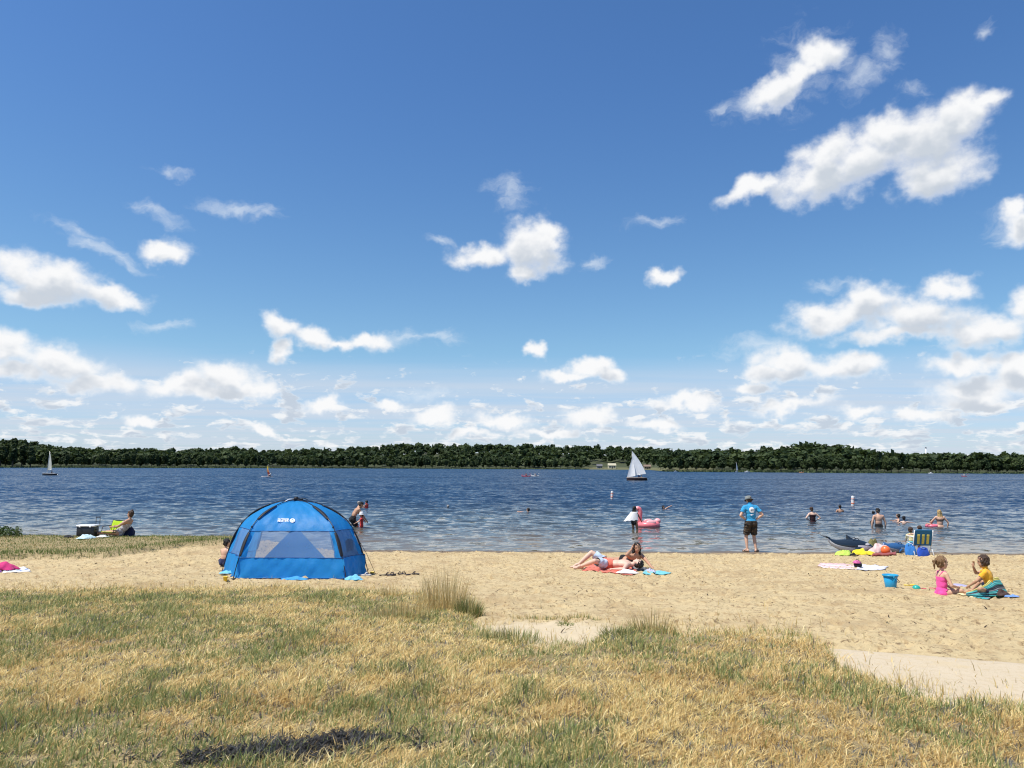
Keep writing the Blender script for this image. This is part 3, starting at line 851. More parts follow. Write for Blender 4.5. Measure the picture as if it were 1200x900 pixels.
def lawn():
    parts = []
    n = 1400000
    y = np.sqrt(rng.uniform(3.5 ** 2, 12.6 ** 2, n)); x = rng.uniform(-0.76, 0.76, n) * y
    thin_ = rng.uniform(0, 1, n) < np.interp(y, [3.5, 5.5, 8, 12], [1.0, 0.85, 0.52, 0.36])
    x, y = x[thin_], y[thin_]
    k = np.hypot(x, y) < np.interp(np.arctan2(x, y), _ea, _er) + 0.7
    x, y = x[k], y[k]; n = len(x)
    mg = turf_margin(x, y)
    dens = sstep(mg, -0.25, 0.5) * (0.55 + 0.45 * sstep(mg, 0.3, 1.4))
    patchy = fbm(x * 0.8, y * 0.8, 4, 101)
    dens *= 0.62 + 0.38 * sstep(patchy, -0.35, 0.25)
    ch = painted_shadow(x, y)
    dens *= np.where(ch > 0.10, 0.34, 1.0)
    keep = rng.uniform(0, 1, n) < dens
    x, y, mg, patchy, ch = x[keep], y[keep], mg[keep], patchy[keep], ch[keep]
    n = len(x); z = surf(x, y)
    px = 600 + 900 * x / y
    gb = 1.25 * fbm(x * 0.55 + 3, y * 0.55, 4, 111) + 0.9 * fbm(x * 2.2, y * 2.2, 3, 117)
    gb += 0.30 * np.exp(-((y - 8.1) / 1.5) ** 2) * sstep(-px, -620, -420)           # greener belt across the left half
    gb += 0.22 * np.exp(-((mg - 0.5) / 0.5) ** 2) * sstep(px, 560, 640)              # and along the edge by the path
    gb -= 0.22 * sstep(px, 720, 900) * sstep(mg, 0.5, 1.2) + 0.30 * sstep(-mg, -0.5, 0.1) * sstep(-px, -560, -480)
    pg = np.clip(0.215 + 1.0 * gb, 0.04, 0.64)
    isg = rng.uniform(0, 1, n) < pg
    cs = STRAW[rng.integers(0, 5, n)] * rng.uniform(0.72, 1.18, (n, 1))
    brown = sstep(fbm(x * 0.9, y * 0.9, 3, 121) + 0.35 * sstep(px, 650, 950), 0.05, 0.55)[:, None]
    cs = cs * (1 - brown * np.array([0.12, 0.18, 0.24]))
    cg = GREEN[rng.integers(0, 5, n)] * rng.uniform(0.7, 1.25, (n, 1))
    col = np.where(isg[:, None], cg, cs)
    shadowed = (ch > 0.10)[:, None]
    col = np.where(shadowed & (rng.uniform(0, 1, (n, 1)) < 0.55), np.array([[0.10, 0.10, 0.095]]) * rng.uniform(0.5, 2.2, (n, 1)), col)  # shadow put into the blade colour as dark grey
    flat = rng.uniform(0, 1, n) < np.where(isg, 0.14, 0.62)                          # dead blades lie over
    h = np.where(isg, rng.uniform(0.04, 0.10, n), np.where(flat, rng.uniform(0.06, 0.135, n), rng.uniform(0.03, 0.085, n))) * (0.8 + 0.5 * sstep(patchy, -0.2, 0.5))
    lean = np.where(flat, rng.uniform(0.80, 0.97, n), rng.uniform(0.10, 0.78, n))
    head = np.where(rng.uniform(0, 1, n) < 0.35, rng.normal(0.3, 0.7, n), rng.uniform(0, 6.283, n))
    w = rng.uniform(0.0032, 0.0070, n) * np.interp(y, [3, 8, 12], [1.0, 1.45, 1.8])
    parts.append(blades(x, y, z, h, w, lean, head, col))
    # dark flat blades that fill out the painted shadow patch
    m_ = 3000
    c = [shadow_c[k] for k in rng.integers(0, 4, m_)]
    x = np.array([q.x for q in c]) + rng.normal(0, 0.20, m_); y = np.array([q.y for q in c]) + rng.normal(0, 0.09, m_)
    k = painted_shadow(x, y) > 0.06
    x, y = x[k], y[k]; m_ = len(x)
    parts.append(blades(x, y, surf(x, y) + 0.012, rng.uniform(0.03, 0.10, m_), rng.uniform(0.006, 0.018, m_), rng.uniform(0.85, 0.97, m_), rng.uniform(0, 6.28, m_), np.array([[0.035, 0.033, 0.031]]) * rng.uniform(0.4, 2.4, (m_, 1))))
    # a scatter of taller seeding stalks
    m_ = 5200
    y = 3.0 + 8.6 * np.sqrt(rng.uniform(0, 1, m_)); x = rng.uniform(-0.78, 0.78, m_) * y
    k = (turf_margin(x, y) > 0.05) & (fbm(x * 0.7, y * 0.7, 3, 131) > -0.05) & (painted_shadow(x, y) < 0.1)
    x, y = x[k], y[k]; m_ = len(x)
    parts.append(blades(x, y, surf(x, y), rng.uniform(0.10, 0.22, m_), np.full(m_, 0.0032), rng.uniform(0.1, 0.6, m_), rng.normal(0.4, 1.2, m_), STRAW[rng.integers(0, 5, m_)] * rng.uniform(0.6, 1.1, (m_, 1))))
    # short rough along the front lip, where the lawn ends
    e_n = 20000
    a = rng.uniform(-0.72, 0.70, e_n); r0 = np.interp(a, _ea, _er) + rng.normal(0, 0.16, e_n)
    x = np.sin(a) * r0; y = np.cos(a) * r0
    pxx = 600 + 900 * x / y
    lip = rng.uniform(0, 1, e_n) < np.interp(pxx, [0, 300, 480, 540, 700, 780, 1000, 1200], [0.35, 0.4, 0.6, 0.8, 0.8, 0.8, 0.8, 0.6]) * sstep(fbm(x * 1.9, y * 1.9, 3, 161), -0.42, 0.35)
    x, y, pxx = x[lip], y[lip], pxx[lip]; e_n = len(x)
    gg = rng.uniform(0, 1, e_n) < np.interp(pxx, [0, 480, 560, 720, 800, 960, 1000, 1200], [0.08, 0.15, 0.5, 0.5, 0.28, 0.42, 0.25, 0.15])
    col = np.where(gg[:, None], GREEN[rng.integers(0, 5, e_n)] * rng.uniform(0.7, 1.2, (e_n, 1)), STRAW[rng.integers(0, 5, e_n)] * rng.uniform(0.7, 1.15, (e_n, 1)))
    parts.append(blades(x, y, surf(x, y), rng.uniform(0.04, 0.135, e_n), rng.uniform(0.004, 0.007, e_n), rng.uniform(0.2, 0.92, e_n), rng.uniform(0, 6.28, e_n), col))
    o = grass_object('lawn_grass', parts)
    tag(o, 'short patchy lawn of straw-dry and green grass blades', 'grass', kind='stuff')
    return n
print('lawn blades', lawn())

def bank_grass():
    n = 70000
    x = rng.uniform(-26, -7.3, n); y = rng.uniform(17, 23.6, n)
    k = (bank_margin(x, y) > rng.uniform(-0.12, 0.15, n)) & (np.abs(x) < y * 0.86)
    x, y = x[k], y[k]; n = len(x); bmg = bank_margin(x, y)
    lip = y - bank_front(x)
    pg = 0.80 + 0.4 * fbm(x * 0.5, y * 0.8, 3, 141) - 0.30 * np.exp(-((lip - 1.7) / 0.6) ** 2) * sstep(-x, 9.5, 11.5) + 0.35 * np.exp(-(lip / 0.6) ** 2)
    isg = rng.uniform(0, 1, n) < pg
    col = np.where(isg[:, None], GREEN[rng.integers(0, 5, n)] * np.array([[0.72, 0.86, 0.6]]) * rng.uniform(0.5, 1.05, (n, 1)), STRAW[rng.integers(0, 5, n)] * rng.uniform(0.6, 1.0, (n, 1)))
    h = rng.uniform(0.03, 0.075, n) * (1 + 1.9 * np.exp(-(lip / 0.45) ** 2))
    o = grass_object('bank_grass', [blades(x, y, surf(x, y), h, rng.uniform(0.007, 0.013, n), rng.uniform(0.1, 0.75, n), rng.uniform(0, 6.28, n), col)])
    tag(o, 'green and straw grass covering the low bank by the water', 'grass', kind='stuff')
bank_grass()

def tuft(px, py, n, h, spread, green, label, group=None, stalks=0, lean=(0.05, 0.45), name='grass_tuft', hv=0.45, w=0.006, sq=1.0):
    c = at(px, py)
    root = empty(name, (c.x, c.y, float(surf(c.x, c.y))))
    tag(root, label, 'grass tuft', group)
    def mk(n, hlo, hhi, cols, wd, ln):
        a = rng.uniform(0, 6.28, n); r_ = spread * np.sqrt(rng.uniform(0, 1, n))
        x = np.cos(a) * r_; y = np.sin(a) * r_ * sq
        z = surf(x + c.x, y + c.y) - root.location.z
        le = rng.uniform(ln[0], ln[1], n) * (0.35 + 0.65 * r_ / spread)
        hd = a + rng.normal(0, 0.5, n)
        hh = rng.uniform(hlo, hhi, n) * (1.0 - 0.35 * (r_ / spread) ** 2)
        return blades(x, y, z, hh, np.full(n, wd) * rng.uniform(0.7, 1.2, n), le, hd, cols)
    ng = int(n * green)
    if ng: grass_object('green_blades', [mk(ng, h * hv * 0.5, h * hv, GREEN[rng.integers(0, 5, ng)] * rng.uniform(0.55, 1.1, (ng, 1)), w, (lean[0], lean[1] + 0.25))], root)
    nd = n - ng
    if nd: grass_object('dry_blades', [mk(nd, h * hv, h, STRAW[rng.integers(0, 5, nd)] * rng.uniform(0.55, 1.05, (nd, 1)), w * 0.8, lean)], root)
    if stalks: grass_object('seed_stalks', [mk(stalks, h * 0.8, h * 1.15, STRAW[rng.integers(1, 5, stalks)] * rng.uniform(0.6, 0.95, (stalks, 1)), 0.0035, lean)], root)
    return root
tuft(520, 716, 330, 0.62, 0.30, 0.06, 'tall straw-coloured clump of grass at the lawn edge by the tent', stalks=240, lean=(0.03, 0.50), hv=0.30, w=0.0055)
tuft(549, 723, 620, 0.34, 0.15, 0.75, 'dark green grass clump at the foot of the tall straw-coloured clump', lean=(0.1, 0.6), hv=0.9)
tuft(458, 702, 160, 0.20, 0.16, 0.3, 'small brown grass tuft on the sand between the tent and the tall straw clump', stalks=40)
tuft(470, 728, 500, 0.30, 0.35, 0.3, 'pale feathery grass tuft on the lawn in front of the tall straw clump', stalks=60, lean=(0.1, 0.6))
tuft(600, 752, 420, 0.20, 0.30, 0.85, 'fresh green grass tuft on the near rim of the bare sand hollow', lean=(0.1, 0.7), hv=0.9)
tuft(722, 748, 330, 0.20, 0.17, 0.9, 'green grass tuft at the right rim of the bare sand hollow', lean=(0.2, 0.75), hv=0.9)
tuft(662, 732, 90, 0.07, 0.10, 1.0, 'small flat green weed growing in the bare sand hollow', lean=(0.5, 0.95), hv=1.0, w=0.012, name='weed')
tuft(630, 726, 260, 0.10, 0.36, 0.5, 'low grass fringe along the far rim of the bare sand hollow, by the flat weed', lean=(0.2, 0.8), hv=0.9, sq=0.45)
tuft(675, 726, 240, 0.11, 0.30, 0.6, 'low grass fringe along the far rim of the bare sand hollow, under the sunbathers', lean=(0.2, 0.8), hv=0.9, sq=0.45)
tuft(765, 745, 260, 0.34, 0.28, 0.35, 'thin tuft with long leaning seed stalks beside the green rim of the hollow', stalks=26, lean=(0.2, 0.7), hv=0.5, sq=0.6)
for i, (tx, ty, hh, nst) in enumerate(((1062, 812, 0.24, 14), (1096, 818, 0.22, 12), (1040, 806, 0.15, 8))):
    tuft(tx, ty, 60, hh, 0.14, 0.5, 'sparse wiry tuft with long stalks on the lawn edge against the concrete path', 'wiry tufts along the path', stalks=nst, lean=(0.15, 0.7), hv=0.4)
tuft(1143, 830, 70, 0.16, 0.10, 0.3, 'small dark wiry tuft where the lawn edge meets the concrete path, past the long-stalked tufts', stalks=10, lean=(0.15, 0.7), hv=0.5)

# bits of twig, straw and bark strewn over the sand
def litter():
    n = 2600
    y = np.sqrt(rng.uniform(7.5 ** 2, 23.8 ** 2, n)); x = rng.uniform(-0.72, 0.74, n) * y
    k = (turf_margin(x, y) < -0.1) & (bank_margin(x, y) < 0) & (fbm(x * 0.6, y * 0.6, 3, 171) > rng.uniform(-0.5, 0.35, n))
    x, y = x[k], y[k]; n = len(x)
    dark = rng.uniform(0, 1, (n, 1)) < 0.6
    col = np.where(dark, np.array([[0.055, 0.036, 0.022]]) * rng.uniform(0.5, 1.8, (n, 1)), np.array([[0.45, 0.34, 0.17]]) * rng.uniform(0.6, 1.1, (n, 1)))
    p1 = blades(x, y, surf(x, y) + 0.018, rng.uniform(0.03, 0.13, n), rng.uniform(0.008, 0.022, n), rng.uniform(0.93, 0.97, n), rng.uniform(0, 6.28, n), col)
    m_ = 5200                                                      # blown straw close to the lawn
    a = rng.uniform(-0.72, 0.66, m_); r0 = np.interp(a, _ea, _er) + np.abs(rng.normal(0, 0.8, m_)) + 0.05
    x = np.sin(a) * r0; y = np.cos(a) * r0
    k = (rng.uniform(0, 1, m_) < np.where(np.tan(a) < -0.02, 0.9, 0.30)); x, y = x[k], y[k]; m_ = len(x)
    p2 = blades(x, y, surf(x, y) + 0.004, rng.uniform(0.04, 0.16, m_), rng.uniform(0.004, 0.008, m_), rng.uniform(0.3, 0.97, m_), rng.uniform(0, 6.28, m_), STRAW[rng.integers(0, 5, m_)] * rng.uniform(0.55, 1.05, (m_, 1)))
    o = grass_object('beach_litter', [p1, p2])
    tag(o, 'scattered twigs, bark bits and loose straw on the sand', 'litter', kind='stuff')
litter()

# weeds at the left end of the bank
def bush(px, py, n, h, rx, label):
    c = at(px, py)
    root = empty('bank_weed', (c.x, c.y, float(surf(c.x, c.y))))
    tag(root, label, 'weed')
    r_ = np.random.default_rng(n)
    a = r_.uniform(0, 6.28, n); q = np.sqrt(r_.uniform(0, 1, n)) * rx
    top = h * (1 - (q / rx) ** 2 * 0.6)
    pos = np.stack([np.cos(a) * q, np.sin(a) * q * 0.7, top * r_.uniform(0.15, 1, n)], -1)
    d = r_.normal(0, 1, (n, 3)); d[:, 2] += 0.6; d /= np.linalg.norm(d, axis=1)[:, None]
    t1 = np.cross(d, r_.normal(0, 1, (n, 3))); t1 /= np.linalg.norm(t1, axis=1)[:, None]; t2 = np.cross(d, t1)
    s = r_.uniform(0.025, 0.055, n)[:, None]
    v = np.stack([pos - t1 * s, pos - t2 * s * 0.45, pos + t1 * s, pos + t2 * s * 0.45], 1).reshape(-1, 3)
    obj_np('leaves', v, [np.arange(n * 4).reshape(-1, 4)], pm('weed_leaf', (0.07, 0.115, 0.03), 0.6, 0.35, 9.0, trans=0.2), root)
    m_ = 26
    a = r_.uniform(0, 6.28, m_); q = r_.uniform(0, rx * 0.9, m_)
    grass_object('stems', [blades(np.cos(a) * q, np.sin(a) * q * 0.7, np.zeros(m_), r_.uniform(0.6, 1.0, m_) * h, np.full(m_, 0.01), r_.uniform(0.05, 0.3, m_), a, GREEN[r_.integers(0, 5, m_)] * 0.8)], root)
bush(0, 633, 520, 0.30, 0.42, 'broad leafy green weed growing on the grassy bank by the water')
bush(21, 633, 50, 0.38, 0.10, 'thin spindly green weed standing beside the broad leafy weed on the bank')

# ================================================================== shape helpers
def V3(*a): return Vector(a)
class MB:
    """collects primitives into one mesh"""
    def __init__(s): s.v = []; s.f = []; s.mi = []
    def add(s, v, f, mi=0):
        k = len(s.v); s.v += [tuple(p) for p in v]; s.f += [tuple(i + k for i in q) for q in f]; s.mi += [mi] * len(f)
    def tube(s, pts, rad, seg=8, cap=True, mi=0, flat=1.0, up=None):
        pts = [Vector(p) for p in pts]; n = len(pts)
        if not hasattr(rad, '__len__'): rad = [rad] * n
        v, f = [], []; a = None
        for i, p in enumerate(pts):
            t = (pts[min(i + 1, n - 1)] - pts[max(i - 1, 0)]).normalized()
            if a is None:
                a = (Vector(up) if up is not None else t.orthogonal())
            a = (a - t * a.dot(t)).normalized(); b = t.cross(a)
            for k in range(seg):
                q = 2 * math.pi * k / seg
                v.append(p + a * math.cos(q) * rad[i] * flat + b * math.sin(q) * rad[i])
        for i in range(n - 1):
            for k in range(seg):
                f.append((i * seg + k, i * seg + (k + 1) % seg, (i + 1) * seg + (k + 1) % seg, (i + 1) * seg + k))
        if cap:
            f.append(tuple(range(seg))[::-1]); f.append(tuple((n - 1) * seg + k for k in range(seg)))
        s.add(v, f, mi); return s
    def ball(s, c, r, seg=14, ring=9, mi=0, frame=None):
        c = Vector(c); r = (r, r, r) if not hasattr(r, '__len__') else r
        v = [Vector((0, 0, r[2]))]; f = []
        for j in range(1, ring):
            t = math.pi * j / ring
            for k in range(seg):
                q = 2 * math.pi * k / seg
                v.append(Vector((r[0] * math.sin(t) * math.cos(q), r[1] * math.sin(t) * math.sin(q), r[2] * math.cos(t))))
        v.append(Vector((0, 0, -r[2])))
        for k in range(seg): f.append((0, 1 + k, 1 + (k + 1) % seg))
        for j in range(ring - 2):
            for k in range(seg):
                a = 1 + j * seg
                f.append((a + k, a + seg + k, a + seg + (k + 1) % seg, a + (k + 1) % seg))
        e = len(v) - 1; a = 1 + (ring - 2) * seg
        for k in range(seg): f.append((a + k, e, a + (k + 1) % seg))
        s.add([(frame @ p if frame else p) + c for p in v], f, mi); return s
    def cone(s, p0, r0, p1, r1, seg=12, mi=0):
        """round cone: tapered limb with ball ends"""
        p0 = Vector(p0); p1 = Vector(p1)
        s.tube([p0, p1], [r0, r1], seg, True, mi); s.ball(p0, r0, seg, 8, mi); s.ball(p1, r1, seg, 8, mi); return s
    def box(s, c, size, rot=None, mi=0):
        c = Vector(c); hx, hy, hz = [q / 2 for q in size]
        v = [Vector((sx * hx, sy * hy, sz * hz)) for sz in (-1, 1) for sy in (-1, 1) for sx in (-1, 1)]
        f = [(0, 2, 3, 1), (4, 5, 7, 6), (0, 1, 5, 4), (2, 6, 7, 3), (0, 4, 6, 2), (1, 3, 7, 5)]
        s.add([(rot @ p if rot else p) + c for p in v], f, mi); return s
    def lathe(s, prof, seg=20, c=(0, 0, 0), mi=0, frame=None):
        c = Vector(c); v, f = [], []
        for (r_, z) in prof:
            for k in range(seg):
                q = 2 * math.pi * k / seg
                p = Vector((r_ * math.cos(q), r_ * math.sin(q), z)); v.append((frame @ p if frame else p) + c)
        for i in range(len(prof) - 1):
            for k in range(seg):
                f.append((i * seg + k, i * seg + (k + 1) % seg, (i + 1) * seg + (k + 1) % seg, (i + 1) * seg + k))
        s.add(v, f, mi); return s
    def sheet(s, grid, mi=0):
        ny_, nx_ = len(grid), len(grid[0])
        v = [p for row in grid for p in row]
        f = [(j * nx_ + i, j * nx_ + i + 1, (j + 1) * nx_ + i + 1, (j + 1) * nx_ + i) for j in range(ny_ - 1) for i in range(nx_ - 1)]
        s.add(v, f, mi); return s
    def build(s, name, mats, parent=None, smooth=True, bevel=0, solid=0, subsurf=0, remesh=0, relax=0):
        mats = mats if isinstance(mats, (list, tuple)) else [mats]
        me = bpy.data.meshes.new(name)
        me.from_pydata(s.v, [], s.f)
        for m in mats: me.materials.append(m)
        if len(mats) > 1: me.polygons.foreach_set('material_index', s.mi)
        o = bpy.data.objects.new(name, me)
        if remesh or solid or bevel or subsurf:
            if solid: md = o.modifiers.new('s', 'SOLIDIFY'); md.thickness = solid; md.offset = 0
            if bevel: md = o.modifiers.new('b', 'BEVEL'); md.width = bevel; md.segments = 2; md.limit_method = 'ANGLE'
            if remesh: md = o.modifiers.new('r', 'REMESH'); md.mode = 'VOXEL'; md.voxel_size = remesh
            if relax: md = o.modifiers.new('m', 'SMOOTH'); md.factor = 0.5; md.iterations = relax
            if subsurf: md = o.modifiers.new('u', 'SUBSURF'); md.levels = md.render_levels = subsurf
            COL.objects.link(o)
            dg = bpy.context.evaluated_depsgraph_get(); dg.update()
            m2 = bpy.data.meshes.new_from_object(o.evaluated_get(dg))
            o.modifiers.clear(); o.data = m2; bpy.data.meshes.remove(me); m2.name = name; me = m2
            COL.objects.unlink(o)
            if not len(me.materials):
                for m in mats: me.materials.append(m)
        me.polygons.foreach_set('use_smooth', np.full(len(me.polygons), smooth, dtype=bool))
        me.update()
        return link(o, parent)

def cloth_mat(name, c, var=0.14, trans=0.0): return pm('cloth_' + name, c, 0.85, var, 22.0, 0.25, 120.0, 0.2, sheen=0.15, trans=trans)
def plastic(name, c, rough=0.35): return pm('plastic_' + name, c, rough, 0.06, 6.0, 0.05, 30.0, 0.5)
def skin(name, c): return pm('skin_' + name, c, 0.52, 0.10, 14.0, 0.1, 90.0, 0.35)
def hair_mat(name, c): return pm('hair_' + name, c, 0.5, 0.35, 40.0, 0.6, 160.0, 0.4)
SK_LIGHT = skin('light', (0.60, 0.36, 0.245)); SK_TAN = skin('tan', (0.47, 0.265, 0.165)); SK_BROWN = skin('brown', (0.34, 0.185, 0.11)); SK_PALE = skin('pale', (0.66, 0.44, 0.33))
H_BLACK = hair_mat('black', (0.012, 0.010, 0.009)); H_BROWN = hair_mat('brown', (0.055, 0.03, 0.018)); H_DBLOND = hair_mat('dark_blond', (0.20, 0.115, 0.05)); H_BLOND = hair_mat('blond', (0.45, 0.30, 0.12)); H_GREY = hair_mat('grey', (0.30, 0.28, 0.26))
EYE_M = pm('eye_dark', (0.02, 0.015, 0.012), 0.2, 0.05); LIP_M = pm('lip', (0.34, 0.13, 0.11), 0.5, 0.05)

def two_bone(a, t, l1, l2, hint):
    d = t - a; L = d.length
    if L > (l1 + l2) * 0.998: t = a + d.normalized() * (l1 + l2) * 0.998; d = t - a; L = d.length
    if L < abs(l1 - l2) * 1.02 + 1e-4: L = abs(l1 - l2) * 1.02 + 1e-4
    u = d.normalized(); x = (l1 * l1 - l2 * l2 + L * L) / (2 * L)
    h = math.sqrt(max(l1 * l1 - x * x, 0))
    w = hint - u * hint.dot(u)
    w = w.normalized() if w.length > 1e-4 else u.orthogonal().normalized()
    return a + u * x + w * h, t

class Body:
    """one continuous figure; local axes: x = its right, y = forward, z = up, origin between the feet on what carries it"""
    def __init__(s, H, loc, yaw, pose, skin_m, label, voxel=0.011, child=0.0, female=False, build=1.0, group=None, hands=True, fat=1.0):
        s.H = H; P = pose; mb = MB(); s.seg = []; s.child = child; s.female = female
        hh = H * (0.132 + 0.050 * child)                        # head height
        Lt = H * (0.290 - 0.006 * child)
        th_l, sh_l = H * (0.245 - 0.018 * child), H * (0.235 - 0.022 * child)
        ua_l, fa_l = H * (0.168 - 0.006 * child), H * (0.146 - 0.006 * child)
        w = build; k = H
        stand = th_l + sh_l + 0.045 * H
        p = Vector(P.get('P', (0, 0, stand + 0.005 * H)))
        U = Vector(P.get('U', (0, 0, 1))).normalized(); F = Vector(P.get('F', (0, 1, 0)))
        F = (F - U * F.dot(U)).normalized(); Rt = F.cross(U)
        U2 = Vector(P.get('U2', tuple(U))).normalized(); F2 = Vector(P.get('F2', tuple(F))); F2 = (F2 - U2 * F2.dot(U2)).normalized(); R2 = F2.cross(U2)
        M = p + U * (Lt * 0.42); N = M + U2 * (Lt * 0.58)
        hu = Vector(P.get('hu', tuple(U2))).normalized(); hf = Vector(P.get('hf', tuple(F2))); hf = (hf - hu * hf.dot(hu)).normalized(); hr = hf.cross(hu)
        FT = Matrix((Rt, F, U)).transposed(); FC = Matrix((R2, F2, U2)).transposed(); FH = Matrix((hr, hf, hu)).transposed()
        shw = k * (0.100 if female else 0.110) * (1 - 0.10 * child) * (0.5 + 0.5 * w)
        hpw = k * (0.055 if female else 0.050)
        # torso
        mb.ball(p + U * 0.01 * k, (k * 0.092 * w * (1.07 if female else 1.0), k * 0.066 * w, k * 0.075), 18, 12, frame=FT)
        mb.ball(p - F * k * 0.022 - U * k * 0.025 + Rt * hpw * 0.8, k * 0.052 * w); mb.ball(p - F * k * 0.022 - U * k * 0.025 - Rt * hpw * 0.8, k * 0.052 * w)
        mb.ball(M - U * 0.01 * k, (k * (0.074 if female else 0.084) * w * fat, k * 0.058 * w * fat, k * 0.10), 18, 12, frame=FT)
        ch = M + U2 * (Lt * 0.27)
        mb.ball(ch, (k * 0.092 * w, k * 0.064 * w, k * 0.105), 18, 12, frame=FC)
        if female:
            for q in (-1, 1): mb.ball(ch + F2 * k * 0.045 + R2 * q * k * 0.038 + U2 * 0.002 * k, k * 0.033)
        S = {}
        for q, nm in ((-1, 'L'), (1, 'R')):
            S[nm] = N - U2 * k * 0.034 + R2 * (q * shw)
            mb.cone(N - U2 * k * 0.012, k * 0.033, S[nm], k * 0.031 * w)
            mb.cone(ch + R2 * (q * k * 0.045) + U2 * k * 0.02, k * 0.052 * w, S[nm] - R2 * (q * 0.012 * k), k * 0.034 * w)
        neck_top = N + hu * k * 0.040
        mb.cone(N - U2 * k * 0.01, k * (0.031 if not female else 0.028), neck_top, k * (0.029 if not female else 0.026))
        s.seg += [('pelvis', p - U * 0.04 * k, p + U * 0.04 * k, 0.085 * k), ('belly', p + U * 0.05 * k, M + U * 0.0 * k, 0.078 * k), ('chest', M + U2 * 0.02 * k, N - U2 * 0.02 * k, 0.085 * k), ('neck', N, neck_top, 0.03 * k)]
        # head
        hc = neck_top + hu * (hh * 0.46) + hf * hh * 0.07
        s.hc, s.hh, s.FH, s.hu, s.hf, s.hr = hc, hh, FH, hu, hf, hr
        mb.ball(hc + hu * hh * 0.10 - hf * hh * 0.04, (hh * 0.345, hh * 0.415, hh * 0.385), 20, 14, frame=FH)
        mb.ball(hc - hu * hh * 0.20 + hf * hh * 0.10, (hh * 0.255, hh * 0.27, hh * 0.26), 18, 12, frame=FH)
        mb.ball(hc - hu * hh * 0.40 + hf * hh * 0.22, (hh * 0.12, hh * 0.10, hh * 0.085), 12, 8, frame=FH)
        mb.cone(hc + hu * hh * 0.03 + hf * hh * 0.33, hh * 0.035, hc - hu * hh * 0.12 + hf * hh * 0.42, hh * 0.055)
        for q in (-1, 1):
            mb.ball(hc + hr * (q * hh * 0.335) - hf * hh * 0.03 - hu * hh * 0.03, (hh * 0.045, hh * 0.075, hh * 0.12), 10, 8, frame=FH)
        s.seg.append(('head', hc - hu * hh * 0.15, hc + hu * hh * 0.15, hh * 0.33))
        # arms
        s.hand = {}
        for q, nm in ((-1, 'L'), (1, 'R')):
            t = Vector(P.get('hand' + nm, tuple(S[nm] + Rt * (q * 0.05 * k) - Vector((0, 0, 1)) * (ua_l + fa_l) * 0.97)))
            e, t = two_bone(S[nm], t, ua_l, fa_l, Vector(P.get('elb' + nm, tuple(-F2 + R2 * q * 0.5))))
            mb.cone(S[nm], k * 0.0300 * w, S[nm].lerp(e, 0.45), k * 0.0275 * w); mb.cone(S[nm].lerp(e, 0.45), k * 0.0275 * w, e, k * 0.0215 * w)
            mb.cone(e, k * 0.0225 * w, e.lerp(t, 0.3), k * 0.0235 * w); mb.cone(e.lerp(t, 0.3), k * 0.0235 * w, t, k * 0.0148)
            s.seg += [('uarm' + nm, S[nm], e, 0.028 * k), ('farm' + nm, e, t, 0.02 * k)]
            fd = Vector(P.get('fing' + nm, tuple((t - e).normalized()))).normalized()
            pn_ = Vector(P.get('palm' + nm, tuple(-R2 * q)))
            pn_ = (pn_ - fd * pn_.dot(fd)); pn_ = pn_.normalized() if pn_.length > 1e-3 else fd.orthogonal().normalized()
            sw = fd.cross(pn_) * (-q)                              # thumb side
            hl = k * 0.100
            curl = P.get('curl' + nm, 0.35)
            pc = t + fd * hl * 0.26
            FP = Matrix((sw, fd, pn_)).transposed()
            mb.ball(pc, (hl * 0.215, hl * 0.30, hl * 0.115), 12, 8, frame=FP)
            if hands:
                for i, (off, ln) in enumerate(((0.150, 0.42), (0.052, 0.47), (-0.048, 0.43), (-0.145, 0.34))):
                    b0 = pc + sw * (off * hl) + fd * hl * 0.24
                    d1 = (fd + pn_ * curl * 0.6 + sw * off * 0.5).normalized(); d2 = (fd * (1 - curl * 0.6) + pn_ * curl * 1.3).normalized()
                    b1 = b0 + d1 * hl * ln * 0.5; b2 = b1 + d2 * hl * ln * 0.5
                    mb.cone(b0, hl * 0.052, b1, hl * 0.048, 8); mb.cone(b1, hl * 0.048, b2, hl * 0.040, 8)
                b0 = pc + sw * hl * 0.15 - fd * hl * 0.12
                d1 = (sw * 0.75 + fd * 0.7 + pn_ * 0.25).normalized(); b1 = b0 + d1 * hl * 0.24
                mb.cone(b0, hl * 0.065, b1, hl * 0.055, 8); mb.cone(b1, hl * 0.055, b1 + (fd + sw * 0.2 + pn_ * curl * 0.6).normalized() * hl * 0.2, hl * 0.045, 8)
            s.seg.append(('hand' + nm, t, t + fd * hl, 0.02 * k)); s.hand[nm] = t + fd * hl * 0.5
        # legs
        for q, nm in ((-1, 'L'), (1, 'R')):
            h0 = p + Rt * (q * hpw) - U * 0.025 * k
            t = Vector(P.get('foot' + nm, (q * 0.065 * k, 0, 0.045 * k)))
            kn, t = two_bone(h0, t, th_l, sh_l, Vector(P.get('knee' + nm, tuple(F + Rt * q * 0.12))))
            mb.cone(h0, k * 0.054 * w, h0.lerp(kn, 0.5), k * 0.044 * w); mb.cone(h0.lerp(kn, 0.5), k * 0.044 * w, kn, k * 0.031 * w)
            back = (p + (h0 - p)) * 0
            mb.cone(kn, k * 0.031 * w, kn.lerp(t, 0.32), k * 0.0325 * w); mb.cone(kn.lerp(t, 0.32), k * 0.0325 * w, t, k * 0.0195)
            s.seg += [('thigh' + nm, h0, kn, 0.046 * k), ('shin' + nm, kn, t, 0.028 * k)]
            fd = Vector(P.get('toe' + nm, (q * 0.22, 1, 0))).normalized()
            sole = Vector(P.get('sole' + nm, (0, 0, -1))); sole = (sole - fd * sole.dot(fd)).normalized()
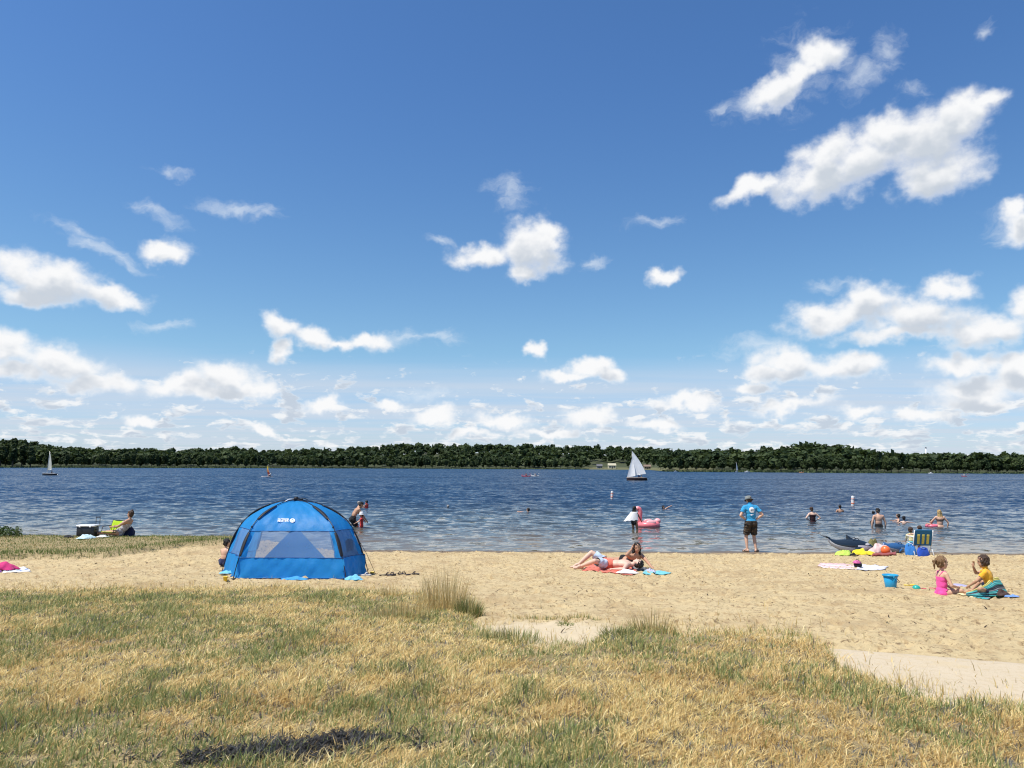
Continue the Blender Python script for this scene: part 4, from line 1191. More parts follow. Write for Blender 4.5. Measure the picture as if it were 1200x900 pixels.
            heel = t - fd * k * 0.022 + sole * k * 0.022; ball_ = t + fd * k * 0.070 + sole * k * 0.028; toe = t + fd * k * 0.105 + sole * k * 0.031
            mb.cone(t, k * 0.020, heel, k * 0.0205); mb.cone(heel, k * 0.0195, ball_, k * 0.0165); mb.cone(t + fd * 0.02 * k, k * 0.021, ball_, k * 0.016)
            sd_ = fd.cross(sole)
            mb.cone(ball_ + sd_ * k * 0.012, k * 0.015, toe + sd_ * k * 0.011, k * 0.0115); mb.cone(ball_ - sd_ * k * 0.012, k * 0.015, toe - sd_ * k * 0.010 - fd * k * 0.006, k * 0.0115)
            s.seg.append(('foot' + nm, heel, toe, 0.02 * k))
        o = mb.build('person', skin_m, None, True, remesh=voxel, relax=3)
        o.location = loc; o.rotation_euler = (0, 0, yaw)
        tag(o, label, 'person', group)
        s.o = o; s.p, s.N, s.U, s.F, s.Rt, s.U2, s.F2, s.R2, s.M, s.S = p, N, U, F, Rt, U2, F2, R2, M, S
        me = o.data; n = len(me.vertices)
        co = np.empty(n * 3, dtype=np.float32); me.vertices.foreach_get('co', co); s.co = co.reshape(-1, 3)
        no = np.empty(n * 3, dtype=np.float32); me.vertices.foreach_get('normal', no); s.no = no.reshape(-1, 3)
        best = np.full(n, 1e9); s.lab = np.zeros(n, dtype=int); s.t = np.zeros(n)
        for i, (nm, a, b, r_) in enumerate(s.seg):
            a = np.array(a); b = np.array(b); d = b - a
            t = np.clip(((s.co - a) @ d) / (d @ d), 0, 1)
            ds = np.linalg.norm(s.co - (a + t[:, None] * d), axis=1) - r_
            m_ = ds < best; best[m_] = ds[m_]; s.lab[m_] = i; s.t[m_] = t[m_]
        s.names = [q[0] for q in s.seg]
        s.faces = [tuple(pp.vertices) for pp in me.polygons]
        # face
        if hh * 0.5 > 0:
            for q in (-1, 1):
                MB().ball(hc + hr * (q * hh * 0.135) + hf * hh * 0.345 + hu * hh * 0.03, (hh * 0.055, hh * 0.03, hh * 0.032), 8, 6, frame=FH).build('eye', EYE_M, o)
            MB().ball(hc + hf * hh * 0.345 - hu * hh * 0.245, (hh * 0.10, hh * 0.035, hh * 0.028), 8, 6, frame=FH).build('mouth', LIP_M, o)
    def wear(s, name, rules, mat, off=0.010, flare=0.0, cond=None):
        """clothing that follows the body: rules = {segment: (t0, t1)}"""
        sel = np.zeros(len(s.co), dtype=bool); o_ = np.full(len(s.co), off)
        for nm, (t0, t1) in rules.items():
            for i, q in enumerate(s.names):
                if q == nm or q[:-1] == nm:
                    m_ = (s.lab == i) & (s.t >= t0 - 1e-6) & (s.t <= t1 + 1e-6)
                    sel |= m_
                    if flare and q[:-1] in ('thigh', 'uarm'): o_[m_] = off + flare * s.t[m_]
        if cond is not None: sel &= cond(s.co)
        fs = [f for f in s.faces if all(sel[i] for i in f)]
        if not fs: return None
        used = sorted({i for f in fs for i in f}); mp = {i: j for j, i in enumerate(used)}
        u = np.array(used)
        wr_ = 1 + 0.35 * np.sin(s.co[u, 2] * 70 + s.co[u, 0] * 33) * np.sin(s.co[u, 0] * 41 + s.co[u, 1] * 37)
        v = s.co[u] + s.no[u] * (o_[u] * wr_)[:, None]
        me = bpy.data.meshes.new(name); me.from_pydata([tuple(p) for p in v], [], [tuple(mp[i] for i in f) for f in fs])
        me.materials.append(mat); me.polygons.foreach_set('use_smooth', np.ones(len(fs), dtype=bool)); me.update()
        o = bpy.data.objects.new(name, me)
        return link(o, s.o)
    def hair(s, mat, style='short', vox=None):
        hc, hh, hu, hf, hr, FH = s.hc, s.hh, s.hu, s.hf, s.hr, s.FH
        mb = MB()
        mb.ball(hc + hu * hh * 0.155 - hf * hh * 0.085, (hh * 0.375, hh * 0.425, hh * 0.385), 20, 14, frame=FH)
        mb.ball(hc - hu * hh * 0.10 - hf * hh * 0.20, (hh * 0.33, hh * 0.26, hh * 0.30), 16, 10, frame=FH)
        r_ = random.Random(int(hh * 1e5))
        if style in ('long', 'loose'):
            L = 1.35 if style == 'long' else 0.95
            for i in range(9):
                q = -1 + 2 * i / 8
                a = hc + hr * (q * hh * 0.30) - hf * hh * (0.28 - 0.12 * abs(q)) + hu * hh * 0.05
                b = a - hu * hh * (L * 0.55) + hr * (q * hh * 0.10)
                e = a - hu * hh * L * r_.uniform(0.85, 1.1) + hr * (q * hh * 0.16) - hf * hh * 0.02
                if style == 'long' and s.o: e = e + (-s.F2) * hh * 0.10
                mb.cone(a, hh * 0.13, b, hh * 0.12, 10); mb.cone(b, hh * 0.12, e, hh * 0.05, 10)
        if style == 'bob':
            for i in range(9):
                th = math.pi * (0.02 + 0.96 * i / 8)
                a = hc + hr * (math.cos(th) * hh * 0.31) - hf * (math.sin(th) * hh * 0.28) + hu * hh * 0.05
                mb.cone(a, hh * 0.13, a - hu * hh * r_.uniform(0.30, 0.40), hh * 0.075, 10)
        if style == 'bun':
            mb.ball(hc + hu * hh * 0.50 - hf * hh * 0.22, hh * 0.17)
        if style == 'tail':
            a = hc + hu * hh * 0.28 - hf * hh * 0.44; b = a - hf * hh * 0.22 - hu * hh * 0.18; e = b - hu * hh * 0.62 - hf * hh * 0.02
            mb.cone(a, hh * 0.09, b, hh * 0.12, 10); mb.cone(b, hh * 0.12, e, hh * 0.04, 10)
        o = mb.build('hair', mat, s.o, True, remesh=vox or max(hh * 0.045, 0.007), relax=1)
        me = o.data; n = len(me.vertices); c = np.empty(n * 3, dtype=np.float32); me.vertices.foreach_get('co', c); c = c.reshape(-1, 3)
        no = np.empty(n * 3, dtype=np.float32); me.vertices.foreach_get('normal', no); no = no.reshape(-1, 3)
        q = c / hh
        c += no * (0.05 * hh * np.sin(q[:, 0] * 23 + 3 * np.sin(q[:, 2] * 6)) * np.sin(q[:, 1] * 21 + q[:, 2] * 5))[:, None]
        me.vertices.foreach_set('co', c.ravel()); me.update()
        return o

def towel(name, label, pts_fn, nu, nv, mat, thick=0.008, cat='towel', group=None, loc=None):
    c = loc
    grid = [[pts_fn(i / nu, j / nv) for i in range(nu + 1)] for j in range(nv + 1)]
    o = MB().sheet(grid).build(name, mat, None, True, solid=thick)
    return tag(o, label, cat, group)
def flat_cloth(name, label, corners, mat, bump=0.014, seed=1, n=26, thick=0.004, cat='towel', lift=0.006, group=None):
    """cloth lying on the sand; corners in order around, as ground points"""
    A, B, C_, D_ = [Vector((c.x, c.y)) for c in corners]
    c0 = (A + B + C_ + D_) / 4
    z0 = float(surf(c0.x, c0.y))
    g = []
    for j in range(n + 1):
        row = []
        for i in range(n + 1):
            u, w = i / n, j / n
            q = A.lerp(B, u).lerp(D_.lerp(C_, u), w)
            ed = 0.07 * float(pn(q.x * 3, q.y * 3, seed)) + 0.02 * float(pn(q.x * 11, q.y * 11, seed))
            z = max(float(g0(q.x, q.y)) - 0.004, float(surf(q.x, q.y))) + lift + thick / 2 + bump * (0.5 + 1.5 * max(0.0, float(fbm(q.x * 5, q.y * 5, 3, seed))) + 0.9 * math.sin(q.x * 19 + 6 * float(pn(q.x * 2, q.y * 2, seed))) ** 8)
            row.append((q.x - c0.x + ed, q.y - c0.y + ed, z - z0))
        g.append(row)
    o = MB().sheet(g).build(name, mat, None, True, solid=thick)
    o.location = (c0.x, c0.y, z0)
    return tag(o, label, cat, group)
def heap(name, label, c, rx, ry, h, mat, seed, cat='towel', n=26, group=None):
    """crumpled cloth lying in a heap"""
    g = []
    z0 = float(surf(c.x, c.y))
    sx_ = (G(c.x + 0.2, c.y) - G(c.x - 0.2, c.y)) / 0.4; sy_ = (G(c.x, c.y + 0.2) - G(c.x, c.y - 0.2)) / 0.4
    for j in range(n + 1):
        row = []
        for i in range(n + 1):
            u = 2 * i / n - 1; w = 2 * j / n - 1
            uu = u * math.sqrt(1 - w * w / 2); ww = w * math.sqrt(1 - u * u / 2)
            r_ = min(1.0, math.hypot(uu, ww))
            rimw = 1 + 0.28 * float(fbm(uu * 2 + seed, ww * 2, 2, seed))
            x = uu * rx * rimw; y = ww * ry * rimw
            f = float(fbm(uu * 1.6 + seed * 3, ww * 1.6, 2, seed + 5))
            an = seed * 1.7
            fold = math.sin(5.5 * (uu * math.cos(an) + ww * math.sin(an)) + 4 * f) * 0.5 + 0.5 * math.sin(8 * (uu * math.sin(an) - ww * math.cos(an)) + 5 * f + 1)
            lop = 1 + 0.35 * (uu * math.cos(an * 2.3) + ww * math.sin(an * 2.3))
            z = h * 0.80 * (1 - r_ ** 2.6) * lop * (0.85 + 0.55 * f + 0.16 * fold) + 0.010 * (1 + fold * (1 - r_))
            row.append((x, y, z + sx_ * x + sy_ * y))
        g.append(row)
    o = MB().sheet(g).build(name, mat, None, True, solid=0.006)
    o.location = (c.x, c.y, z0 + 0.014)
    return tag(o, label, cat, group)

def tote(name, label, px, py, w, d, h, mat, rz=0.0, slump=0.25, cat='bag'):
    c = at(px, py); root = empty(name, (c.x, c.y, float(surf(c.x, c.y)) - 0.006), rz); tag(root, label, cat)
    g = []; n = 28; sd_ = (px * 7.3) % 6
    for j in range(11):
        t = j / 10
        k = 1 + 0.10 * math.sin(math.pi * t) - slump * t ** 2
        row = []
        for i in range(n + 1):
            a = 2 * math.pi * i / n
            ca, sa_ = math.cos(a), math.sin(a)
            m_ = (abs(ca) ** 4 + abs(sa_) ** 4) ** -0.25
            wob = 1 + 0.06 * math.sin(3 * a + sd_ + 4 * t) + 0.04 * math.sin(7 * a - 6 * t)
            row.append((ca * m_ * w / 2 * k * wob, sa_ * m_ * d / 2 * k * wob * (1 - 0.35 * t), h * t * (1 + 0.10 * math.sin(2 * a + sd_) * t)))
        g.append(row)
    top = [[Vector((p[0] * q, p[1] * q, p[2] - 0.06 * h * (1 - q))) for p in g[-1]] for q in (0.98, 0.6, 0.1)]
    MB().sheet(g).sheet(top).build('bag_body', mat, root)
    for s_ in (-1, 1):
        MB().tube([(-w * 0.2, s_ * d * 0.2, h * 0.9), (-w * 0.16, s_ * d * 0.30, h * 1.16), (w * 0.12, s_ * d * 0.32, h * 1.14), (w * 0.2, s_ * d * 0.2, h * 0.9)], 0.012, 6, flat=0.5).build('handle', mat, root)
    return root
# ================================================================== beach tent
FAB = pm('tent_fabric', (0.030, 0.350, 0.76), 0.5, 0.10, 4.0, 0.5, 6.0, 0.35, trans=0.52)
FAB_LOW = FAB
def tent_mesh_material():
    m = bpy.data.materials.new('tent_window_mesh'); m.use_nodes = True
    t = m.node_tree; b = NB(t); p = t.nodes['Principled BSDF']
    p.inputs['Base Color'].default_value = (0.10, 0.20, 0.38, 1); p.inputs['Roughness'].default_value = 0.8
    co = b.n('ShaderNodeTexCoord').outputs['Object']
    tr = b.n('ShaderNodeBsdfTransparent')
    mx = b.n('ShaderNodeMixShader'); b.put(mx.inputs[0], b.smooth(b.noise(co, 4.0, 3, 0.5), 0.2, 0.8, 0.56, 0.68))
    t.links.new(tr.outputs[0], mx.inputs[1]); t.links.new(p.outputs[0], mx.inputs[2])
    t.links.new(mx.outputs[0], t.nodes['Material Output'].inputs[0])
    return m
MESHM = tent_mesh_material()
BLACK = pm('black_nylon', (0.012, 0.012, 0.016), 0.6, 0.2, 20.0, 0.2)
POLE = pm('dark_pole', (0.02, 0.02, 0.024), 0.35, 0.1, 20.0)
GREYP = plastic('grey_hub', (0.35, 0.36, 0.38)); WHITE = pm('white_paint', (0.80, 0.80, 0.79), 0.55, 0.04, 12.0)

def beach_tent():
    fl = at_z(274, 681, G(-5.3, 14.6) ); fr = at_z(405, 681.5, G(-3.2, 14.6))
    cen = Vector(((fl.x + fr.x) / 2 - 0.22, fl.y + 1.32))
    base = [Vector((fl.x, fl.y)), Vector((fr.x, fr.y)), Vector((-2.86, 15.62)), Vector((fr.x - 0.72, fr.y + 2.45)), Vector((fl.x - 0.52, fl.y + 2.60)), Vector((-5.98, 16.25))]
    zc = G(cen.x, cen.y)
    root = empty('beach_tent', (cen.x, cen.y, zc))
    tag(root, 'blue domed beach tent with black poles and mesh windows on the sand', 'tent')
    hubxy = at_y(347, 586.5, cen.y)
    HUB = Vector((hubxy.x - cen.x, 0.0, hubxy.z - zc))
    hx_ = np.array([1.0, 0.965, 0.905, 0.82, 0.69, 0.54, 0.28, 0.0]); vx_ = np.array([0.0, 0.14, 0.32, 0.53, 0.72, 0.84, 0.955, 1.0]); tx_ = np.array([0, .12, .26, .42, .58, .70, .84, 1.0])
    def cr(ts, xs, t):
        i = int(np.clip(np.searchsorted(ts, t) - 1, 0, len(ts) - 2))
        m_ = np.gradient(xs, ts); h_ = ts[i + 1] - ts[i]; u = (t - ts[i]) / h_
        return ((2*u**3 - 3*u**2 + 1) * xs[i] + (u**3 - 2*u**2 + u) * h_ * m_[i] + (-2*u**3 + 3*u**2) * xs[i + 1] + (u**3 - u**2) * h_ * m_[i + 1])
    B = [Vector((b.x - cen.x, b.y - cen.y, G(b.x, b.y) - zc)) for b in base]
    def pole(i, t, off=0.0):
        b = B[i % 6]; h = cr(tx_, hx_, t); v = cr(tx_, vx_, t)
        q = Vector((HUB.x + (b.x - HUB.x) * h, HUB.y + (b.y - HUB.y) * h, b.z * (1 - v) + HUB.z * v))
        if off:
            d = Vector((b.x - HUB.x, b.y - HUB.y, 0)).normalized()
            q += d * off * min(1, h * 1.5) + Vector((0, 0, off * v))
        return q
    def gore(i, s, t, wr=1.0):
        a, b = pole(i, t), pole(i + 1, t)
        q = a.lerp(b, s)
        c = Vector((HUB.x, HUB.y, q.z)); inw = (c - q); inw.z = 0
        sag = math.sin(math.pi * s) * (0.05 + 0.04 * math.sin(math.pi * t))
        wrk = 0.013 * wr * math.sin(9 * s + 14 * t + i) * math.sin(5 * t + 11 * s * (1 - s) * 4) + 0.008 * wr * math.sin(31 * (s + 0.6 * t)) + 0.007 * wr * math.sin(47 * (s - 0.8 * t) + 2)
        tens = 0.020 * wr * math.sin(26 * abs(s - 0.5) * 2 + 20 * t) * (abs(s - 0.5) * 2) ** 2
        if inw.length > 1e-3: q = q + inw.normalized() * (sag * inw.length * 0.6 + wrk + tens)
        return q
    def patch(name, i, s0, s1, t0, t1, mat, ns=18, nt=12, wr=1.0):
        g = [[gore(i, s0 + (s1 - s0) * a / ns, t0 + (t1 - t0) * b / nt, wr) for a in range(ns + 1)] for b in range(nt + 1)]
        return MB().sheet(g).build(name, mat, root, True)
    TW0, TW1 = 0.225, 0.490
    for i in range(6):
        if i == 3: continue
        last = 0.985
        patch('roof_panel', i, 0, 1, TW1, last, FAB, 22, 20)
        patch('lower_wall', i, 0, 1, 0.0, TW0, FAB, 22, 10, 1.6)
        if i in (0, 1, 5):
            m0 = 0.12 if i != 0 else 0.055
            patch('window_border', i, 0, m0, TW0, TW1, FAB, 4, 10); patch('window_border', i, 1 - m0, 1, TW0, TW1, FAB, 4, 10)
            patch('mesh_window', i, m0, 1 - m0, TW0, TW1, MESHM, 14, 8, 0.5)
        else:
            patch('wall_panel', i, 0, 1, TW0, TW1, FAB, 18, 10)
    # the lake side stands open but for a peaked sheet and a strip of roof
    patch('roof_panel', 3, 0, 1, 0.66, 0.985, FAB, 18, 10)
    apex = gore(3, 0.5, 0.50)
    g = []
    for j in range(15):
        w = j / 14; L = pole(3, 0.02).lerp(apex, w); R_ = pole(4, 0.02).lerp(apex, w)
        g.append([L.lerp(R_, k / 14) + Vector((0, -0.04 * math.sin(math.pi * k / 14) * (1 - w), 0)) for k in range(15)])
    MB().sheet(g).build('door_sheet', FAB, root, True)
    fl_g = []
    for j in range(9):
        fl_g.append([B[0].lerp(B[1], k / 8).lerp(B[4].lerp(B[3], k / 8), j / 8) + Vector((0, 0, 0.03)) for k in range(9)])
    MB().sheet(fl_g).build('groundsheet', FAB, root, True, solid=0.004)
    # poles and the black sleeves that carry them
    for i in range(6):
        pole_o = MB().tube([pole(i, t, 0.02) for t in np.linspace(0.0, 1.0, 34)], 0.0085, 8).build('pole', POLE, root)
        for (a, b) in ((0.24, 0.47), (0.62, 0.80)):
            ts = np.linspace(a, b, 12)
            MB().tube([pole(i, t, 0.014) for t in ts], [0.042 * (0.72 + 0.28 * math.sin(math.pi * k / 11)) for k in range(12)], 8, flat=0.42, up=(0, 0, 1)).build('pole_sleeve', BLACK, pole_o)
        MB().ball(pole(i, 0.53, 0.02), 0.020, 10, 8).build('pole_joint', BLACK, pole_o)
        f = pole(i, 0.0, 0.02)
        MB().box(f + Vector((0, 0, 0.012)), (0.09, 0.06, 0.022)).build('pole_foot', BLACK, pole_o, bevel=0.006)
    # seams, hems
    SEAM = pm('tent_seam', (0.008, 0.07, 0.24), 0.7, 0.1)
    for i in (0, 1, 2, 4, 5):
        for (t_, r_) in ((0.012, 0.011), (TW0, 0.007), (TW1, 0.007)):
            MB().tube([gore(i, k / 22, t_, 1.6 if t_ < TW1 - 0.01 else 1.0) for k in range(23)], r_, 5).build('seam', SEAM, root)
    # hub
    hub_o = MB().lathe([(0, 0.055), (0.030, 0.055), (0.045, 0.04), (0.05, 0.0), (0.04, -0.03), (0, -0.03)], 14, HUB + Vector((0, 0, 0.02))).build('hub', BLACK, root)
    for k in range(6):
        a = math.pi / 3 * k + 0.3
        d = Vector((math.cos(a), math.sin(a), 0))
        MB().box(HUB + d * 0.085 + Vector((0, 0, 0.02)), (0.10, 0.022, 0.022), Matrix.Rotation(a, 3, 'Z')).build('hub_arm', GREYP if k in (2, 3) else BLACK, hub_o, bevel=0.004)
    MB().tube([HUB + Vector((-0.06, -0.05, 0.03)), HUB + Vector((-0.13, -0.10, 0.02)), HUB + Vector((-0.20, -0.12, -0.03)), HUB + Vector((-0.26, -0.10, -0.06))], 0.010, 6).build('pull_cord', WHITE, root)
    MB().tube([HUB + Vector((0.03, 0, 0.05)), HUB + Vector((0.15, 0.0, 0.045)), HUB + Vector((0.22, 0.03, 0.02))], 0.008, 6).build('pull_cord', BLACK, root)
    # guy line from the right-hand pole foot
    a = pole(2, 0.30, 0.03); b = B[2] + Vector((0.17, -0.05, 0.02))
    MB().tube([pole(2, 0.34, 0.03), a.lerp(b, 0.25) + Vector((0.03, 0, 0)), b], 0.005, 6).build('guy_line', BLACK, root)
    # white print on the front panel: two lines of lettering and a round emblem
    def on_panel(u, w):                                   # metres right of centre, metres up from the window's top edge
        t = TW1 + 0.008 + w * 0.48
        L = (pole(0, t) - pole(1, t)).length
        return gore(0, 0.5 + u / L, t, 0.0) + Vector((0, -0.012, 0.006))
    for ln, (txt, wz) in enumerate((('OUTDOOR', 0.240), ('MASTER', 0.196))):
        cu = bpy.data.curves.new('t', 'FONT'); cu.body = txt; cu.size = 0.06; cu.offset = 0.0016; cu.align_x = 'RIGHT'
        to = bpy.data.objects.new('t', cu); COL.objects.link(to)
        dg = bpy.context.evaluated_depsgraph_get(); dg.update()
        me = bpy.data.meshes.new_from_object(to.evaluated_get(dg)); COL.objects.unlink(to); bpy.data.objects.remove(to)
        w_ = max(v.co.x for v in me.vertices) - min(v.co.x for v in me.vertices); mxx = max(v.co.x for v in me.vertices)
        for v in me.vertices: v.co = on_panel(-0.085 + (v.co.x - mxx) * 0.215 / w_, wz + v.co.y)
        me.materials.clear(); me.materials.append(WHITE)
        link(bpy.data.objects.new('lettering', me), root)
    def flatshape(name, polys, mat, lift=0.0):
        v, f = [], []
        for pl in polys:
            k = len(v); v += [tuple(on_panel(a, b) + Vector((0, -lift, 0))) for a, b in pl]; f.append(tuple(range(k, k + len(pl))))
        mb = MB(); mb.add(v, f); mb.build(name, mat, root, False)
    ec = (-0.015, 0.228)
    flatshape('emblem', [[(ec[0] + 0.052 * math.cos(a), ec[1] + 0.052 * math.sin(a)) for a in np.linspace(0, 2 * math.pi, 25)[:-1]]], WHITE)
    blades_ = []
    for k in range(3):
        a = math.pi / 2 + k * 2 * math.pi / 3
        blades_.append([(ec[0] + r_ * math.cos(a + da), ec[1] + r_ * math.sin(a + da)) for r_, da in ((0.012, 0.9), (0.040, 0.30), (0.040, -0.25), (0.018, -0.5))])
    flatshape('emblem_mark', blades_, FAB, 0.003)
    return root, pole, B
tent, tent_pole, tent_B = beach_tent()
# bits lying round the tent
BLUECL = cloth_mat('sky_blue', (0.05, 0.30, 0.62)); LTBLUE = cloth_mat('light_blue', (0.16, 0.48, 0.68))
heap('tent_pouch', 'blue cloth pouch lying under the front edge of the tent', at(345, 680.5), 0.24, 0.10, 0.055, BLUECL, 3, 'pouch')
heap('storage_bag', 'plump light blue sack on the sand by the right tent corner', at(415, 681), 0.17, 0.10, 0.10, LTBLUE, 7, 'bag')
heap('towel', 'crumpled light blue towel at the left corner of the tent', at(266, 674), 0.16, 0.12, 0.06, LTBLUE, 11)
def cup(px, py, h, label, mat):
    c = at(px, py); root = empty('toy_cup', (c.x, c.y, float(surf(c.x, c.y)) - 0.004)); tag(root, label, 'cup')
    MB().lathe([(0.0, 0), (0.030, 0), (0.040, h), (0.043, h), (0.043, h - 0.008), (0.040, h - 0.01), (0.034, h - 0.015), (0.026, 0.01), (0, 0.01)], 18).build('cup_body', mat, root)
    MB().tube([(0.036, 0, h * 0.8), (0.062, 0, h * 0.75), (0.066, 0, h * 0.45), (0.034, 0, h * 0.3)], 0.005, 6).build('handle', mat, root)
cup(264, 681, 0.09, 'small yellow plastic toy cup on the sand beside the crumpled light blue towel', plastic('yellow', (0.75, 0.55, 0.06)))
cup(436, 673, 0.07, 'tiny yellow plastic cup on the sand past the right tent pole foot', plastic('yellow', (0.75, 0.55, 0.06)))
def sandal(px, py, rz, label, mat, L=0.26, group='sandals strewn beside the tent'):
    c = at(px, py); root = empty('sandal', (c.x, c.y, float(surf(c.x, c.y)) + 0.004), rz); tag(root, label, 'sandal', group)
    pts = [(-0.5, 0.0), (-0.46, 0.13), (-0.2, 0.15), (0.15, 0.19), (0.38, 0.18), (0.5, 0.05), (0.5, -0.05), (0.40, -0.15), (0.1, -0.14), (-0.2, -0.12), (-0.46, -0.11)]
    v = [(x * L, y * L, z) for z in (0, 0.022) for (x, y) in pts]; n = len(pts)
    f = [tuple(range(n))[::-1], tuple(range(n, 2 * n))] + [(i, (i + 1) % n, n + (i + 1) % n, n + i) for i in range(n)]
    mb = MB(); mb.add(v, f); mb.build('sole', mat, root, False)
    MB().tube([(0.02 * L, 0.15 * L, 0.02), (0.14 * L, 0.10 * L, 0.06), (0.24 * L, 0.02 * L, 0.05), (0.14 * L, -0.06 * L, 0.06), (0.02 * L, -0.13 * L, 0.02)], 0.009, 6).build('strap', mat, root)
DKBROWN = pm('dark_leather', (0.05, 0.035, 0.03), 0.6, 0.2, 20.0, 0.2)
for i, (sx, sy, rz) in enumerate(((452, 674.5, 0.3), (459, 675, 1.2), (466, 673.5, 0.1), (474, 674.5, 2.2), (484, 674.5, 0.5))):
    sandal(sx, sy, rz, 'dark flat sandal in the row on the sand to the right of the tent', DKBROWN)
sandal(427, 675.5, 0.2, 'pale sandal by the right tent pole foot', pm('pale_rubber', (0.62, 0.60, 0.58), 0.6, 0.1), group=None)

# ================================================================== people on the sand
def gp(px, py): 
    c = at(px, py); return (c.x, c.y, float(surf(c.x, c.y)))
NAVY = cloth_mat('navy', (0.015, 0.02, 0.06)); BLKCL = cloth_mat('black', (0.012, 0.012, 0.014)); WHITECL = cloth_mat('white', (0.78, 0.77, 0.76), 0.05)
PINKCL = cloth_mat('hot_pink', (0.80, 0.085, 0.33)); REDCL = cloth_mat('red', (0.55, 0.045, 0.04)); YELCL = cloth_mat('amber', (0.78, 0.40, 0.03)); CORAL = cloth_mat('coral', (0.66, 0.17, 0.11)); PALEBL = cloth_mat('pale_blue', (0.50, 0.60, 0.70)); GREYCL = cloth_mat('grey', (0.22, 0.22, 0.23)); TEAL = cloth_mat('teal', (0.05, 0.36, 0.36)); AQUA = cloth_mat('aqua', (0.16, 0.50, 0.55))

def camo_material():
    m = bpy.data.materials.new('camo_cloth'); m.use_nodes = True
    t = m.node_tree; b = NB(t); p = t.nodes['Principled BSDF']
    co = b.n('ShaderNodeTexCoord').outputs['Object']
    c = b.mix(b.smooth(b.noise(co, 9.0, 2, 0.5), 0.48, 0.52), (0.020, 0.016, 0.012), (0.050, 0.034, 0.020))
    c = b.mix(b.smooth(b.noise(co, 14.0, 2, 0.5), 0.58, 0.61), c, (0.11, 0.07, 0.035))
    b.put(p.inputs['Base Color'], c); p.inputs['Roughness'].default_value = 0.85
    return m
CAMO = camo_material()

def bucket_hat(b, mat, under, brim=0.62):
    hc, hh = b.hc, b.hh; F = b.FH
    c = hc + b.hu * hh * 0.16 - b.hf * hh * 0.03
    hc_o = MB().lathe([(hh * 0.46, -0.02 * hh), (hh * 0.45, hh * 0.04), (hh * 0.40, hh * 0.30), (hh * 0.34, hh * 0.40), (hh * 0.18, hh * 0.435), (0, hh * 0.44)], 22, c, frame=F).build('hat_crown', mat, b.o, solid=0.006)
    MB().lathe([(hh * 0.455, 0.0), (hh * 0.55, -0.07 * hh), (hh * brim, -0.16 * hh)], 22, c, frame=F).build('hat_brim', under, hc_o, solid=0.006)

# ---- man in the blue T-shirt at the water's edge
l = gp(881, 646.5)
manb = Body(1.73, l, R(4), dict(U=(0, 0.02, 1), U2=(-0.02, 0.06, 1), hu=(-0.06, 0.35, 1), hf=(-0.35, 1, -0.4),
    handL=(-0.150, 0.035, 0.98), handR=(0.155, -0.01, 0.99), elbL=(-1, -0.45, 0.0), elbR=(1, -0.35, 0.1), fingL=(0.55, 0.6, -0.5), fingR=(-0.5, 0.6, -0.5), palmL=(1, 0, 0), palmR=(-1, 0, 0),
    footL=(-0.135, 0.02, 0.075), footR=(0.135, 0.0, 0.075), toeL=(-0.35, 1, 0), toeR=(0.5, 0.6, 0)), SK_LIGHT, 'standing man in blue printed T-shirt, dark shorts and grey bucket hat at the waterline', 0.0105, build=1.0)
SHIRT = cloth_mat('bright_blue', (0.035, 0.30, 0.56))
sh = manb.wear('t_shirt', {'chest': (0, 1), 'belly': (0, 1), 'pelvis': (0.55, 1), 'neck': (0, 0.15), 'uarm': (0, 0.62)}, SHIRT, 0.016, 0.014)
manb.wear('shorts', {'pelvis': (0, 0.80), 'thigh': (0, 0.86), 'belly': (0, 0.15)}, CAMO, 0.022, 0.020)
manb.hair(H_BROWN)
bucket_hat(manb, cloth_mat('hat_grey', (0.20, 0.22, 0.21)), cloth_mat('hat_dark', (0.045, 0.05, 0.048)))
for q, nm in ((-1, 'L'), (1, 'R')):
    t = [s for s in manb.seg if s[0] == 'foot' + nm][0]
    d = (t[2] - t[1]).normalized(); sd_ = Vector((-d.y, d.x, 0))
    c = t[1].lerp(t[2], 0.5); c.z = 0.014
    ff_o = MB().box(c, (0.25, 0.088, 0.022), Matrix((Vector((d.x, d.y, 0)).normalized(), sd_, Vector((0, 0, 1)))).transposed()).build('flip_flop', BLKCL, manb.o, bevel=0.008)
    MB().tube([c - sd_ * 0.05 + Vector((0, 0, 0.01)), c + Vector((0, 0, 0.055)) + d * 0.02, c + sd_ * 0.05 + Vector((0, 0, 0.01))], 0.010, 6).build('strap', BLKCL, ff_o)

def print_on(b, garment, polys, mat, name, lift=0.004, dirv=(0, 1, 0)):
    """flat print laid on a garment: polys of (x, z) in the body's axes, seen from behind (dirv = looking direction)"""
    me = garment.data
    bv = BVHTree.FromPolygons([v.co.copy() for v in me.vertices], [tuple(p.vertices) for p in me.polygons])
    d = Vector(dirv); v, f = [], []
    for pl in polys:
        cx = sum(p[0] for p in pl) / len(pl); cz = sum(p[1] for p in pl) / len(pl)
        rings = [[(cx + (x - cx) * s, cz + (z - cz) * s) for (x, z) in pl] for s in (0.02, 0.5, 1.0)]
        k = len(v)
        for rg in rings:
            for (x, z) in rg:
                hit, nrm, _, _ = bv.ray_cast(Vector((x, 0, z)) - d * 1.0, d)
                v.append(tuple((hit if hit else Vector((x, 0, z))) - d * lift))
        n = len(pl)
        for a in range(2):
            for i in range(n): f.append((k + a * n + i, k + a * n + (i + 1) % n, k + (a + 1) * n + (i + 1) % n, k + (a + 1) * n + i))
    mb = MB(); mb.add(v, f); return mb.build(name, mat, b.o)
def disc(cx, cz, rx, rz, n=20): return [(cx + rx * math.cos(a), cz + rz * math.sin(a)) for a in np.linspace(0, 2 * math.pi, n + 1)[:-1]]
zc_ = 1.29
print_on(manb, sh, [disc(0.0, zc_, 0.085, 0.088)], WHITE, 'print_disc')
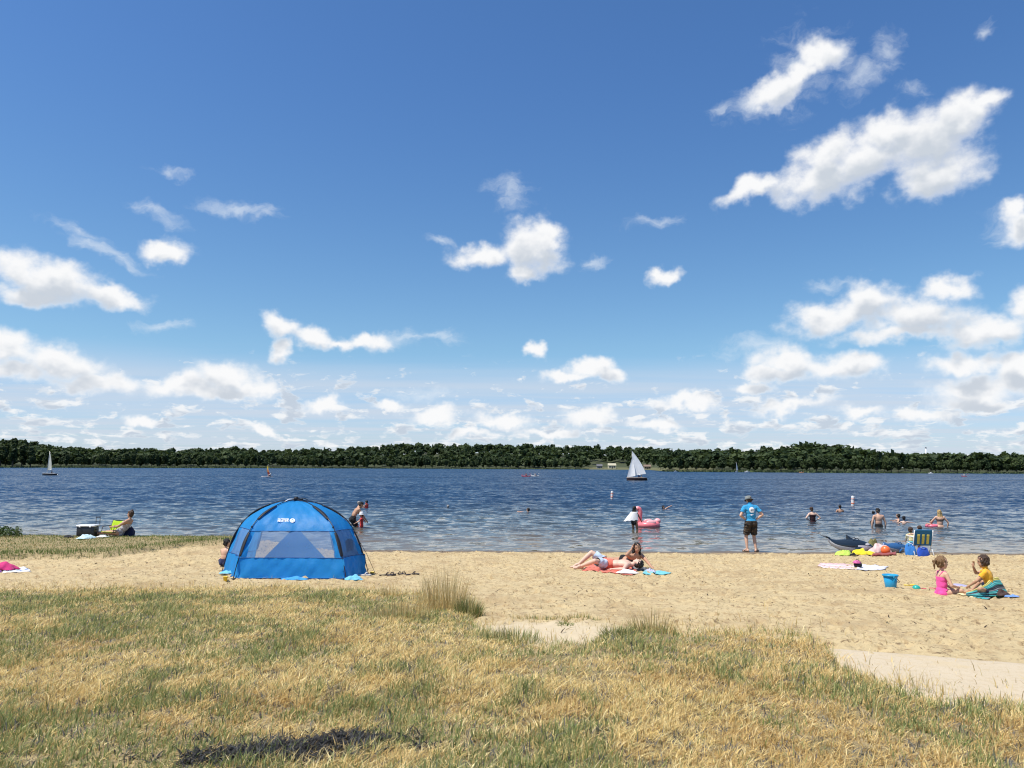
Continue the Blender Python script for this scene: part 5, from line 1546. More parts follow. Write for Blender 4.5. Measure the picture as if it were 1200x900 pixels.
DKP = pm('print_navy', (0.03, 0.06, 0.12), 0.7, 0.05)
print_on(manb, sh, [disc(-0.026, zc_ + 0.005, 0.014, 0.034, 12), disc(0.026, zc_ + 0.005, 0.014, 0.034, 12)], DKP, 'print_mark', 0.007)
print_on(manb, sh, [disc(0.03, zc_ - 0.07, 0.05, 0.012, 12), [(-0.07, 1.14), (-0.03, 1.152), (0.02, 1.155), (0.08, 1.178), (0.085, 1.17), (0.02, 1.135), (-0.03, 1.118), (-0.035, 1.128)]], WHITE, 'print_swoosh', 0.006)

# ---- girl in the pink swimsuit
girl = Body(1.06, gp(1104, 696.5), R(-84), dict(P=(0, 0, 0.085), U=(0, 0.03, 1), U2=(0, 0.06, 1), hu=(0, 0.02, 1), hf=(0.05, 1, 0.0),
    handR=(0.12, 0.17, 0.17), elbR=(0.5, -1, 0.1), handL=(-0.10, 0.22, 0.12), elbL=(-0.5, -1, 0), curlR=0.5,
    footR=(0.05, 0.43, 0.035), kneeR=(0.6, 0.3, 0.62), footL=(-0.10, 0.46, 0.035), kneeL=(-0.3, 0.3, 0.9), toeR=(-0.5, 0.8, 0), toeL=(0.3, 1, 0), soleR=(-0.6, 0, -0.7)), SK_LIGHT,
    'little girl in a hot pink swimsuit sitting on the sand with a ponytail', 0.0085, child=1.0)
girl.wear('swimsuit', {'pelvis': (0, 1), 'belly': (0, 1), 'chest': (0, 0.62), 'thigh': (0, 0.10)}, PINKCL, 0.006)
for q in (-1, 1):
    a = girl.N + girl.R2 * (q * 0.055)
    MB().tube([girl.M + girl.U2 * 0.12 + girl.R2 * (q * 0.055) + girl.F2 * 0.060, a + girl.F2 * 0.030 + girl.U2 * 0.0, a + girl.U2 * 0.008, a - girl.F2 * 0.030, girl.M + girl.U2 * 0.11 + girl.R2 * (q * 0.03) - girl.F2 * 0.058], 0.008, 6).build('shoulder_strap', PINKCL, girl.o)
girl.hair(H_DBLOND, 'tail')

# ---- boy wrapped in a striped towel
boy_l = gp(1161, 699.5)
BOY_YAW = R(48)
boy = Body(1.0, boy_l, BOY_YAW, dict(P=(0, 0, 0.085), U=(0, 0.10, 1), U2=(0, 0.22, 1), hu=(0, 0.10, 1), hf=(0.05, 1, -0.12),
    handR=(0.03, 0.21, 0.40), elbR=(0.8, 0.2, -1), fingR=(0, -0.2, 1), handL=(-0.10, 0.24, 0.13), elbL=(-0.9, -0.6, 0.2), curlR=0.8,
    footR=(0.10, 0.26, 0.035), kneeR=(0.6, 0.2, 0.8), footL=(-0.12, 0.22, 0.035), kneeL=(-0.9, 0.3, 0.25), toeL=(0.4, 1, 0), toeR=(0, 1, 0)), SK_TAN,
    'small child in an amber top sitting on the sand in a striped towel', 0.0085, child=1.0)
boy.wear('top', {'chest': (0, 1), 'belly': (0.2, 1), 'neck': (0, 0.1), 'uarm': (0, 0.55)}, YELCL, 0.009, 0.006)
boy.wear('shorts', {'pelvis': (0, 1), 'thigh': (0, 0.7), 'belly': (0, 0.2)}, NAVY, 0.008, 0.008)
boy.hair(H_BROWN, 'bob')
STR = [cloth_mat('str_dark', (0.02, 0.035, 0.05)), TEAL, cloth_mat('str_aqua', (0.12, 0.45, 0.45)), cloth_mat('str_yellow', (0.62, 0.55, 0.16)), GREYCL]
def striped_wrap():
    mb = MB(); n = 40; rowsn = 12
    order = [1, 0, 2, 1, 4, 0, 0, 1, 2, 1, 3, 3]
    pts = []
    for j in range(rowsn + 1):
        w = j / rowsn; row = []
        for i in range(n + 1):
            u = i / n
            th = R(205) - R(235) * u                  # round the back, from the camera-side knee to the far hip (local axes)
            hgt = 0.045 + 0.21 * math.sin(math.pi * min(1, u * 1.15)) ** 1.2
            rad = 0.285 - 0.095 * w * math.sin(math.pi * u) + 0.018 * math.sin(u * 23 + w * 4) + 0.05 * (1 - u) ** 3
            x = math.cos(th) * rad * 0.95; y = -abs(math.sin(th)) * rad if th > 0 and th < math.pi else math.sin(th) * -rad * 0.4
            x = math.cos(math.pi + (th - math.pi)) * rad
            row.append((-math.cos(math.pi * 1.25 * u + 0.1) * rad * 1.0, 0.06 - math.sin(math.pi * 1.02 * u + 0.05) * rad * 0.95 + 0.20 * (1 - u) ** 2.2, 0.012 + hgt * w))
        pts.append(row)
    for j in range(rowsn): mb.sheet([pts[j], pts[j + 1]], order[j])
    o = mb.build('striped_towel', STR, None, True, solid=0.008)
    o.location = boy_l; o.rotation_euler = (0, 0, BOY_YAW)
    tag(o, 'teal, yellow and dark striped towel wrapped round the child in amber', 'towel')
striped_wrap()
def striped_flat(name, label, corners, order, mats, seed):
    A, B, C_, D_ = [Vector((c.x, c.y)) for c in corners]; c0 = (A + B + C_ + D_) / 4; z0 = float(surf(c0.x, c0.y))
    mb = MB(); n = 20; m_ = len(order) * 2; pts = []
    for j in range(m_ + 1):
        row = []
        for i in range(n + 1):
            q = A.lerp(B, i / n).lerp(D_.lerp(C_, i / n), j / m_)
            z = max(float(g0(q.x, q.y)) - 0.004, float(surf(q.x, q.y))) + 0.008 + 0.03 * abs(float(fbm(q.x * 7, q.y * 7, 3, seed)))
            row.append((q.x - c0.x, q.y - c0.y, z - z0))
        pts.append(row)
    for j in range(m_): mb.sheet([pts[j], pts[j + 1]], order[j // 2])
    o = mb.build(name, mats, None, True, solid=0.006); o.location = (c0.x, c0.y, z0)
    return tag(o, label, 'towel')
striped_flat('striped_towel', 'rumpled end of striped towel spread on the sand in front of the seated child', [at(1133, 700), at(1158, 703.5), at(1164, 697), at(1138, 692)], [1, 4, 2, 0, 1], STR, 5)
heap('bundled_clothes', 'dark brown bundle of clothes on the sand behind the seated child in amber', at(1175, 700.5), 0.10, 0.09, 0.09, cloth_mat('brown_print', (0.06, 0.035, 0.03), 0.6), 31, 'clothes')
heap('blue_cloth', 'small blue cloth on the sand beside the dark brown bundle', at(1186, 702), 0.10, 0.06, 0.025, cloth_mat('cornflower', (0.16, 0.30, 0.66)), 33, 'cloth')
flat_cloth('yellow_mat', 'corner of pale yellow cloth under the pink-suited girl\'s feet', [at(1122, 697.5), at(1140, 702), at(1144, 699), at(1128, 694)], cloth_mat('pale_yellow', (0.72, 0.62, 0.36)), 0.006, 8, 10, cat='cloth')

def lathe_obj(name, label, cat, c, prof, mat, seg=24, tilt=None):
    o = MB().lathe(prof, seg).build(name, mat, None, True); o.location = c
    if tilt: o.rotation_euler = tilt
    return tag(o, label, cat)
# ---- toys
c = gp(1127, 688); lathe_obj('frisbee', 'pale lilac flying disc lying between the girl and the seated child', 'flying disc', (c[0], c[1], c[2] + 0.012), [(0, 0.024), (0.10, 0.024), (0.125, 0.018), (0.135, 0.0), (0.130, -0.004), (0.120, 0.012), (0.10, 0.018), (0, 0.018)], plastic('lilac', (0.42, 0.38, 0.55)), tilt=(0.08, 0.1, 0))
def bucket():
    c = gp(1044, 689.5); root = empty('toy_bucket', (c[0], c[1], c[2] - 0.01)); tag(root, 'bright blue plastic sand bucket with its handle hanging down', 'bucket')
    BL = plastic('cyan_blue', (0.02, 0.30, 0.55), 0.3)
    MB().lathe([(0, 0.0), (0.078, 0.0), (0.084, 0.008), (0.114, 0.215), (0.110, 0.215), (0.080, 0.012), (0, 0.012)], 30).build('bucket_wall', BL, root)
    MB().lathe([(0.112, 0.195), (0.124, 0.196), (0.127, 0.218), (0.112, 0.221), (0.112, 0.195)], 30).build('rim', BL, root)
    for sx in (-1, 1): MB().box((sx * 0.0, sx * 0.126, 0.195), (0.03, 0.014, 0.04)).build('handle_lug', BL, root, bevel=0.004)
    pts = []
    for k in range(17):
        a = math.pi * k / 16
        pts.append((0.015 + math.sin(a) * 0.125 * 0.92, math.cos(a) * 0.132, 0.195 - math.sin(a) * 0.10))
    MB().tube(pts, 0.0055, 6).build('handle', pm('brown_wire', (0.16, 0.08, 0.06), 0.5), root)
bucket()
def toy_ball():
    c = gp(1074, 691.5); root = empty('toy_sieve', (c[0], c[1], c[2])); tag(root, 'round teal plastic sand mould lying beside the pink toy', 'toy')
    MB().ball((0, 0, 0.045), (0.062, 0.062, 0.052), 20, 12).build('dome', plastic('teal', (0.02, 0.36, 0.30), 0.3), root)
    MB().lathe([(0.060, 0.02), (0.072, 0.022), (0.072, 0.032), (0.058, 0.034)], 24).build('rim', plastic('teal_light', (0.06, 0.44, 0.38), 0.3), root)
    MB().tube([(0.05, -0.02, 0.04), (0.075, -0.02, 0.03), (0.095, -0.03, 0.02)], 0.010, 8).build('knob', plastic('green', (0.10, 0.34, 0.08)), root)
toy_ball()
def toy_spade(px, py, rz, label, mat, L=0.22):
    c = gp(px, py); root = empty('toy_spade', (c[0], c[1], c[2] + 0.014), rz); tag(root, label, 'toy spade')
    g = [[((i / 6 - 0.5) * 0.075 * (1 - 0.25 * (j / 6) ** 3), -L * 0.5 + j / 6 * L * 0.42, 0.012 + 0.02 * (i / 6 - 0.5) ** 2 * 4) for i in range(7)] for j in range(7)]
    MB().sheet(g).build('blade', mat, root, True, solid=0.005)
    MB().tube([(0, -L * 0.1, 0.014), (0, L * 0.4, 0.016)], 0.009, 8).build('shaft', mat, root)
    MB().tube([(-0.035, L * 0.40, 0.016), (-0.03, L * 0.5, 0.016), (0.03, L * 0.5, 0.016), (0.035, L * 0.40, 0.016), (-0.035, L * 0.40, 0.016)], 0.007, 8).build('grip', mat, root)
toy_spade(1066, 687.5, 1.25, 'small yellow plastic spade lying beside the teal sand mould', plastic('yellow', (0.75, 0.55, 0.06)), 0.17)
toy_spade(1087, 691.5, 1.1, 'pinkish red plastic spade lying between the teal mould and the girl', plastic('rose', (0.55, 0.10, 0.12)), 0.24)

# ---- towel with the pink and black bag
striped_flat('beach_towel', 'pale pink towel end laid out flat on the sand beyond the blue bucket', [at(957, 665), at(1003, 669), at(1008, 663.5), at(962, 660.5)], [0, 1, 0, 1], [cloth_mat('blush', (0.74, 0.60, 0.57)), cloth_mat('pale_pink', (0.72, 0.47, 0.46))], 15)
flat_cloth('beach_towel', 'pale lavender-white towel laid flat on the sand next to the pink towel end', [at(1003, 669), at(1037, 668.5), at(1041, 664.5), at(1010, 663)], cloth_mat('lavender_white', (0.60, 0.60, 0.68)), 0.012, 16, 20)
def helmet_bag():
    c = gp(1005, 666); root = empty('beach_bag', (c[0], c[1], c[2])); tag(root, 'small rounded bag, pink on top and black beneath, standing on the pale towel', 'bag')
    MB().ball((0.01, 0, 0.085), (0.092, 0.085, 0.098), 20, 14).build('bag_body', BLKCL, root)
    mb = MB(); g = []
    for j in range(9):
        t = 0.05 + j / 8 * 1.25
        g.append([(-0.012 + 0.097 * math.sin(t) * math.cos(a), 0.097 * 0.93 * math.sin(t) * math.sin(a), 0.098 + 0.092 * math.cos(t)) for a in np.linspace(0, 2 * math.pi, 25)])
    mb.sheet(g).build('bag_flap', pm('pink_print', (0.50, 0.10, 0.26), 0.7, 0.7, 24.0), root, True, solid=0.005)
    MB().tube([(-0.04, 0, 0.185), (-0.02, 0, 0.205), (0.02, 0, 0.205), (0.04, 0, 0.18)], 0.006, 6).build('carry_loop', BLKCL, root)
helmet_bag()

# ---- sunbathing couple
cl = gp(713, 668.5)
flat_cloth('beach_towel', 'coral red towel under the sunbathing man', [at(683, 669), at(742, 675), at(752, 664), at(694, 661)], CORAL, 0.010, 22, 26)
towel_z = 0.03
man2 = Body(1.66, (cl[0], cl[1], cl[2] + towel_z), 0.0, dict(P=(0, 0, 0.105), U=(0.955, -0.27, 0.02), F=(0, 0.0, 1), U2=(0.955, -0.28, 0.03), F2=(0, 0, 1), hu=(0.96, -0.25, 0.10), hf=(0.05, 0.1, 1),
    footR=(-0.64, 0.14, 0.075), kneeR=(-0.2, 0.1, 1), toeR=(-1, 0.1, -0.05), footL=(-0.60, -0.10, 0.07), kneeL=(0.0, -0.9, 0.42), toeL=(-0.9, -0.4, 0.1), soleL=(0.2, 0.5, -0.8),
    handL=(0.05, -0.42, 0.05), elbL=(0.2, -1, -0.1), palmL=(0, 0, -1), handR=(0.15, 0.32, 0.06), elbR=(0.3, 1, 0.0), palmR=(0, 0, -1)), SK_PALE, 'man lying on his back on the coral towel with one knee raised', 0.0105, build=1.0)
man2.wear('swim_shorts', {'pelvis': (0, 1), 'thigh': (0, 0.18)}, CORAL, 0.012)
man2.wear('shorts_leg', {'thigh': (0.16, 0.84)}, PALEBL, 0.020, 0.018)
man2.hair(H_BLACK)
heap('white_shirt', 'crumpled white shirt beside the lying man\'s shoulder', at(736, 673.5), 0.22, 0.09, 0.085, WHITECL, 41, 'shirt')
heap('folded_hoodie', 'dark grey folded hoodie between the lying man\'s head and the woman', at(749, 669), 0.17, 0.13, 0.16, GREYCL, 43, 'hoodie')
flat_cloth('beach_towel', 'aqua towel on the sand under the propped woman', [at(752, 674.5), at(783, 674.3), at(787, 672), at(764, 669)], AQUA, 0.010, 24, 22)
heap('clothes_heap', 'small lilac and white heap of clothes on the aqua towel', at(762, 672), 0.12, 0.09, 0.085, pm('cloth_lilac_print', (0.45, 0.42, 0.55), 0.85, 0.7, 26.0), 47, 'clothes')
wl = gp(754, 667.5)
wom = Body(1.62, (wl[0], wl[1], wl[2] + 0.012), 0.0, dict(P=(-0.28, 0.62, 0.115), U=(0.42, -0.9, 0.10), F=(0.0, -0.1, -1), U2=(0.30, -0.78, 0.52), F2=(0.25, -0.6, -0.8), hu=(0.06, -0.05, 1), hf=(0.10, -1, -0.05),
    handR=(-0.24, 0.13, 0.41), elbR=(-0.8, -0.6, -1), fingR=(0.35, 0.35, 0.9), palmR=(0.8, 0, 0.1), handL=(0.16, -0.16, 0.05), elbL=(0.8, 0.6, -0.1), fingL=(0.1, -1, 0), palmL=(0, 0, -1),
    footL=(-0.72, 1.35, 0.075), kneeL=(0, 0, -1), footR=(-0.86, 1.28, 0.075), kneeR=(0, 0, -1), toeL=(-0.4, 1, -0.2), toeR=(-0.4, 1, -0.2), soleL=(0, 0, 1), soleR=(0, 0, 1)), SK_TAN, 'dark haired woman in black propped on her elbow behind the lying man', 0.0105, female=True)
wom.wear('swim_top', {'chest': (0.0, 0.72)}, BLKCL, 0.010)
wom.wear('swim_bottom', {'pelvis': (0, 0.9), 'thigh': (0, 0.08)}, BLKCL, 0.008)
wom.hair(H_BLACK, 'long')

# ---- left edge: pink cloth and white towel
heap('beach_cloth', 'crumpled hot pink cloth on the sand below the grassy bank', at(4, 668), 0.30, 0.22, 0.15, cloth_mat('magenta', (0.55, 0.03, 0.16)), 51, 'cloth')
heap('beach_cloth', 'crumpled purple cloth beside the hot pink one', at(-9, 671), 0.20, 0.16, 0.10, cloth_mat('purple', (0.20, 0.05, 0.28)), 53, 'cloth')
striped_flat('beach_towel', 'white towel with a blue stripe lying beside the hot pink cloth', [at(2, 673), at(37, 671), at(30, 665.5), at(6, 668)], [0, 0, 1, 0, 0], [WHITECL, cloth_mat('stripe_blue', (0.06, 0.16, 0.42))], 55)

# ---- child behind the tent's left corner
kid = Body(1.02, gp(262.5, 664), R(-12), dict(P=(0, 0, 0.085), U=(0, 0.12, 1), U2=(0, 0.18, 1), handL=(-0.16, 0.24, 0.10), handR=(0.16, 0.24, 0.10), footL=(-0.12, 0.34, 0.035), footR=(0.12, 0.34, 0.035), kneeL=(-0.8, 0.2, 0.5), kneeR=(0.8, 0.2, 0.5), hf=(0.3, 1, -0.1)), SK_LIGHT, 'bare-backed dark haired child sitting at the left corner of the tent', 0.008, child=1.0)
kid.hair(H_BLACK); kid.wear('swim_trunks', {'pelvis': (0, 1), 'thigh': (0, 0.7)}, NAVY, 0.008, 0.006)
# ---- someone inside the tent
q = at_y(410.5, 641, 15.55)
ins = Body(1.18, (q.x, 15.55, G(q.x, 15.55) + 0.035), R(35), dict(P=(0, 0, 0.10), U=(0, 0.05, 1), U2=(0, 0.15, 1), footL=(-0.10, 0.50, 0.045), footR=(0.12, 0.48, 0.045), kneeL=(-0.3, 0, 1), kneeR=(0.3, 0, 1), handL=(-0.18, 0.25, 0.2), handR=(0.18, 0.25, 0.2), hf=(-0.5, 1, -0.2)), SK_TAN, 'person in a pale grey top sitting inside the blue tent', 0.011, child=0.5)
ins.hair(H_BLACK, 'loose'); ins.wear('top', {'chest': (0, 1), 'belly': (0, 1), 'uarm': (0, 0.7)}, cloth_mat('pale_grey', (0.50, 0.52, 0.56)), 0.012); ins.wear('shorts', {'pelvis': (0, 1), 'thigh': (0, 0.8)}, NAVY, 0.01)

# ---- on the grassy bank: woman, chair, cooler
sl = gp(140, 633.5)
sunb = Body(1.46, (sl[0], sl[1], sl[2] + 0.02), R(88), dict(P=(0, 0, 0.12), U=(0, -0.75, 0.68), U2=(0, -0.50, 0.82), hu=(0, -0.1, 1), hf=(0.1, 1, -0.30), handR=(0.14, 0.12, 0.26), handL=(-0.13, 0.16, 0.26), elbR=(0.7, -0.8, -0.3), elbL=(-0.7, -0.8, -0.3),
    footR=(0.08, 0.80, 0.06), footL=(-0.08, 0.74, 0.06), kneeR=(0.1, 0, 1), kneeL=(-0.1, 0, 1)), SK_TAN, 'woman with a hair bun sunbathing on the grassy bank beside the cooler', 0.011, female=True)
sunb.hair(H_BROWN, 'bun'); sunb.wear('swimsuit', {'pelvis': (0, 1), 'belly': (0, 1), 'chest': (0, 0.66)}, pm('cloth_bw_print', (0.40, 0.38, 0.42), 0.85, 0.9, 22.0), 0.009)
def camp_chair(px, py, rz, mat, label):
    c = gp(px, py); root = empty('beach_chair', c, rz); root.scale = (0.74, 0.74, 0.80); tag(root, label, 'chair')
    FR = pm('chair_tube_dark', (0.03, 0.03, 0.035), 0.4, 0.1)
    g = [[((i / 8 - 0.5) * 0.50, -0.18 - 0.16 * (j / 8) - 0.03 * math.sin(math.pi * i / 8), 0.16 + 0.36 * (j / 8)) for i in range(9)] for j in range(9)]
    MB().sheet(g).build('backrest', mat, root, True, solid=0.012)
    g = [[((i / 8 - 0.5) * 0.50, -0.18 + 0.42 * (j / 8), 0.16 - 0.03 * math.sin(math.pi * j / 8) + 0.02 * j / 8) for i in range(9)] for j in range(9)]
    MB().sheet(g).build('seat', mat, root, True, solid=0.012)
    for sx in (-0.26, 0.26):
        MB().tube([(sx, -0.35, 0.54), (sx, -0.17, 0.155), (sx, 0.02, 0.0)], 0.012, 8).build('back_post', FR, root)
        MB().tube([(sx, 0.26, 0.17), (sx, -0.14, 0.15), (sx, -0.24, 0.0)], 0.012, 8).build('leg', FR, root)
        MB().tube([(sx, -0.27, 0.36), (sx, 0.16, 0.35), (sx, 0.20, 0.17)], 0.014, 8).build('armrest', FR, root)
    MB().tube([(-0.26, -0.35, 0.54), (0.26, -0.35, 0.54)], 0.012, 8).build('top_rail', FR, root)
c_ = at(133, 632)
camp_chair(130, 633.6, R(165), cloth_mat('lime', (0.42, 0.62, 0.02)), 'low lime green folding chair on the grassy bank behind the sunbathing woman')
tote('swim_bag', 'navy blue bag on the grass behind the sunbathing woman\'s back', 150, 633.2, 0.30, 0.22, 0.24, NAVY)
def cooler():
    c = gp(102, 634); root = empty('cool_box', (c[0], c[1], c[2]), R(4)); root.scale = (0.86, 0.86, 0.80); tag(root, 'dark wheeled cool box with a white lid and pull handle on the grassy bank', 'cool box')
    DK = plastic('charcoal', (0.022, 0.024, 0.028), 0.45); WL = plastic('off_white', (0.72, 0.73, 0.73), 0.4)
    MB().box((0, 0, 0.185), (0.54, 0.36, 0.31)).build('box_body', DK, root, bevel=0.03)
    MB().box((0, 0, 0.372), (0.58, 0.39, 0.06)).build('lid', WL, root, bevel=0.02)
    for sx in (0.15, 0.27): MB().tube([(sx, 0.20, 0.33), (sx, 0.20, 0.64)], 0.010, 8).build('handle_rod', DK, root)
    MB().tube([(0.14, 0.20, 0.64), (0.28, 0.20, 0.64)], 0.014, 8).build('handle_grip', DK, root)
    for sx in (-1, 1):
        MB().tube([(sx * 0.272, -0.08, 0.25), (sx * 0.30, -0.08, 0.24), (sx * 0.30, 0.08, 0.24), (sx * 0.272, 0.08, 0.25)], 0.010, 6).build('side_handle', DK, root)
    for sx in (0.18, 0.24): MB().lathe([(0, -0.02), (0.05, -0.02), (0.05, 0.02), (0, 0.02)], 14, (sx, 0.19, 0.05), frame=Matrix.Rotation(R(90), 3, 'Y')).build('wheel', DK, root)
    for sx in (-0.16, 0.16): MB().box((sx, -0.20, 0.345), (0.05, 0.012, 0.05)).build('latch', WL, root)
cooler()
heap('towel', 'crumpled pale blue towel on the grass at the sunbathing woman\'s feet', at(100, 636.5), 0.24, 0.14, 0.13, cloth_mat('ice_blue', (0.50, 0.66, 0.70)), 63)
heap('dark_cloth', 'flat dark cloth on the grass beside the cool box', at(80, 635), 0.14, 0.10, 0.05, BLKCL, 65, 'cloth')
heap('white_cloth', 'small white cloth on the grass under the sunbathing woman\'s knees', at(120, 635), 0.16, 0.10, 0.05, WHITECL, 67, 'cloth')

# ================================================================== inflatables and belongings at the waterline
def spindle(mb, pts, rads, flat, up, split=None, seg=18):
    """body of revolution with two-colour upper / lower half"""
    pts = [Vector(p) for p in pts]; n = len(pts); v = []; f = []; mi = []
    up = Vector(up)
    for i, p in enumerate(pts):
        t = (pts[min(i + 1, n - 1)] - pts[max(i - 1, 0)]).normalized(); a = (up - t * up.dot(t)).normalized(); b = t.cross(a)
        for k in range(seg):
            q = 2 * math.pi * k / seg
            v.append(p + a * math.cos(q) * rads[i] * flat + b * math.sin(q) * rads[i])
    for i in range(n - 1):
        for k in range(seg):
            f.append((i * seg + k, i * seg + (k + 1) % seg, (i + 1) * seg + (k + 1) % seg, (i + 1) * seg + k))
            mi.append(1 if (split and math.cos(2 * math.pi * (k + 0.5) / seg) < split(i / (n - 1))) else 0)
    k0 = len(mb.v); mb.v += [tuple(p) for p in v]; mb.f += [tuple(i + k0 for i in q) for q in f]; mb.mi += mi
def fin(mb, base_a, base_b, tip, thick, mi=0, n=7):
    a, b, t = Vector(base_a), Vector(base_b), Vector(tip)
    nrm = (b - a).cross(t - a).normalized()
    g1, g2 = [], []
    for j in range(n):
        w = j / (n - 1)
        row1, row2 = [], []
        for i in range(n):
            u = i / (n - 1); q = a.lerp(b, u).lerp(t, w ** 0.9)
            th = thick * math.sin(math.pi * u) ** 0.6 * (1 - 0.8 * w) + 0.002
            row1.append(q + nrm * th); row2.append(q - nrm * th)
        g1.append(row1); g2.append(row2)
    mb.sheet(g1, mi); mb.sheet([r[::-1] for r in g2], mi)
VDARK = plastic('vinyl_blueblack', (0.018, 0.030, 0.048), 0.22); VWHITE = plastic('vinyl_white', (0.72, 0.74, 0.76), 0.25); VBLUE = plastic('vinyl_blue', (0.03, 0.10, 0.24), 0.25); VGREY = plastic('vinyl_grey', (0.42, 0.45, 0.48), 0.25)
def inflatable(px0, px1, py, label, top, bottom, flip, dorsal=True, tail_up=True, hz=1.0, rz=0.0):
    a = at(px0, py); b = at(px1, py)
    L = (b - a).length; c = (a + b) / 2
    root = empty('inflatable_whale', (c.x, c.y, float(surf(c.x, c.y))), rz); tag(root, label, 'inflatable')
    s = -1 if flip else 1                                   # nose towards +x unless flipped
    r0 = L * 0.140 * hz
    xs = np.linspace(-0.40, 0.5, 16)
    pr = [0.16, 0.36, 0.52, 0.66, 0.78, 0.88, 0.95, 1.0, 1.0, 0.97, 0.92, 0.84, 0.72, 0.56, 0.36, 0.05]
    zz = [0.22 if tail_up else 0.06, 0.13, 0.075, 0.05, 0.03, 0.02, 0.01, 0, 0, 0, 0, -0.002, -0.006, -0.012, -0.02, -0.03]
    mb = MB(); spindle(mb, [(s * x * L, 0, r0 * 0.92 + z * L * (0.7 if tail_up else 1)) for x, z in zip(xs, zz)], [r0 * p for p in pr], 0.95, (0, 0, 1), lambda t: -0.25 + 0.5 * (t > 0.55) * (t < 0.9))
    mb.build('body', [top, bottom], root)
    tz = r0 * 0.92 + zz[0] * L * (0.7 if tail_up else 1); tx = -0.40 * L * s
    mb = MB(); fin(mb, (tx, 0.0, tz + 0.01), (tx + s * L * 0.06, 0, tz - 0.02), (tx - s * L * 0.10, r0 * 1.0, tz + L * 0.05), 0.03); fin(mb, (tx, 0.0, tz + 0.01), (tx + s * L * 0.06, 0, tz - 0.02), (tx - s * L * 0.10, -r0 * 1.0, tz + L * 0.05), 0.03)
    mb.build('tail_fluke', top, root)
    if dorsal:
        mb = MB(); fin(mb, (s * -0.03 * L, 0, r0 * 1.72), (s * 0.14 * L, 0, r0 * 1.74), (s * -0.03 * L, 0, r0 * 2.5), 0.045); mb.build('dorsal_fin', top, root)
    for q in (-1, 1):
        mb = MB(); fin(mb, (s * 0.10 * L, q * r0 * 0.82, r0 * 0.8), (s * 0.24 * L, q * r0 * 0.80, r0 * 0.75), (s * 0.0 * L, q * r0 * 1.75, r0 * 0.25), 0.03); mb.build('side_fin', top, root)
        mb = MB(); mb.ball((s * 0.345 * L, q * r0 * 0.66, r0 * 1.18), (L * 0.045, 0.012, r0 * 0.14), 12, 8); mb.build('eye_patch', VWHITE, root)
        MB().tube([(s * 0.08 * L, q * r0 * 0.5, r0 * 1.72), (s * 0.11 * L, q * r0 * 0.5, r0 * 2.0), (s * 0.17 * L, q * r0 * 0.5, r0 * 2.0), (s * 0.20 * L, q * r0 * 0.5, r0 * 1.70)], 0.012, 6).build('grab_handle', top, root)
    return root
inflatable(965, 1023, 647, 'glossy blue-black inflatable whale with raised tail at the waterline', VDARK, VWHITE, False)
inflatable(1031, 1066, 648, 'blue and white inflatable shark with its nose towards the folding chair', VBLUE, VGREY, False, dorsal=False, tail_up=False, hz=1.25)
heap('towel', 'lime green towel heap in front of the blue-black whale', at(989, 651.5), 0.26, 0.16, 0.17, cloth_mat('lime_towel', (0.45, 0.62, 0.10)), 71)
heap('towel', 'bright yellow towel heap next to the lime one in front of the whale', at(1012, 651), 0.34, 0.18, 0.19, cloth_mat('yellow_towel', (0.80, 0.66, 0.03)), 73)
heap('snorkel_mask', 'dark snorkel mask lying against the lime towel heap', at(1000, 652), 0.10, 0.06, 0.09, BLKCL, 75, 'mask')
heap('pink_float', 'deflated pale pink float heaped between the whale and the shark', at(1030, 648.5), 0.36, 0.25, 0.34, plastic('blush', (0.74, 0.50, 0.47), 0.35), 77, 'float')
heap('print_towel', 'dark and yellow printed towel on top of the pale pink float', at(1023, 645), 0.22, 0.16, 0.44, pm('cloth_dark_print', (0.16, 0.14, 0.05), 0.85, 0.95, 14.0), 79)
def beach_ball():
    c = gp(1038, 650.5); root = empty('beach_ball', c); tag(root, 'small orange ball in front of the pale pink float', 'ball')
    MB().ball((0, 0, 0.125), 0.135, 24, 16).build('ball_skin', plastic('orange', (0.78, 0.16, 0.04), 0.35), root)
    MB().lathe([(0.0, 0.262), (0.012, 0.262), (0.014, 0.256), (0.0, 0.254)], 10).build('valve', VWHITE, root)
beach_ball()
flat_cloth('body_board', 'reddish brown mat lying flat on the sand in front of the orange ball', [at(1022, 653), at(1050, 652), at(1050, 650), at(1024, 650.5)], cloth_mat('maroon', (0.30, 0.07, 0.06)), 0.004, 81, 12, 0.04, 'mat', 0.02)
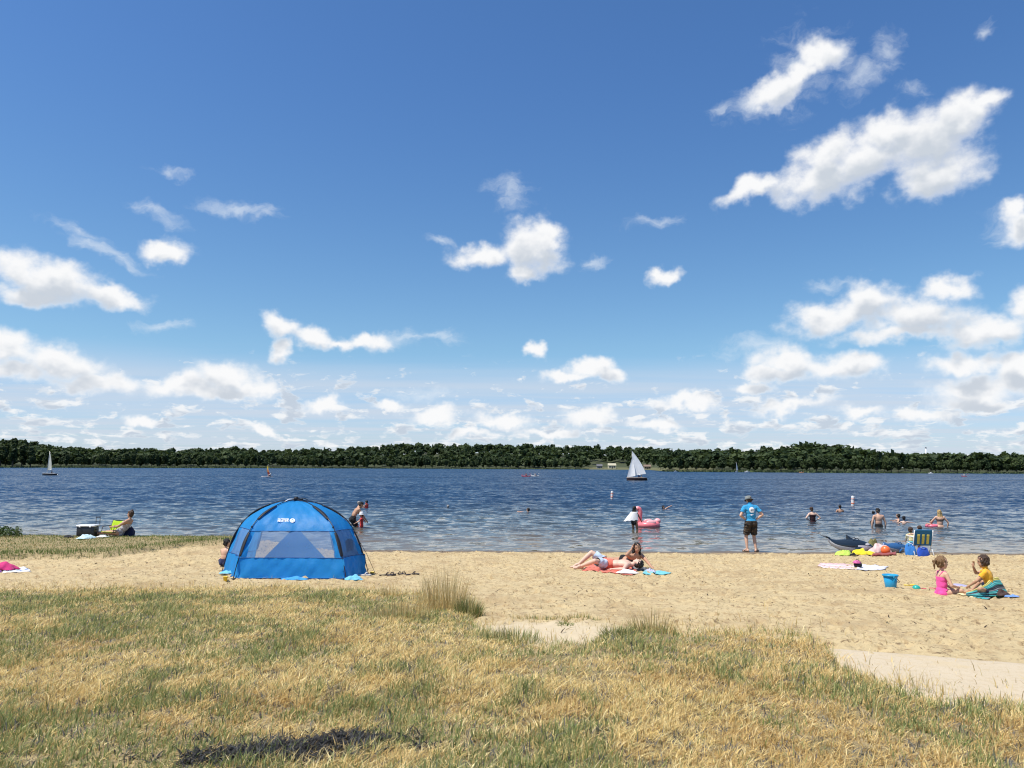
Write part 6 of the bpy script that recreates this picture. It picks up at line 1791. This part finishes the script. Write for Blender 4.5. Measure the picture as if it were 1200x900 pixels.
def lawn_chair():
    c = gp(1080, 651); root = empty('beach_chair', c, R(-6)); tag(root, 'blue webbed folding chair with yellow stripes and white frame facing the lake', 'chair')
    WB = cloth_mat('chair_blue', (0.025, 0.13, 0.26)); YB = cloth_mat('chair_yellow', (0.55, 0.47, 0.10)); FRM = pm('white_tube', (0.76, 0.76, 0.74), 0.35, 0.05)
    def bk(u, w): return Vector(((u - 0.5) * 0.48, -0.10 - 0.14 * w, 0.30 + 0.47 * w))        # back leans towards the viewer
    def rounded(u, w): return bk(0.5 + (u - 0.5) * (1 - 0.10 * max(0, (w - 0.80) / 0.20) ** 2), w)
    MB().sheet([[rounded(i / 12, j / 14) for i in range(13)] for j in range(15)]).build('backrest', WB, root, True, solid=0.02)
    for k in range(3):
        u0 = 0.15 + k * 0.27
        MB().sheet([[bk(u0 + 0.15 * i / 4, 0.10 + 0.60 * j / 8) + Vector((0, -0.014, -0.004)) for i in range(5)] for j in range(9)]).build('webbing_stripe', YB, root, True, solid=0.006)
    MB().sheet([[((i / 8 - 0.5) * 0.46, -0.09 + 0.46 * j / 8, 0.34 - 0.03 * math.sin(math.pi * j / 8)) for i in range(9)] for j in range(9)]).build('seat', WB, root, True, solid=0.02)
    for sx in (-0.255, 0.255):
        MB().tube([(sx, -0.24, 0.75), (sx, -0.10, 0.32), (sx, 0.16, 0.0)], 0.013, 8).build('back_post', FRM, root)
        MB().tube([(sx, 0.36, 0.36), (sx, -0.02, 0.32), (sx * 1.04, -0.22, 0.0)], 0.015, 8).build('leg', FRM, root)
        MB().box((sx * 1.05, 0.06, 0.55), (0.045, 0.46, 0.025)).build('armrest', FRM, root, bevel=0.008)
        MB().tube([(sx, 0.24, 0.55), (sx, 0.26, 0.36)], 0.011, 8).build('arm_post', FRM, root)
    MB().tube([(-0.255, -0.22, 0.02), (0.255, -0.22, 0.02)], 0.011, 8).build('foot_rail', FRM, root)
    return root
lawn_chair()
cc = gp(1080, 651)
sit = Body(1.00, (cc[0], cc[1], cc[2]), R(-6), dict(P=(0, 0.10, 0.385), U=(0, -0.22, 1), U2=(0, -0.10, 1), footL=(-0.12, 0.62, 0.075), footR=(0.12, 0.62, 0.075), handL=(-0.26, 0.22, 0.58), handR=(0.29, 0.16, 0.58), elbL=(-0.6, -1, 0), elbR=(0.6, -1, 0), palmL=(0, 0, -1), palmR=(0, 0, -1)), SK_LIGHT, 'person sitting in the striped folding chair, all but hidden by its back', 0.012, child=0.6)
sit.hair(H_BROWN, 'short'); sit.wear('swimsuit', {'pelvis': (0, 1), 'belly': (0, 1), 'chest': (0, 0.7)}, NAVY, 0.009)
tote('beach_bag', 'bright blue bag slumped under the striped folding chair', 1082, 652, 0.34, 0.16, 0.24, cloth_mat('royal_blue', (0.02, 0.08, 0.45)), 0.2)
tote('beach_bag', 'blue bag standing on the sand between the shark and the folding chair', 1067, 651, 0.28, 0.20, 0.30, cloth_mat('mid_blue', (0.04, 0.20, 0.55)), -0.3)
tod = Body(0.98, gp(1068.5, 648.5), R(-20), dict(P=(0, 0, 0.30), U=(0, 0.05, 1), handL=(-0.12, 0.2, 0.32), handR=(0.12, 0.2, 0.32), footL=(-0.10, 0.28, 0.045), footR=(0.10, 0.28, 0.045), kneeL=(-0.2, 1, 0.4), kneeR=(0.2, 1, 0.4), hf=(0.5, 1, -0.3)), SK_LIGHT, 'small child in a pale yellow top beside the striped folding chair', 0.011, child=1.0)
tod.hair(H_BROWN); tod.wear('top', {'chest': (0, 1), 'belly': (0, 1), 'uarm': (0, 0.8)}, cloth_mat('cream_yellow', (0.75, 0.68, 0.36)), 0.010); tod.wear('shorts', {'pelvis': (0, 1), 'thigh': (0, 0.7)}, AQUA, 0.010)

# ================================================================== bathers
def wade(px, py, H, sub, yaw, skin_m, label, pose=None, vox=0.017, dy=0.0, **kw):
    d = at_z(px, py, 0.0)
    return Body(H, (d.x, d.y + dy, -sub), R(yaw), pose or {}, skin_m, label, vox, **kw)
TR = {'pelvis': (0, 1), 'thigh': (0, 0.7)}
# man bending over a child, beyond the tent
b = wade(414.5, 618, 1.76, 0.50, -62, SK_TAN, 'bare-chested man bending down to a small child in the shallows behind the tent', dict(P=(0, -0.05, 0.86), U=(0, 0.35, 1), U2=(0, 0.62, 0.85), hu=(0, 0.55, 0.9), hf=(0, 1, -0.5), handR=(0.16, 0.50, 0.78), handL=(-0.16, 0.50, 0.78), elbR=(0.6, -0.4, -0.3), elbL=(-0.6, -0.4, -0.3)), 0.015)
b.hair(H_BLACK); b.wear('swim_trunks', TR, BLKCL, 0.014, 0.012)
b = wade(423.5, 618.5, 1.08, 0.42, 100, SK_LIGHT, 'small child in a red top and white sun hat held by the bending man', dict(handL=(-0.14, 0.26, 0.62), handR=(0.14, 0.26, 0.62)), 0.015, child=1.0)
b.hair(H_BROWN); b.wear('rash_top', {'chest': (0, 1), 'belly': (0, 1), 'pelvis': (0, 1), 'thigh': (0, 0.3), 'uarm': (0, 0.6)}, REDCL, 0.010); bucket_hat(b, WHITECL, WHITECL, 0.6)
b = wade(420.3, 595, 1.72, 1.30, -70, SK_LIGHT, 'ruddy bald swimmer up to the shoulders beyond the bending man', dict(handR=(0.1, 0.52, 1.30), handL=(-0.1, 0.52, 1.28)), 0.02)
b.hair(H_GREY, vox=0.02)
b = wade(429.5, 595, 1.15, 0.68, 70, SK_TAN, 'child in a red swim vest standing beside the ruddy swimmer', dict(handR=(0.2, 0.3, 0.75), handL=(-0.2, 0.3, 0.75)), 0.018, child=0.9)
b.hair(H_BLACK, vox=0.015); b.wear('swim_vest', {'chest': (0, 1), 'belly': (0, 1)}, REDCL, 0.035)
b = wade(525, 595, 1.70, 1.50, 10, SK_LIGHT, 'lone swimmer far out with only the head above water', None, 0.022); b.hair(H_GREY, vox=0.02)
b = wade(619, 600, 1.68, 1.42, 80, SK_LIGHT, 'dark haired swimmer splashing with both arms stretched out on the surface', dict(handL=(-0.15, 0.66, 1.44), handR=(0.15, 0.68, 1.46), hf=(0.2, 1, 0.1)), 0.02); b.hair(H_BLACK, vox=0.018)
b = wade(777.5, 597, 1.68, 1.42, -100, SK_LIGHT, 'dark haired swimmer with a raised hand beyond the pink flamingo', dict(handL=(-0.10, 0.42, 1.62), handR=(0.2, 0.45, 1.40), hf=(0.1, 1, 0.0)), 0.02); b.hair(H_BLACK, vox=0.018)

# girl with the white cape and the flamingo
fgl = at_z(743.5, 620.5, 0.0)
fg = Body(1.34, (fgl.x, fgl.y, -0.36), R(-35), dict(U2=(0, 0.08, 1), handR=(0.20, 0.34, 0.62), handL=(-0.16, 0.22, 0.70), elbR=(0.8, -0.6, -0.2), elbL=(-0.8, -0.6, 0), hf=(0.1, 1, -0.2)), SK_BROWN, 'long haired girl with a white cape leading a pink flamingo float through the shallows', 0.012, female=True, child=0.4)
fg.hair(H_BLACK, 'long'); fg.wear('swimsuit', {'pelvis': (0, 1), 'belly': (0, 1), 'chest': (0, 0.7)}, BLKCL, 0.008)
def cape():
    g = []
    for j in range(15):
        w = j / 14; row = []
        for i in range(21):
            u = i / 20; th = math.pi * (0.06 + 0.88 * u)
            r_ = 0.135 + 0.035 * w
            fly = w ** 1.1 * 0.30 * (1 - u) ** 1.0
            row.append((-math.cos(th) * r_ * 1.12 - fly, -math.sin(th) * r_ * 0.78 - fly * 0.30 + 0.03, 1.09 - (0.44 - 0.10 * u) * w + 0.06 * fly + 0.018 * math.sin(u * 26 + w * 5) * w))
        g.append(row)
    MB().sheet(g).build('cape', WHITECL, fg.o, True, solid=0.008)
cape()
def flamingo():
    c = at_z(760, 617, 0.0); root = empty('flamingo_float', (c.x, c.y, 0.0), R(0)); tag(root, 'pink inflatable flamingo ring floating beside the girl in the white cape', 'float')
    PK = plastic('flamingo_pink', (0.80, 0.20, 0.22), 0.3); PL = plastic('flamingo_light', (0.82, 0.42, 0.42), 0.3)
    ring = [(math.cos(a) * 0.36, math.sin(a) * 0.34, 0.075) for a in np.linspace(0, 2 * math.pi, 33)]
    MB().tube(ring, 0.145, 16, False).build('ring', PK, root)
    neck = [(-0.36, 0, 0.10), (-0.40, 0, 0.30), (-0.38, 0, 0.48), (-0.36, 0, 0.64), (-0.40, 0, 0.76), (-0.49, 0, 0.80)]
    cs = []
    for k in range(len(neck) - 1):
        for t in (0, 0.33, 0.66): cs.append(Vector(neck[k]).lerp(Vector(neck[k + 1]), t))
    cs.append(Vector(neck[-1]))
    MB().tube(cs, [0.115 - 0.02 * k / len(cs) for k in range(len(cs))], 14).build('neck', PK, root)
    MB().ball((-0.47, 0, 0.79), (0.12, 0.095, 0.095), 16, 12).build('head', PL, root)
    MB().tube([(-0.54, 0, 0.79), (-0.63, 0, 0.76), (-0.67, 0, 0.68)], [0.06, 0.05, 0.015], 10).build('beak', BLKCL, root)
    for q in (-1, 1):
        MB().ball((0.05, q * 0.36, 0.20), (0.22, 0.07, 0.11), 16, 10, frame=Matrix.Rotation(0.25 * q, 3, 'X')).build('wing', PL, root)
    MB().ball((0.40, 0, 0.24), (0.15, 0.13, 0.12), 16, 10).build('tail', PL, root)
flamingo()

b = wade(952.5, 611.5, 1.66, 0.92, 8, SK_PALE, 'woman in a dark swimsuit standing waist deep with hands on hips', dict(handL=(-0.17, 0.0, 0.98), handR=(0.17, 0.0, 0.98), elbL=(-1, -0.3, 0), elbR=(1, -0.3, 0), hu=(-0.2, 0.1, 1)), 0.014, female=True, fat=1.1)
b.hair(H_BROWN, 'short'); b.wear('swimsuit', {'pelvis': (0, 1), 'belly': (0, 1), 'chest': (0, 0.72)}, cloth_mat('wine_black', (0.035, 0.012, 0.016)), 0.009)
b = wade(984.5, 600, 1.60, 1.16, 5, SK_TAN, 'bare-backed bather chest deep near the striped buoy', dict(handL=(-0.25, 0.25, 0.9), handR=(0.25, 0.25, 0.9)), 0.018); b.hair(H_BLACK)
b = wade(1030, 617.5, 1.78, 0.93, 3, SK_LIGHT, 'bare-backed man in black trunks wading away with arms at his sides', dict(handL=(-0.30, 0.02, 0.86), handR=(0.30, 0.02, 0.86), elbL=(-1, -0.4, 0), elbR=(1, -0.4, 0), hu=(0, 0.25, 1)), 0.0145, build=1.06)
b.hair(H_BLACK); b.wear('swim_trunks', {'pelvis': (0, 1), 'thigh': (0, 0.8), 'belly': (0, 0.3)}, BLKCL, 0.014, 0.012)
b = wade(1022, 613.5, 1.15, 0.99, 0, SK_TAN, 'small dark head of a child low in the water at the wading man\'s elbow', None, 0.018, child=0.9); b.hair(H_BLACK)
b = wade(1023.5, 602, 1.60, 1.42, -30, SK_TAN, 'dark haired swimmer far beyond the wading man, only the head showing', None, 0.02); b.hair(H_BLACK, vox=0.018)
b = wade(1053, 612, 1.20, 0.78, 70, SK_LIGHT, 'dark haired child chest deep beside a smaller pale child', dict(handR=(0.12, 0.3, 0.85), handL=(-0.2, 0.2, 0.8)), 0.015, child=0.9); b.hair(H_BLACK, 'bob')
b = wade(1059.5, 613.5, 1.10, 0.74, -20, SK_PALE, 'smaller pale child with one arm stretched along the water', dict(handR=(0.42, 0.1, 0.78), handL=(-0.2, 0.2, 0.72)), 0.015, child=1.0); b.hair(H_BLACK)
b = wade(1102, 617.5, 1.68, 0.90, -10, SK_LIGHT, 'blonde woman in a dark bikini standing hip deep behind a pink float', dict(handL=(-0.28, 0.22, 0.92), handR=(0.30, 0.05, 0.86), elbL=(-1, -0.3, 0), elbR=(1, -0.3, 0), hu=(0, 0.15, 1)), 0.015, female=True)
b.hair(H_BLOND, 'long'); b.wear('bikini_top', {'chest': (0.25, 0.55)}, BLKCL, 0.008); b.wear('bikini_bottom', {'pelvis': (0, 0.7), 'thigh': (0, 0.06)}, BLKCL, 0.008)
def ring_float():
    c = at_z(1092.5, 617, 0.0); root = empty('swim_ring', (c.x, c.y, 0)); tag(root, 'small pink swim ring floating in front of the blonde woman', 'swim ring')
    MB().tube([(math.cos(a) * 0.22, math.sin(a) * 0.22, 0.03) for a in np.linspace(0, 2 * math.pi, 29)], 0.075, 12, False).build('ring', plastic('rose_pink', (0.72, 0.16, 0.22), 0.3), root)
    MB().ball((0.22, 0.0, 0.105), (0.02, 0.02, 0.02), 8, 6).build('valve', VWHITE, root)
    k = Body(0.95, (c.x - 0.02, c.y, -0.62), R(60), dict(handL=(-0.25, 0.2, 0.74), handR=(0.25, 0.2, 0.74)), SK_LIGHT, 'dark haired toddler floating in the small pink swim ring', 0.014, child=1.0); k.hair(H_BLACK)
ring_float()

def on_lake(px, py):
    """waterline pixel -> point on the lake, kept clear of the far bank"""
    c = at_z(px, py, 0.0)
    lim = float(shore_y(c.x / c.y)) - 14.0
    return c if 0 < c.y < lim else Vector((c.x / c.y * lim, lim, 0.0))
# ================================================================== buoys
def buoy(px, py, h, label):
    c = at_z(px, py, 0.0); root = empty('marker_buoy', (c.x, c.y, 0.0), 0.4); root.rotation_euler = (0.03, 0.05, 0.4); tag(root, label, 'buoy')
    W_ = plastic('buoy_white', (0.72, 0.70, 0.66), 0.45); O_ = plastic('buoy_orange', (0.70, 0.20, 0.10), 0.45)
    r_ = h * 0.17
    MB().lathe([(0, -0.5), (r_ * 1.1, -0.5), (r_, 0.0), (r_, h * 0.30), (r_ * 0.98, h * 0.70), (r_, h * 0.78), (r_, h * 0.96), (r_ * 0.9, h), (0, h)], 18).build('float_tube', W_, root)
    for z0, z1 in ((0.16, 0.30), (0.66, 0.74)): MB().lathe([(r_ * 1.0, h * z0), (r_ * 1.03, h * z0), (r_ * 1.03, h * z1), (r_ * 1.0, h * z1)], 18).build('orange_band', O_, root)
    for k in range(2):
        a = math.pi * k - 1.2
        MB().tube([(r_ * 1.03 * math.cos(a + t), r_ * 1.03 * math.sin(a + t), h * 0.48 + h * 0.10 * math.sin(t * 6)) for t in np.linspace(-0.6, 0.6, 12)], r_ * 0.09, 5).build('orange_mark', O_, root)
    MB().tube([(0, 0, h), (0, 0, h * 1.03)], r_ * 0.25, 8).build('cap', W_, root)
buoy(717, 584.5, 0.62, 'white and orange marker buoy floating beyond the pink flamingo')
buoy(999.3, 592.5, 0.66, 'white and orange marker buoy standing among the bathers past the bare-backed one')

# ================================================================== boats
def hull(mb, L, B, Hh, sheer=0.12, mi=0):
    """bow at -x; open shell lofted through stations"""
    n = 15; m_ = 11; g = []
    for i in range(n):
        u = i / (n - 1)
        half = B / 2 * (math.sin(min(1.0, u * 1.25) * math.pi / 2) ** 0.75) * (1 - 0.22 * max(0, u - 0.6) / 0.4)
        keel = -Hh * 0.38 * math.sin(math.pi * min(1, 0.1 + u * 0.9)) ** 0.6
        top = Hh * 0.62 + sheer * (1 - u) ** 2 + 0.03 * u
        row = []
        for k in range(m_):
            q = k / (m_ - 1) * 2 - 1
            a = abs(q)
            y = half * (1 - (1 - a) ** 2.2); z = keel + (top - keel) * (a ** 2.0)
            row.append((-L / 2 + L * u, math.copysign(y, q) if q else 0.0, z))
        g.append(row)
    mb.sheet(g, mi)
    tr = g[-1]; mb.add(tr, [tuple(range(len(tr)))], mi)
    return [r[0] for r in g], [r[-1] for r in g]
def sail_sheet(tack, head_, clew, belly, n=12, side=(0, 1, 0)):
    T, H_, C_ = Vector(tack), Vector(head_), Vector(clew); s = Vector(side); g = []
    for j in range(n + 1):
        w = j / n; a = T.lerp(H_, w); b = C_.lerp(H_, w); row = []
        roach = 0.10 * math.sin(math.pi * w) * (C_ - T).length
        for i in range(n + 1):
            u = i / n; q = a.lerp(b, u); q = q + (C_ - T).normalized() * roach * u + s * belly * math.sin(math.pi * u) * (1 - w) ** 0.5
            row.append(q)
        g.append(row)
    return g
SAIL = pm('sail_white', (0.88, 0.87, 0.85), 0.7, 0.05, 2.0, 0.1, trans=0.35); SAILC = pm('sail_cream', (0.68, 0.66, 0.54), 0.7, 0.06, 2.0, 0.1, trans=0.35)
HULLD = pm('hull_dark', (0.035, 0.016, 0.014), 0.3, 0.15, 3.0); HULLW = pm('hull_white', (0.76, 0.76, 0.74), 0.3, 0.05, 3.0); ALU = pm('mast_alloy', (0.55, 0.55, 0.55), 0.35, 0.05, metal=0.6); HULLN = pm('hull_navy', (0.02, 0.022, 0.03), 0.35, 0.1)
def deck_between(mb, left, right, drop=0.05, mi=0, i0=0, i1=None):
    g = [[Vector(l).lerp(Vector(r_), k / 6) + Vector((0, 0, -drop + 0.03 * math.sin(math.pi * k / 6))) for k in range(7)] for l, r_ in list(zip(left, right))[i0:i1]]
    mb.sheet(g, mi)
def sailboat(px, py, L, mast_h, label, hull_m, deck_m, sail_m, rz=0.0, heel=0.05, jib=True, mast_u=-0.10, crew=(), boom=0.5, name='sailboat', tophull=None, clew_z=0.75):
    c = on_lake(px, py); root = empty(name, (c.x, c.y, 0.0)); root.rotation_euler = (heel, 0, rz); tag(root, label, 'sailboat')
    mb = MB(); le, ri = hull(mb, L, L * 0.36, L * 0.17); mb.build('hull', hull_m, root)
    mb = MB(); deck_between(mb, le, ri, 0.03, 0, 0, 8); mb.build('foredeck', deck_m, root)
    mb = MB(); deck_between(mb, le, ri, 0.14, 0, 7, None); mb.build('cockpit_floor', deck_m, root)
    for nm_, ed in (('gunwale', le), ('gunwale', ri)): MB().tube(ed, L * 0.012, 6).build(nm_, tophull or deck_m, root)
    mx = mast_u * L; zb = L * 0.10
    MB().tube([(mx, 0, 0.0), (mx + 0.02, 0, mast_h * 0.6), (mx + 0.06, 0, mast_h)], [0.05, 0.045, 0.025], 8).build('mast', ALU, root)
    bz_ = zb + clew_z * 0.75; be = (mx + L * boom, -L * boom * 0.42, zb + clew_z)
    MB().tube([(mx, 0, bz_), be], 0.03, 8).build('boom', ALU, root)
    MB().sheet(sail_sheet((mx + 0.05, 0, bz_ + 0.04), (mx + 0.09, 0, mast_h * 0.985), (be[0] - 0.04, be[1], be[2] + 0.04), 0.26)).build('mainsail', sail_m, root, True)
    if jib:
        MB().sheet(sail_sheet((-L * 0.49, 0, L * 0.15), (mx - 0.06, 0, mast_h * 0.72), (mx + L * 0.10, -0.50, zb + 0.42), 0.20)).build('jib', sail_m, root, True)
        MB().tube([(-L * 0.49, 0, L * 0.15), (mx, 0, mast_h * 0.74)], 0.012, 5).build('forestay', ALU, root)
    MB().tube([(L * 0.2, -L * 0.14, L * 0.10), (mx, 0, mast_h * 0.74)], 0.010, 5).build('shroud', ALU, root)
    mb = MB(); mb.box((L * 0.53, 0, 0.0), (0.18, 0.03, 0.55)); mb.build('rudder', deck_m, root)
    for i, (u, y, top, lab) in enumerate(crew):
        bb = Body(1.70, (c.x + u * L, c.y + y, L * 0.02), R(90 if i else -60), dict(P=(0, 0, 0.32), footL=(-0.12, 0.5, 0.05), footR=(0.12, 0.5, 0.05), handL=(-0.2, 0.35, 0.5), handR=(0.2, 0.35, 0.5)), SK_TAN, lab, 0.035, hands=False)
        bb.hair(H_BLACK, vox=0.03); bb.wear('top', {'chest': (0, 1), 'belly': (0, 1), 'uarm': (0, 0.7)}, top, 0.02); bb.wear('shorts', TR, NAVY, 0.02)
    return root
sailboat(746, 563, 3.9, 5.85, 'dinghy with tall white mainsail and jib and a dark hull on the open lake', HULLD, pm('deck_varnish', (0.45, 0.34, 0.24), 0.4, 0.1), SAIL, R(3), -0.15, True, -0.18, ((0.10, -0.15, NAVY, 'sailor in dark clothes sitting amidships in the white-sailed dinghy'), (0.26, 0.1, GREYCL, 'sailor in grey at the tiller of the white-sailed dinghy')), 0.62)
sailboat(58, 557, 3.6, 5.6, 'pale sailing dinghy with a cream sail in front of the tall tree clump', HULLN, HULLW, SAILC, R(-4), -0.10, False, -0.20, ((0.12, 0.1, BLKCL, 'sailor in black sitting in the cream-sailed dinghy'),), 0.42, tophull=HULLW, clew_z=1.0)
sailboat(863, 552.5, 3.6, 5.3, 'tiny distant dinghy with a slim white sail close to the wooded point', HULLW, HULLW, SAIL, R(60), 0.02, False, -0.1, (), 0.4)
def sunfish():
    c = on_lake(313, 559); root = empty('sailboard', (c.x, c.y, 0)); tag(root, 'little sailboard with a yellow, orange and dark red sail', 'sailboard')
    mb = MB(); le, ri = hull(mb, 2.5, 0.75, 0.22, 0.05); mb.build('hull', HULLW, root)
    mb = MB(); deck_between(mb, le, ri, 0.0); mb.build('deck', pm('deck_pinkish', (0.60, 0.50, 0.48), 0.5, 0.1), root)
    MB().tube([(0.1, 0, 0.1), (0.05, 0, 1.4), (0.14, 0, 2.85)], [0.03, 0.028, 0.015], 8).build('mast', ALU, root)
    g = sail_sheet((0.12, 0, 0.55), (0.14, 0, 2.85), (0.85, -0.45, 0.50), 0.14)
    for j in range(len(g)):
        w = j / (len(g) - 1)
        for i in range(len(g[j])): g[j][i] = g[j][i] + Vector((-0.26 * math.sin(math.pi * w) ** 0.9, 0, 0))
    order = [2, 2, 2, 1, 1, 1, 0, 0, 0, 0, 3, 3]
    mb = MB()
    for j in range(len(g) - 1): mb.sheet([g[j], g[j + 1]], order[j])
    mb.build('sail', [pm('sail_yellow', (0.85, 0.58, 0.08), 0.7, 0.05, trans=0.3), pm('sail_orange', (0.82, 0.30, 0.06), 0.7, 0.05, trans=0.3), pm('sail_maroon', (0.40, 0.06, 0.04), 0.7, 0.05, trans=0.3), pm('sail_pale', (0.70, 0.66, 0.45), 0.7, 0.05, trans=0.3)], root, True)
    MB().tube([(0.12, 0, 0.56), (0.88, -0.46, 0.50)], 0.02, 6).build('boom', ALU, root)
    b = Body(1.70, (c.x + 0.75, c.y - 0.1, 0.02), R(80), dict(P=(0, 0, 0.22), U=(0, -0.2, 1), footL=(-0.12, 0.5, 0.1), footR=(0.12, 0.5, 0.1), handL=(-0.2, 0.4, 0.5), handR=(0.2, 0.4, 0.5)), SK_TAN, 'sailor in a white top sitting at the stern of the little sailboard', 0.035, hands=False)
    b.hair(H_BLACK, vox=0.03); b.wear('top', {'chest': (0, 1), 'belly': (0, 1), 'uarm': (0, 1)}, WHITECL, 0.025); b.wear('shorts', TR, NAVY, 0.02)
sunfish()
def kayak(px, py, L, mat, label, top, plab, rz=0.0):
    c = on_lake(px, py); root = empty('kayak', (c.x, c.y, 0), rz); tag(root, label, 'kayak')
    n = 15; pts = [(-L / 2 + L * i / (n - 1), 0, 0.05 + 0.16 * abs(2 * i / (n - 1) - 1) ** 3) for i in range(n)]
    mb = MB(); mb.tube(pts, [0.03 + 0.30 * math.sin(math.pi * i / (n - 1)) ** 0.7 for i in range(n)], 12, flat=0.55, up=(0, 0, 1)); mb.build('hull', mat, root)
    MB().lathe([(0.24, 0.20), (0.28, 0.21), (0.28, 0.25), (0.24, 0.26)], 18).build('cockpit_rim', BLKCL, root)
    MB().tube([(-0.9, -0.30, 0.42), (0.9, -0.30, 0.66)], 0.018, 6).build('paddle_shaft', BLKCL, root)
    for q in (-1, 1): MB().ball((q * 1.0, -0.30, 0.54 + q * 0.135), (0.20, 0.02, 0.08), 10, 6).build('paddle_blade', mat, root)
    b = Body(1.70, (c.x, c.y, 0.02), rz + R(-90), dict(P=(0, 0, 0.16), footL=(-0.12, 0.7, 0.08), footR=(0.12, 0.7, 0.08), handL=(-0.25, 0.3, 0.5), handR=(0.25, 0.3, 0.55)), SK_TAN, plab, 0.035, hands=False)
    b.hair(H_BROWN, vox=0.03); b.wear('top', {'chest': (0, 1), 'belly': (0, 1)}, top, 0.03); b.wear('shorts', TR, NAVY, 0.02)
kayak(616.5, 558.5, 2.6, plastic('kayak_red', (0.48, 0.05, 0.06)), 'red kayak out on the open lake', REDCL, 'paddler in red sitting in the red kayak')
kayak(627, 558.3, 2.2, plastic('kayak_white', (0.66, 0.64, 0.60)), 'pale kayak following the red kayak', WHITECL, 'paddler in white sitting in the pale kayak')
kayak(939, 553.5, 2.6, plastic('kayak_orange', (0.70, 0.30, 0.10)), 'orange kayak close under the reeds of the wooded point', WHITECL, 'paddler in white sitting in the orange kayak')
kayak(1130, 558.5, 1.9, plastic('kayak_rose', (0.50, 0.12, 0.14)), 'rose coloured kayak on the open lake right of the white launch', WHITECL, 'paddler in white sitting in the rose coloured kayak')
def launch(px, py, L, label, rz=0.0):
    c = on_lake(px, py); root = empty('motor_boat', (c.x, c.y, 0), rz); tag(root, label, 'boat')
    mb = MB(); le, ri = hull(mb, L, L * 0.38, L * 0.22); mb.build('hull', HULLW, root)
    mb = MB(); deck_between(mb, le, ri, 0.04, 0, 0, 8); mb.build('foredeck', HULLW, root)
    mb = MB(); deck_between(mb, le, ri, 0.25, 0, 7, None); mb.build('cockpit_floor', HULLW, root)
    mb = MB(); mb.box((-0.02 * L, 0, L * 0.24), (L * 0.26, L * 0.26, L * 0.16)); mb.build('cabin', HULLW, root, bevel=0.05)
    mb = MB(); mb.box((-0.155 * L, 0, L * 0.255), (0.02, L * 0.22, L * 0.09)); mb.build('windscreen', pm('dark_glass', (0.03, 0.035, 0.04), 0.1, 0.05), root)
    mb = MB(); mb.box((L * 0.53, 0, L * 0.10), (0.25, 0.25, 0.5)); mb.build('outboard', BLKCL, root, bevel=0.05)
launch(875.5, 552.8, 2.7, 'small white motor boat moored beside the tiny distant dinghy')
launch(791.5, 551.0, 2.2, 'small white motor boat off the left end of the wooded point', R(30))
launch(1091, 555.0, 2.2, 'small white launch off the far shore below the white tower', R(-30))

# ================================================================== far shore buildings
def tower():
    ta = tan_az(1082.5); y = 640.0
    z0 = float(hill(ta, y)); top = at_y(1082.5, 524.0, y).z
    root = empty('white_tower', (ta * y, y, z0 - 0.5)); tag(root, 'slim white tower rising above the far trees', 'tower')
    Hh = top - z0 + 0.5
    WT = pm('tower_white', (0.78, 0.79, 0.80), 0.6, 0.04, 1.0)
    MB().lathe([(0.75, 0), (0.62, Hh * 0.5), (0.50, Hh * 0.94), (0.0, Hh * 0.94)], 16).build('shaft', WT, root)
    MB().lathe([(0.50, Hh * 0.94), (0.62, Hh * 0.945), (0.62, Hh * 0.985), (0.3, Hh), (0, Hh)], 16).build('lamp_head', pm('tower_dark', (0.08, 0.09, 0.11), 0.6, 0.1), root)
tower()
def house(px, back, w, d, h, wall, roofm, label, rz=0.0):
    ta = tan_az(px); y = float(shore_y(ta)) + back
    root = empty('lake_house', (ta * y, y, float(hill(ta, y)) - 0.2), rz); tag(root, label, 'house')
    MB().box((0, 0, h / 2), (w, d, h)).build('wall', wall, root, False)
    mb = MB(); mb.add([(-w / 2 - .4, -d / 2 - .4, h - 0.1), (w / 2 + .4, -d / 2 - .4, h - 0.1), (w / 2 + .4, d / 2 + .4, h - 0.1), (-w / 2 - .4, d / 2 + .4, h - 0.1), (-w / 2 - .4, 0, h + d * 0.32), (w / 2 + .4, 0, h + d * 0.32)], [(0, 1, 5, 4), (2, 3, 4, 5), (0, 4, 3), (1, 2, 5), (0, 3, 2, 1)])
    mb.build('roof', roofm, root, False)
    GL = pm('dark_glass', (0.03, 0.035, 0.04), 0.1, 0.05)
    for sx in (-0.3, 0.28): MB().box((sx * w, -d / 2 - 0.01, h * 0.55), (w * 0.18, 0.06, h * 0.38)).build('window', GL, root, False)
    MB().box((0, -d / 2 - 0.01, h * 0.36), (w * 0.13, 0.06, h * 0.70)).build('door', GL, root, False)
house(716.5, 24, 7.0, 6, 3.4, pm('house_cream', (0.62, 0.57, 0.42), 0.8, 0.05), pm('roof_straw', (0.45, 0.42, 0.30), 0.9, 0.1), 'small cream house standing in the lawn clearing of the far shore')
house(757.5, 22, 6.0, 5, 2.6, pm('house_tan', (0.36, 0.30, 0.22), 0.8, 0.05), pm('roof_brown', (0.22, 0.16, 0.12), 0.9, 0.1), 'low tan cottage by the trees at the end of the lawn clearing')
house(702, 30, 5.0, 5, 2.6, pm('house_grey', (0.26, 0.27, 0.28), 0.8, 0.05), pm('roof_grey', (0.14, 0.14, 0.15), 0.9, 0.1), 'little grey cottage beside the cream house in the clearing')
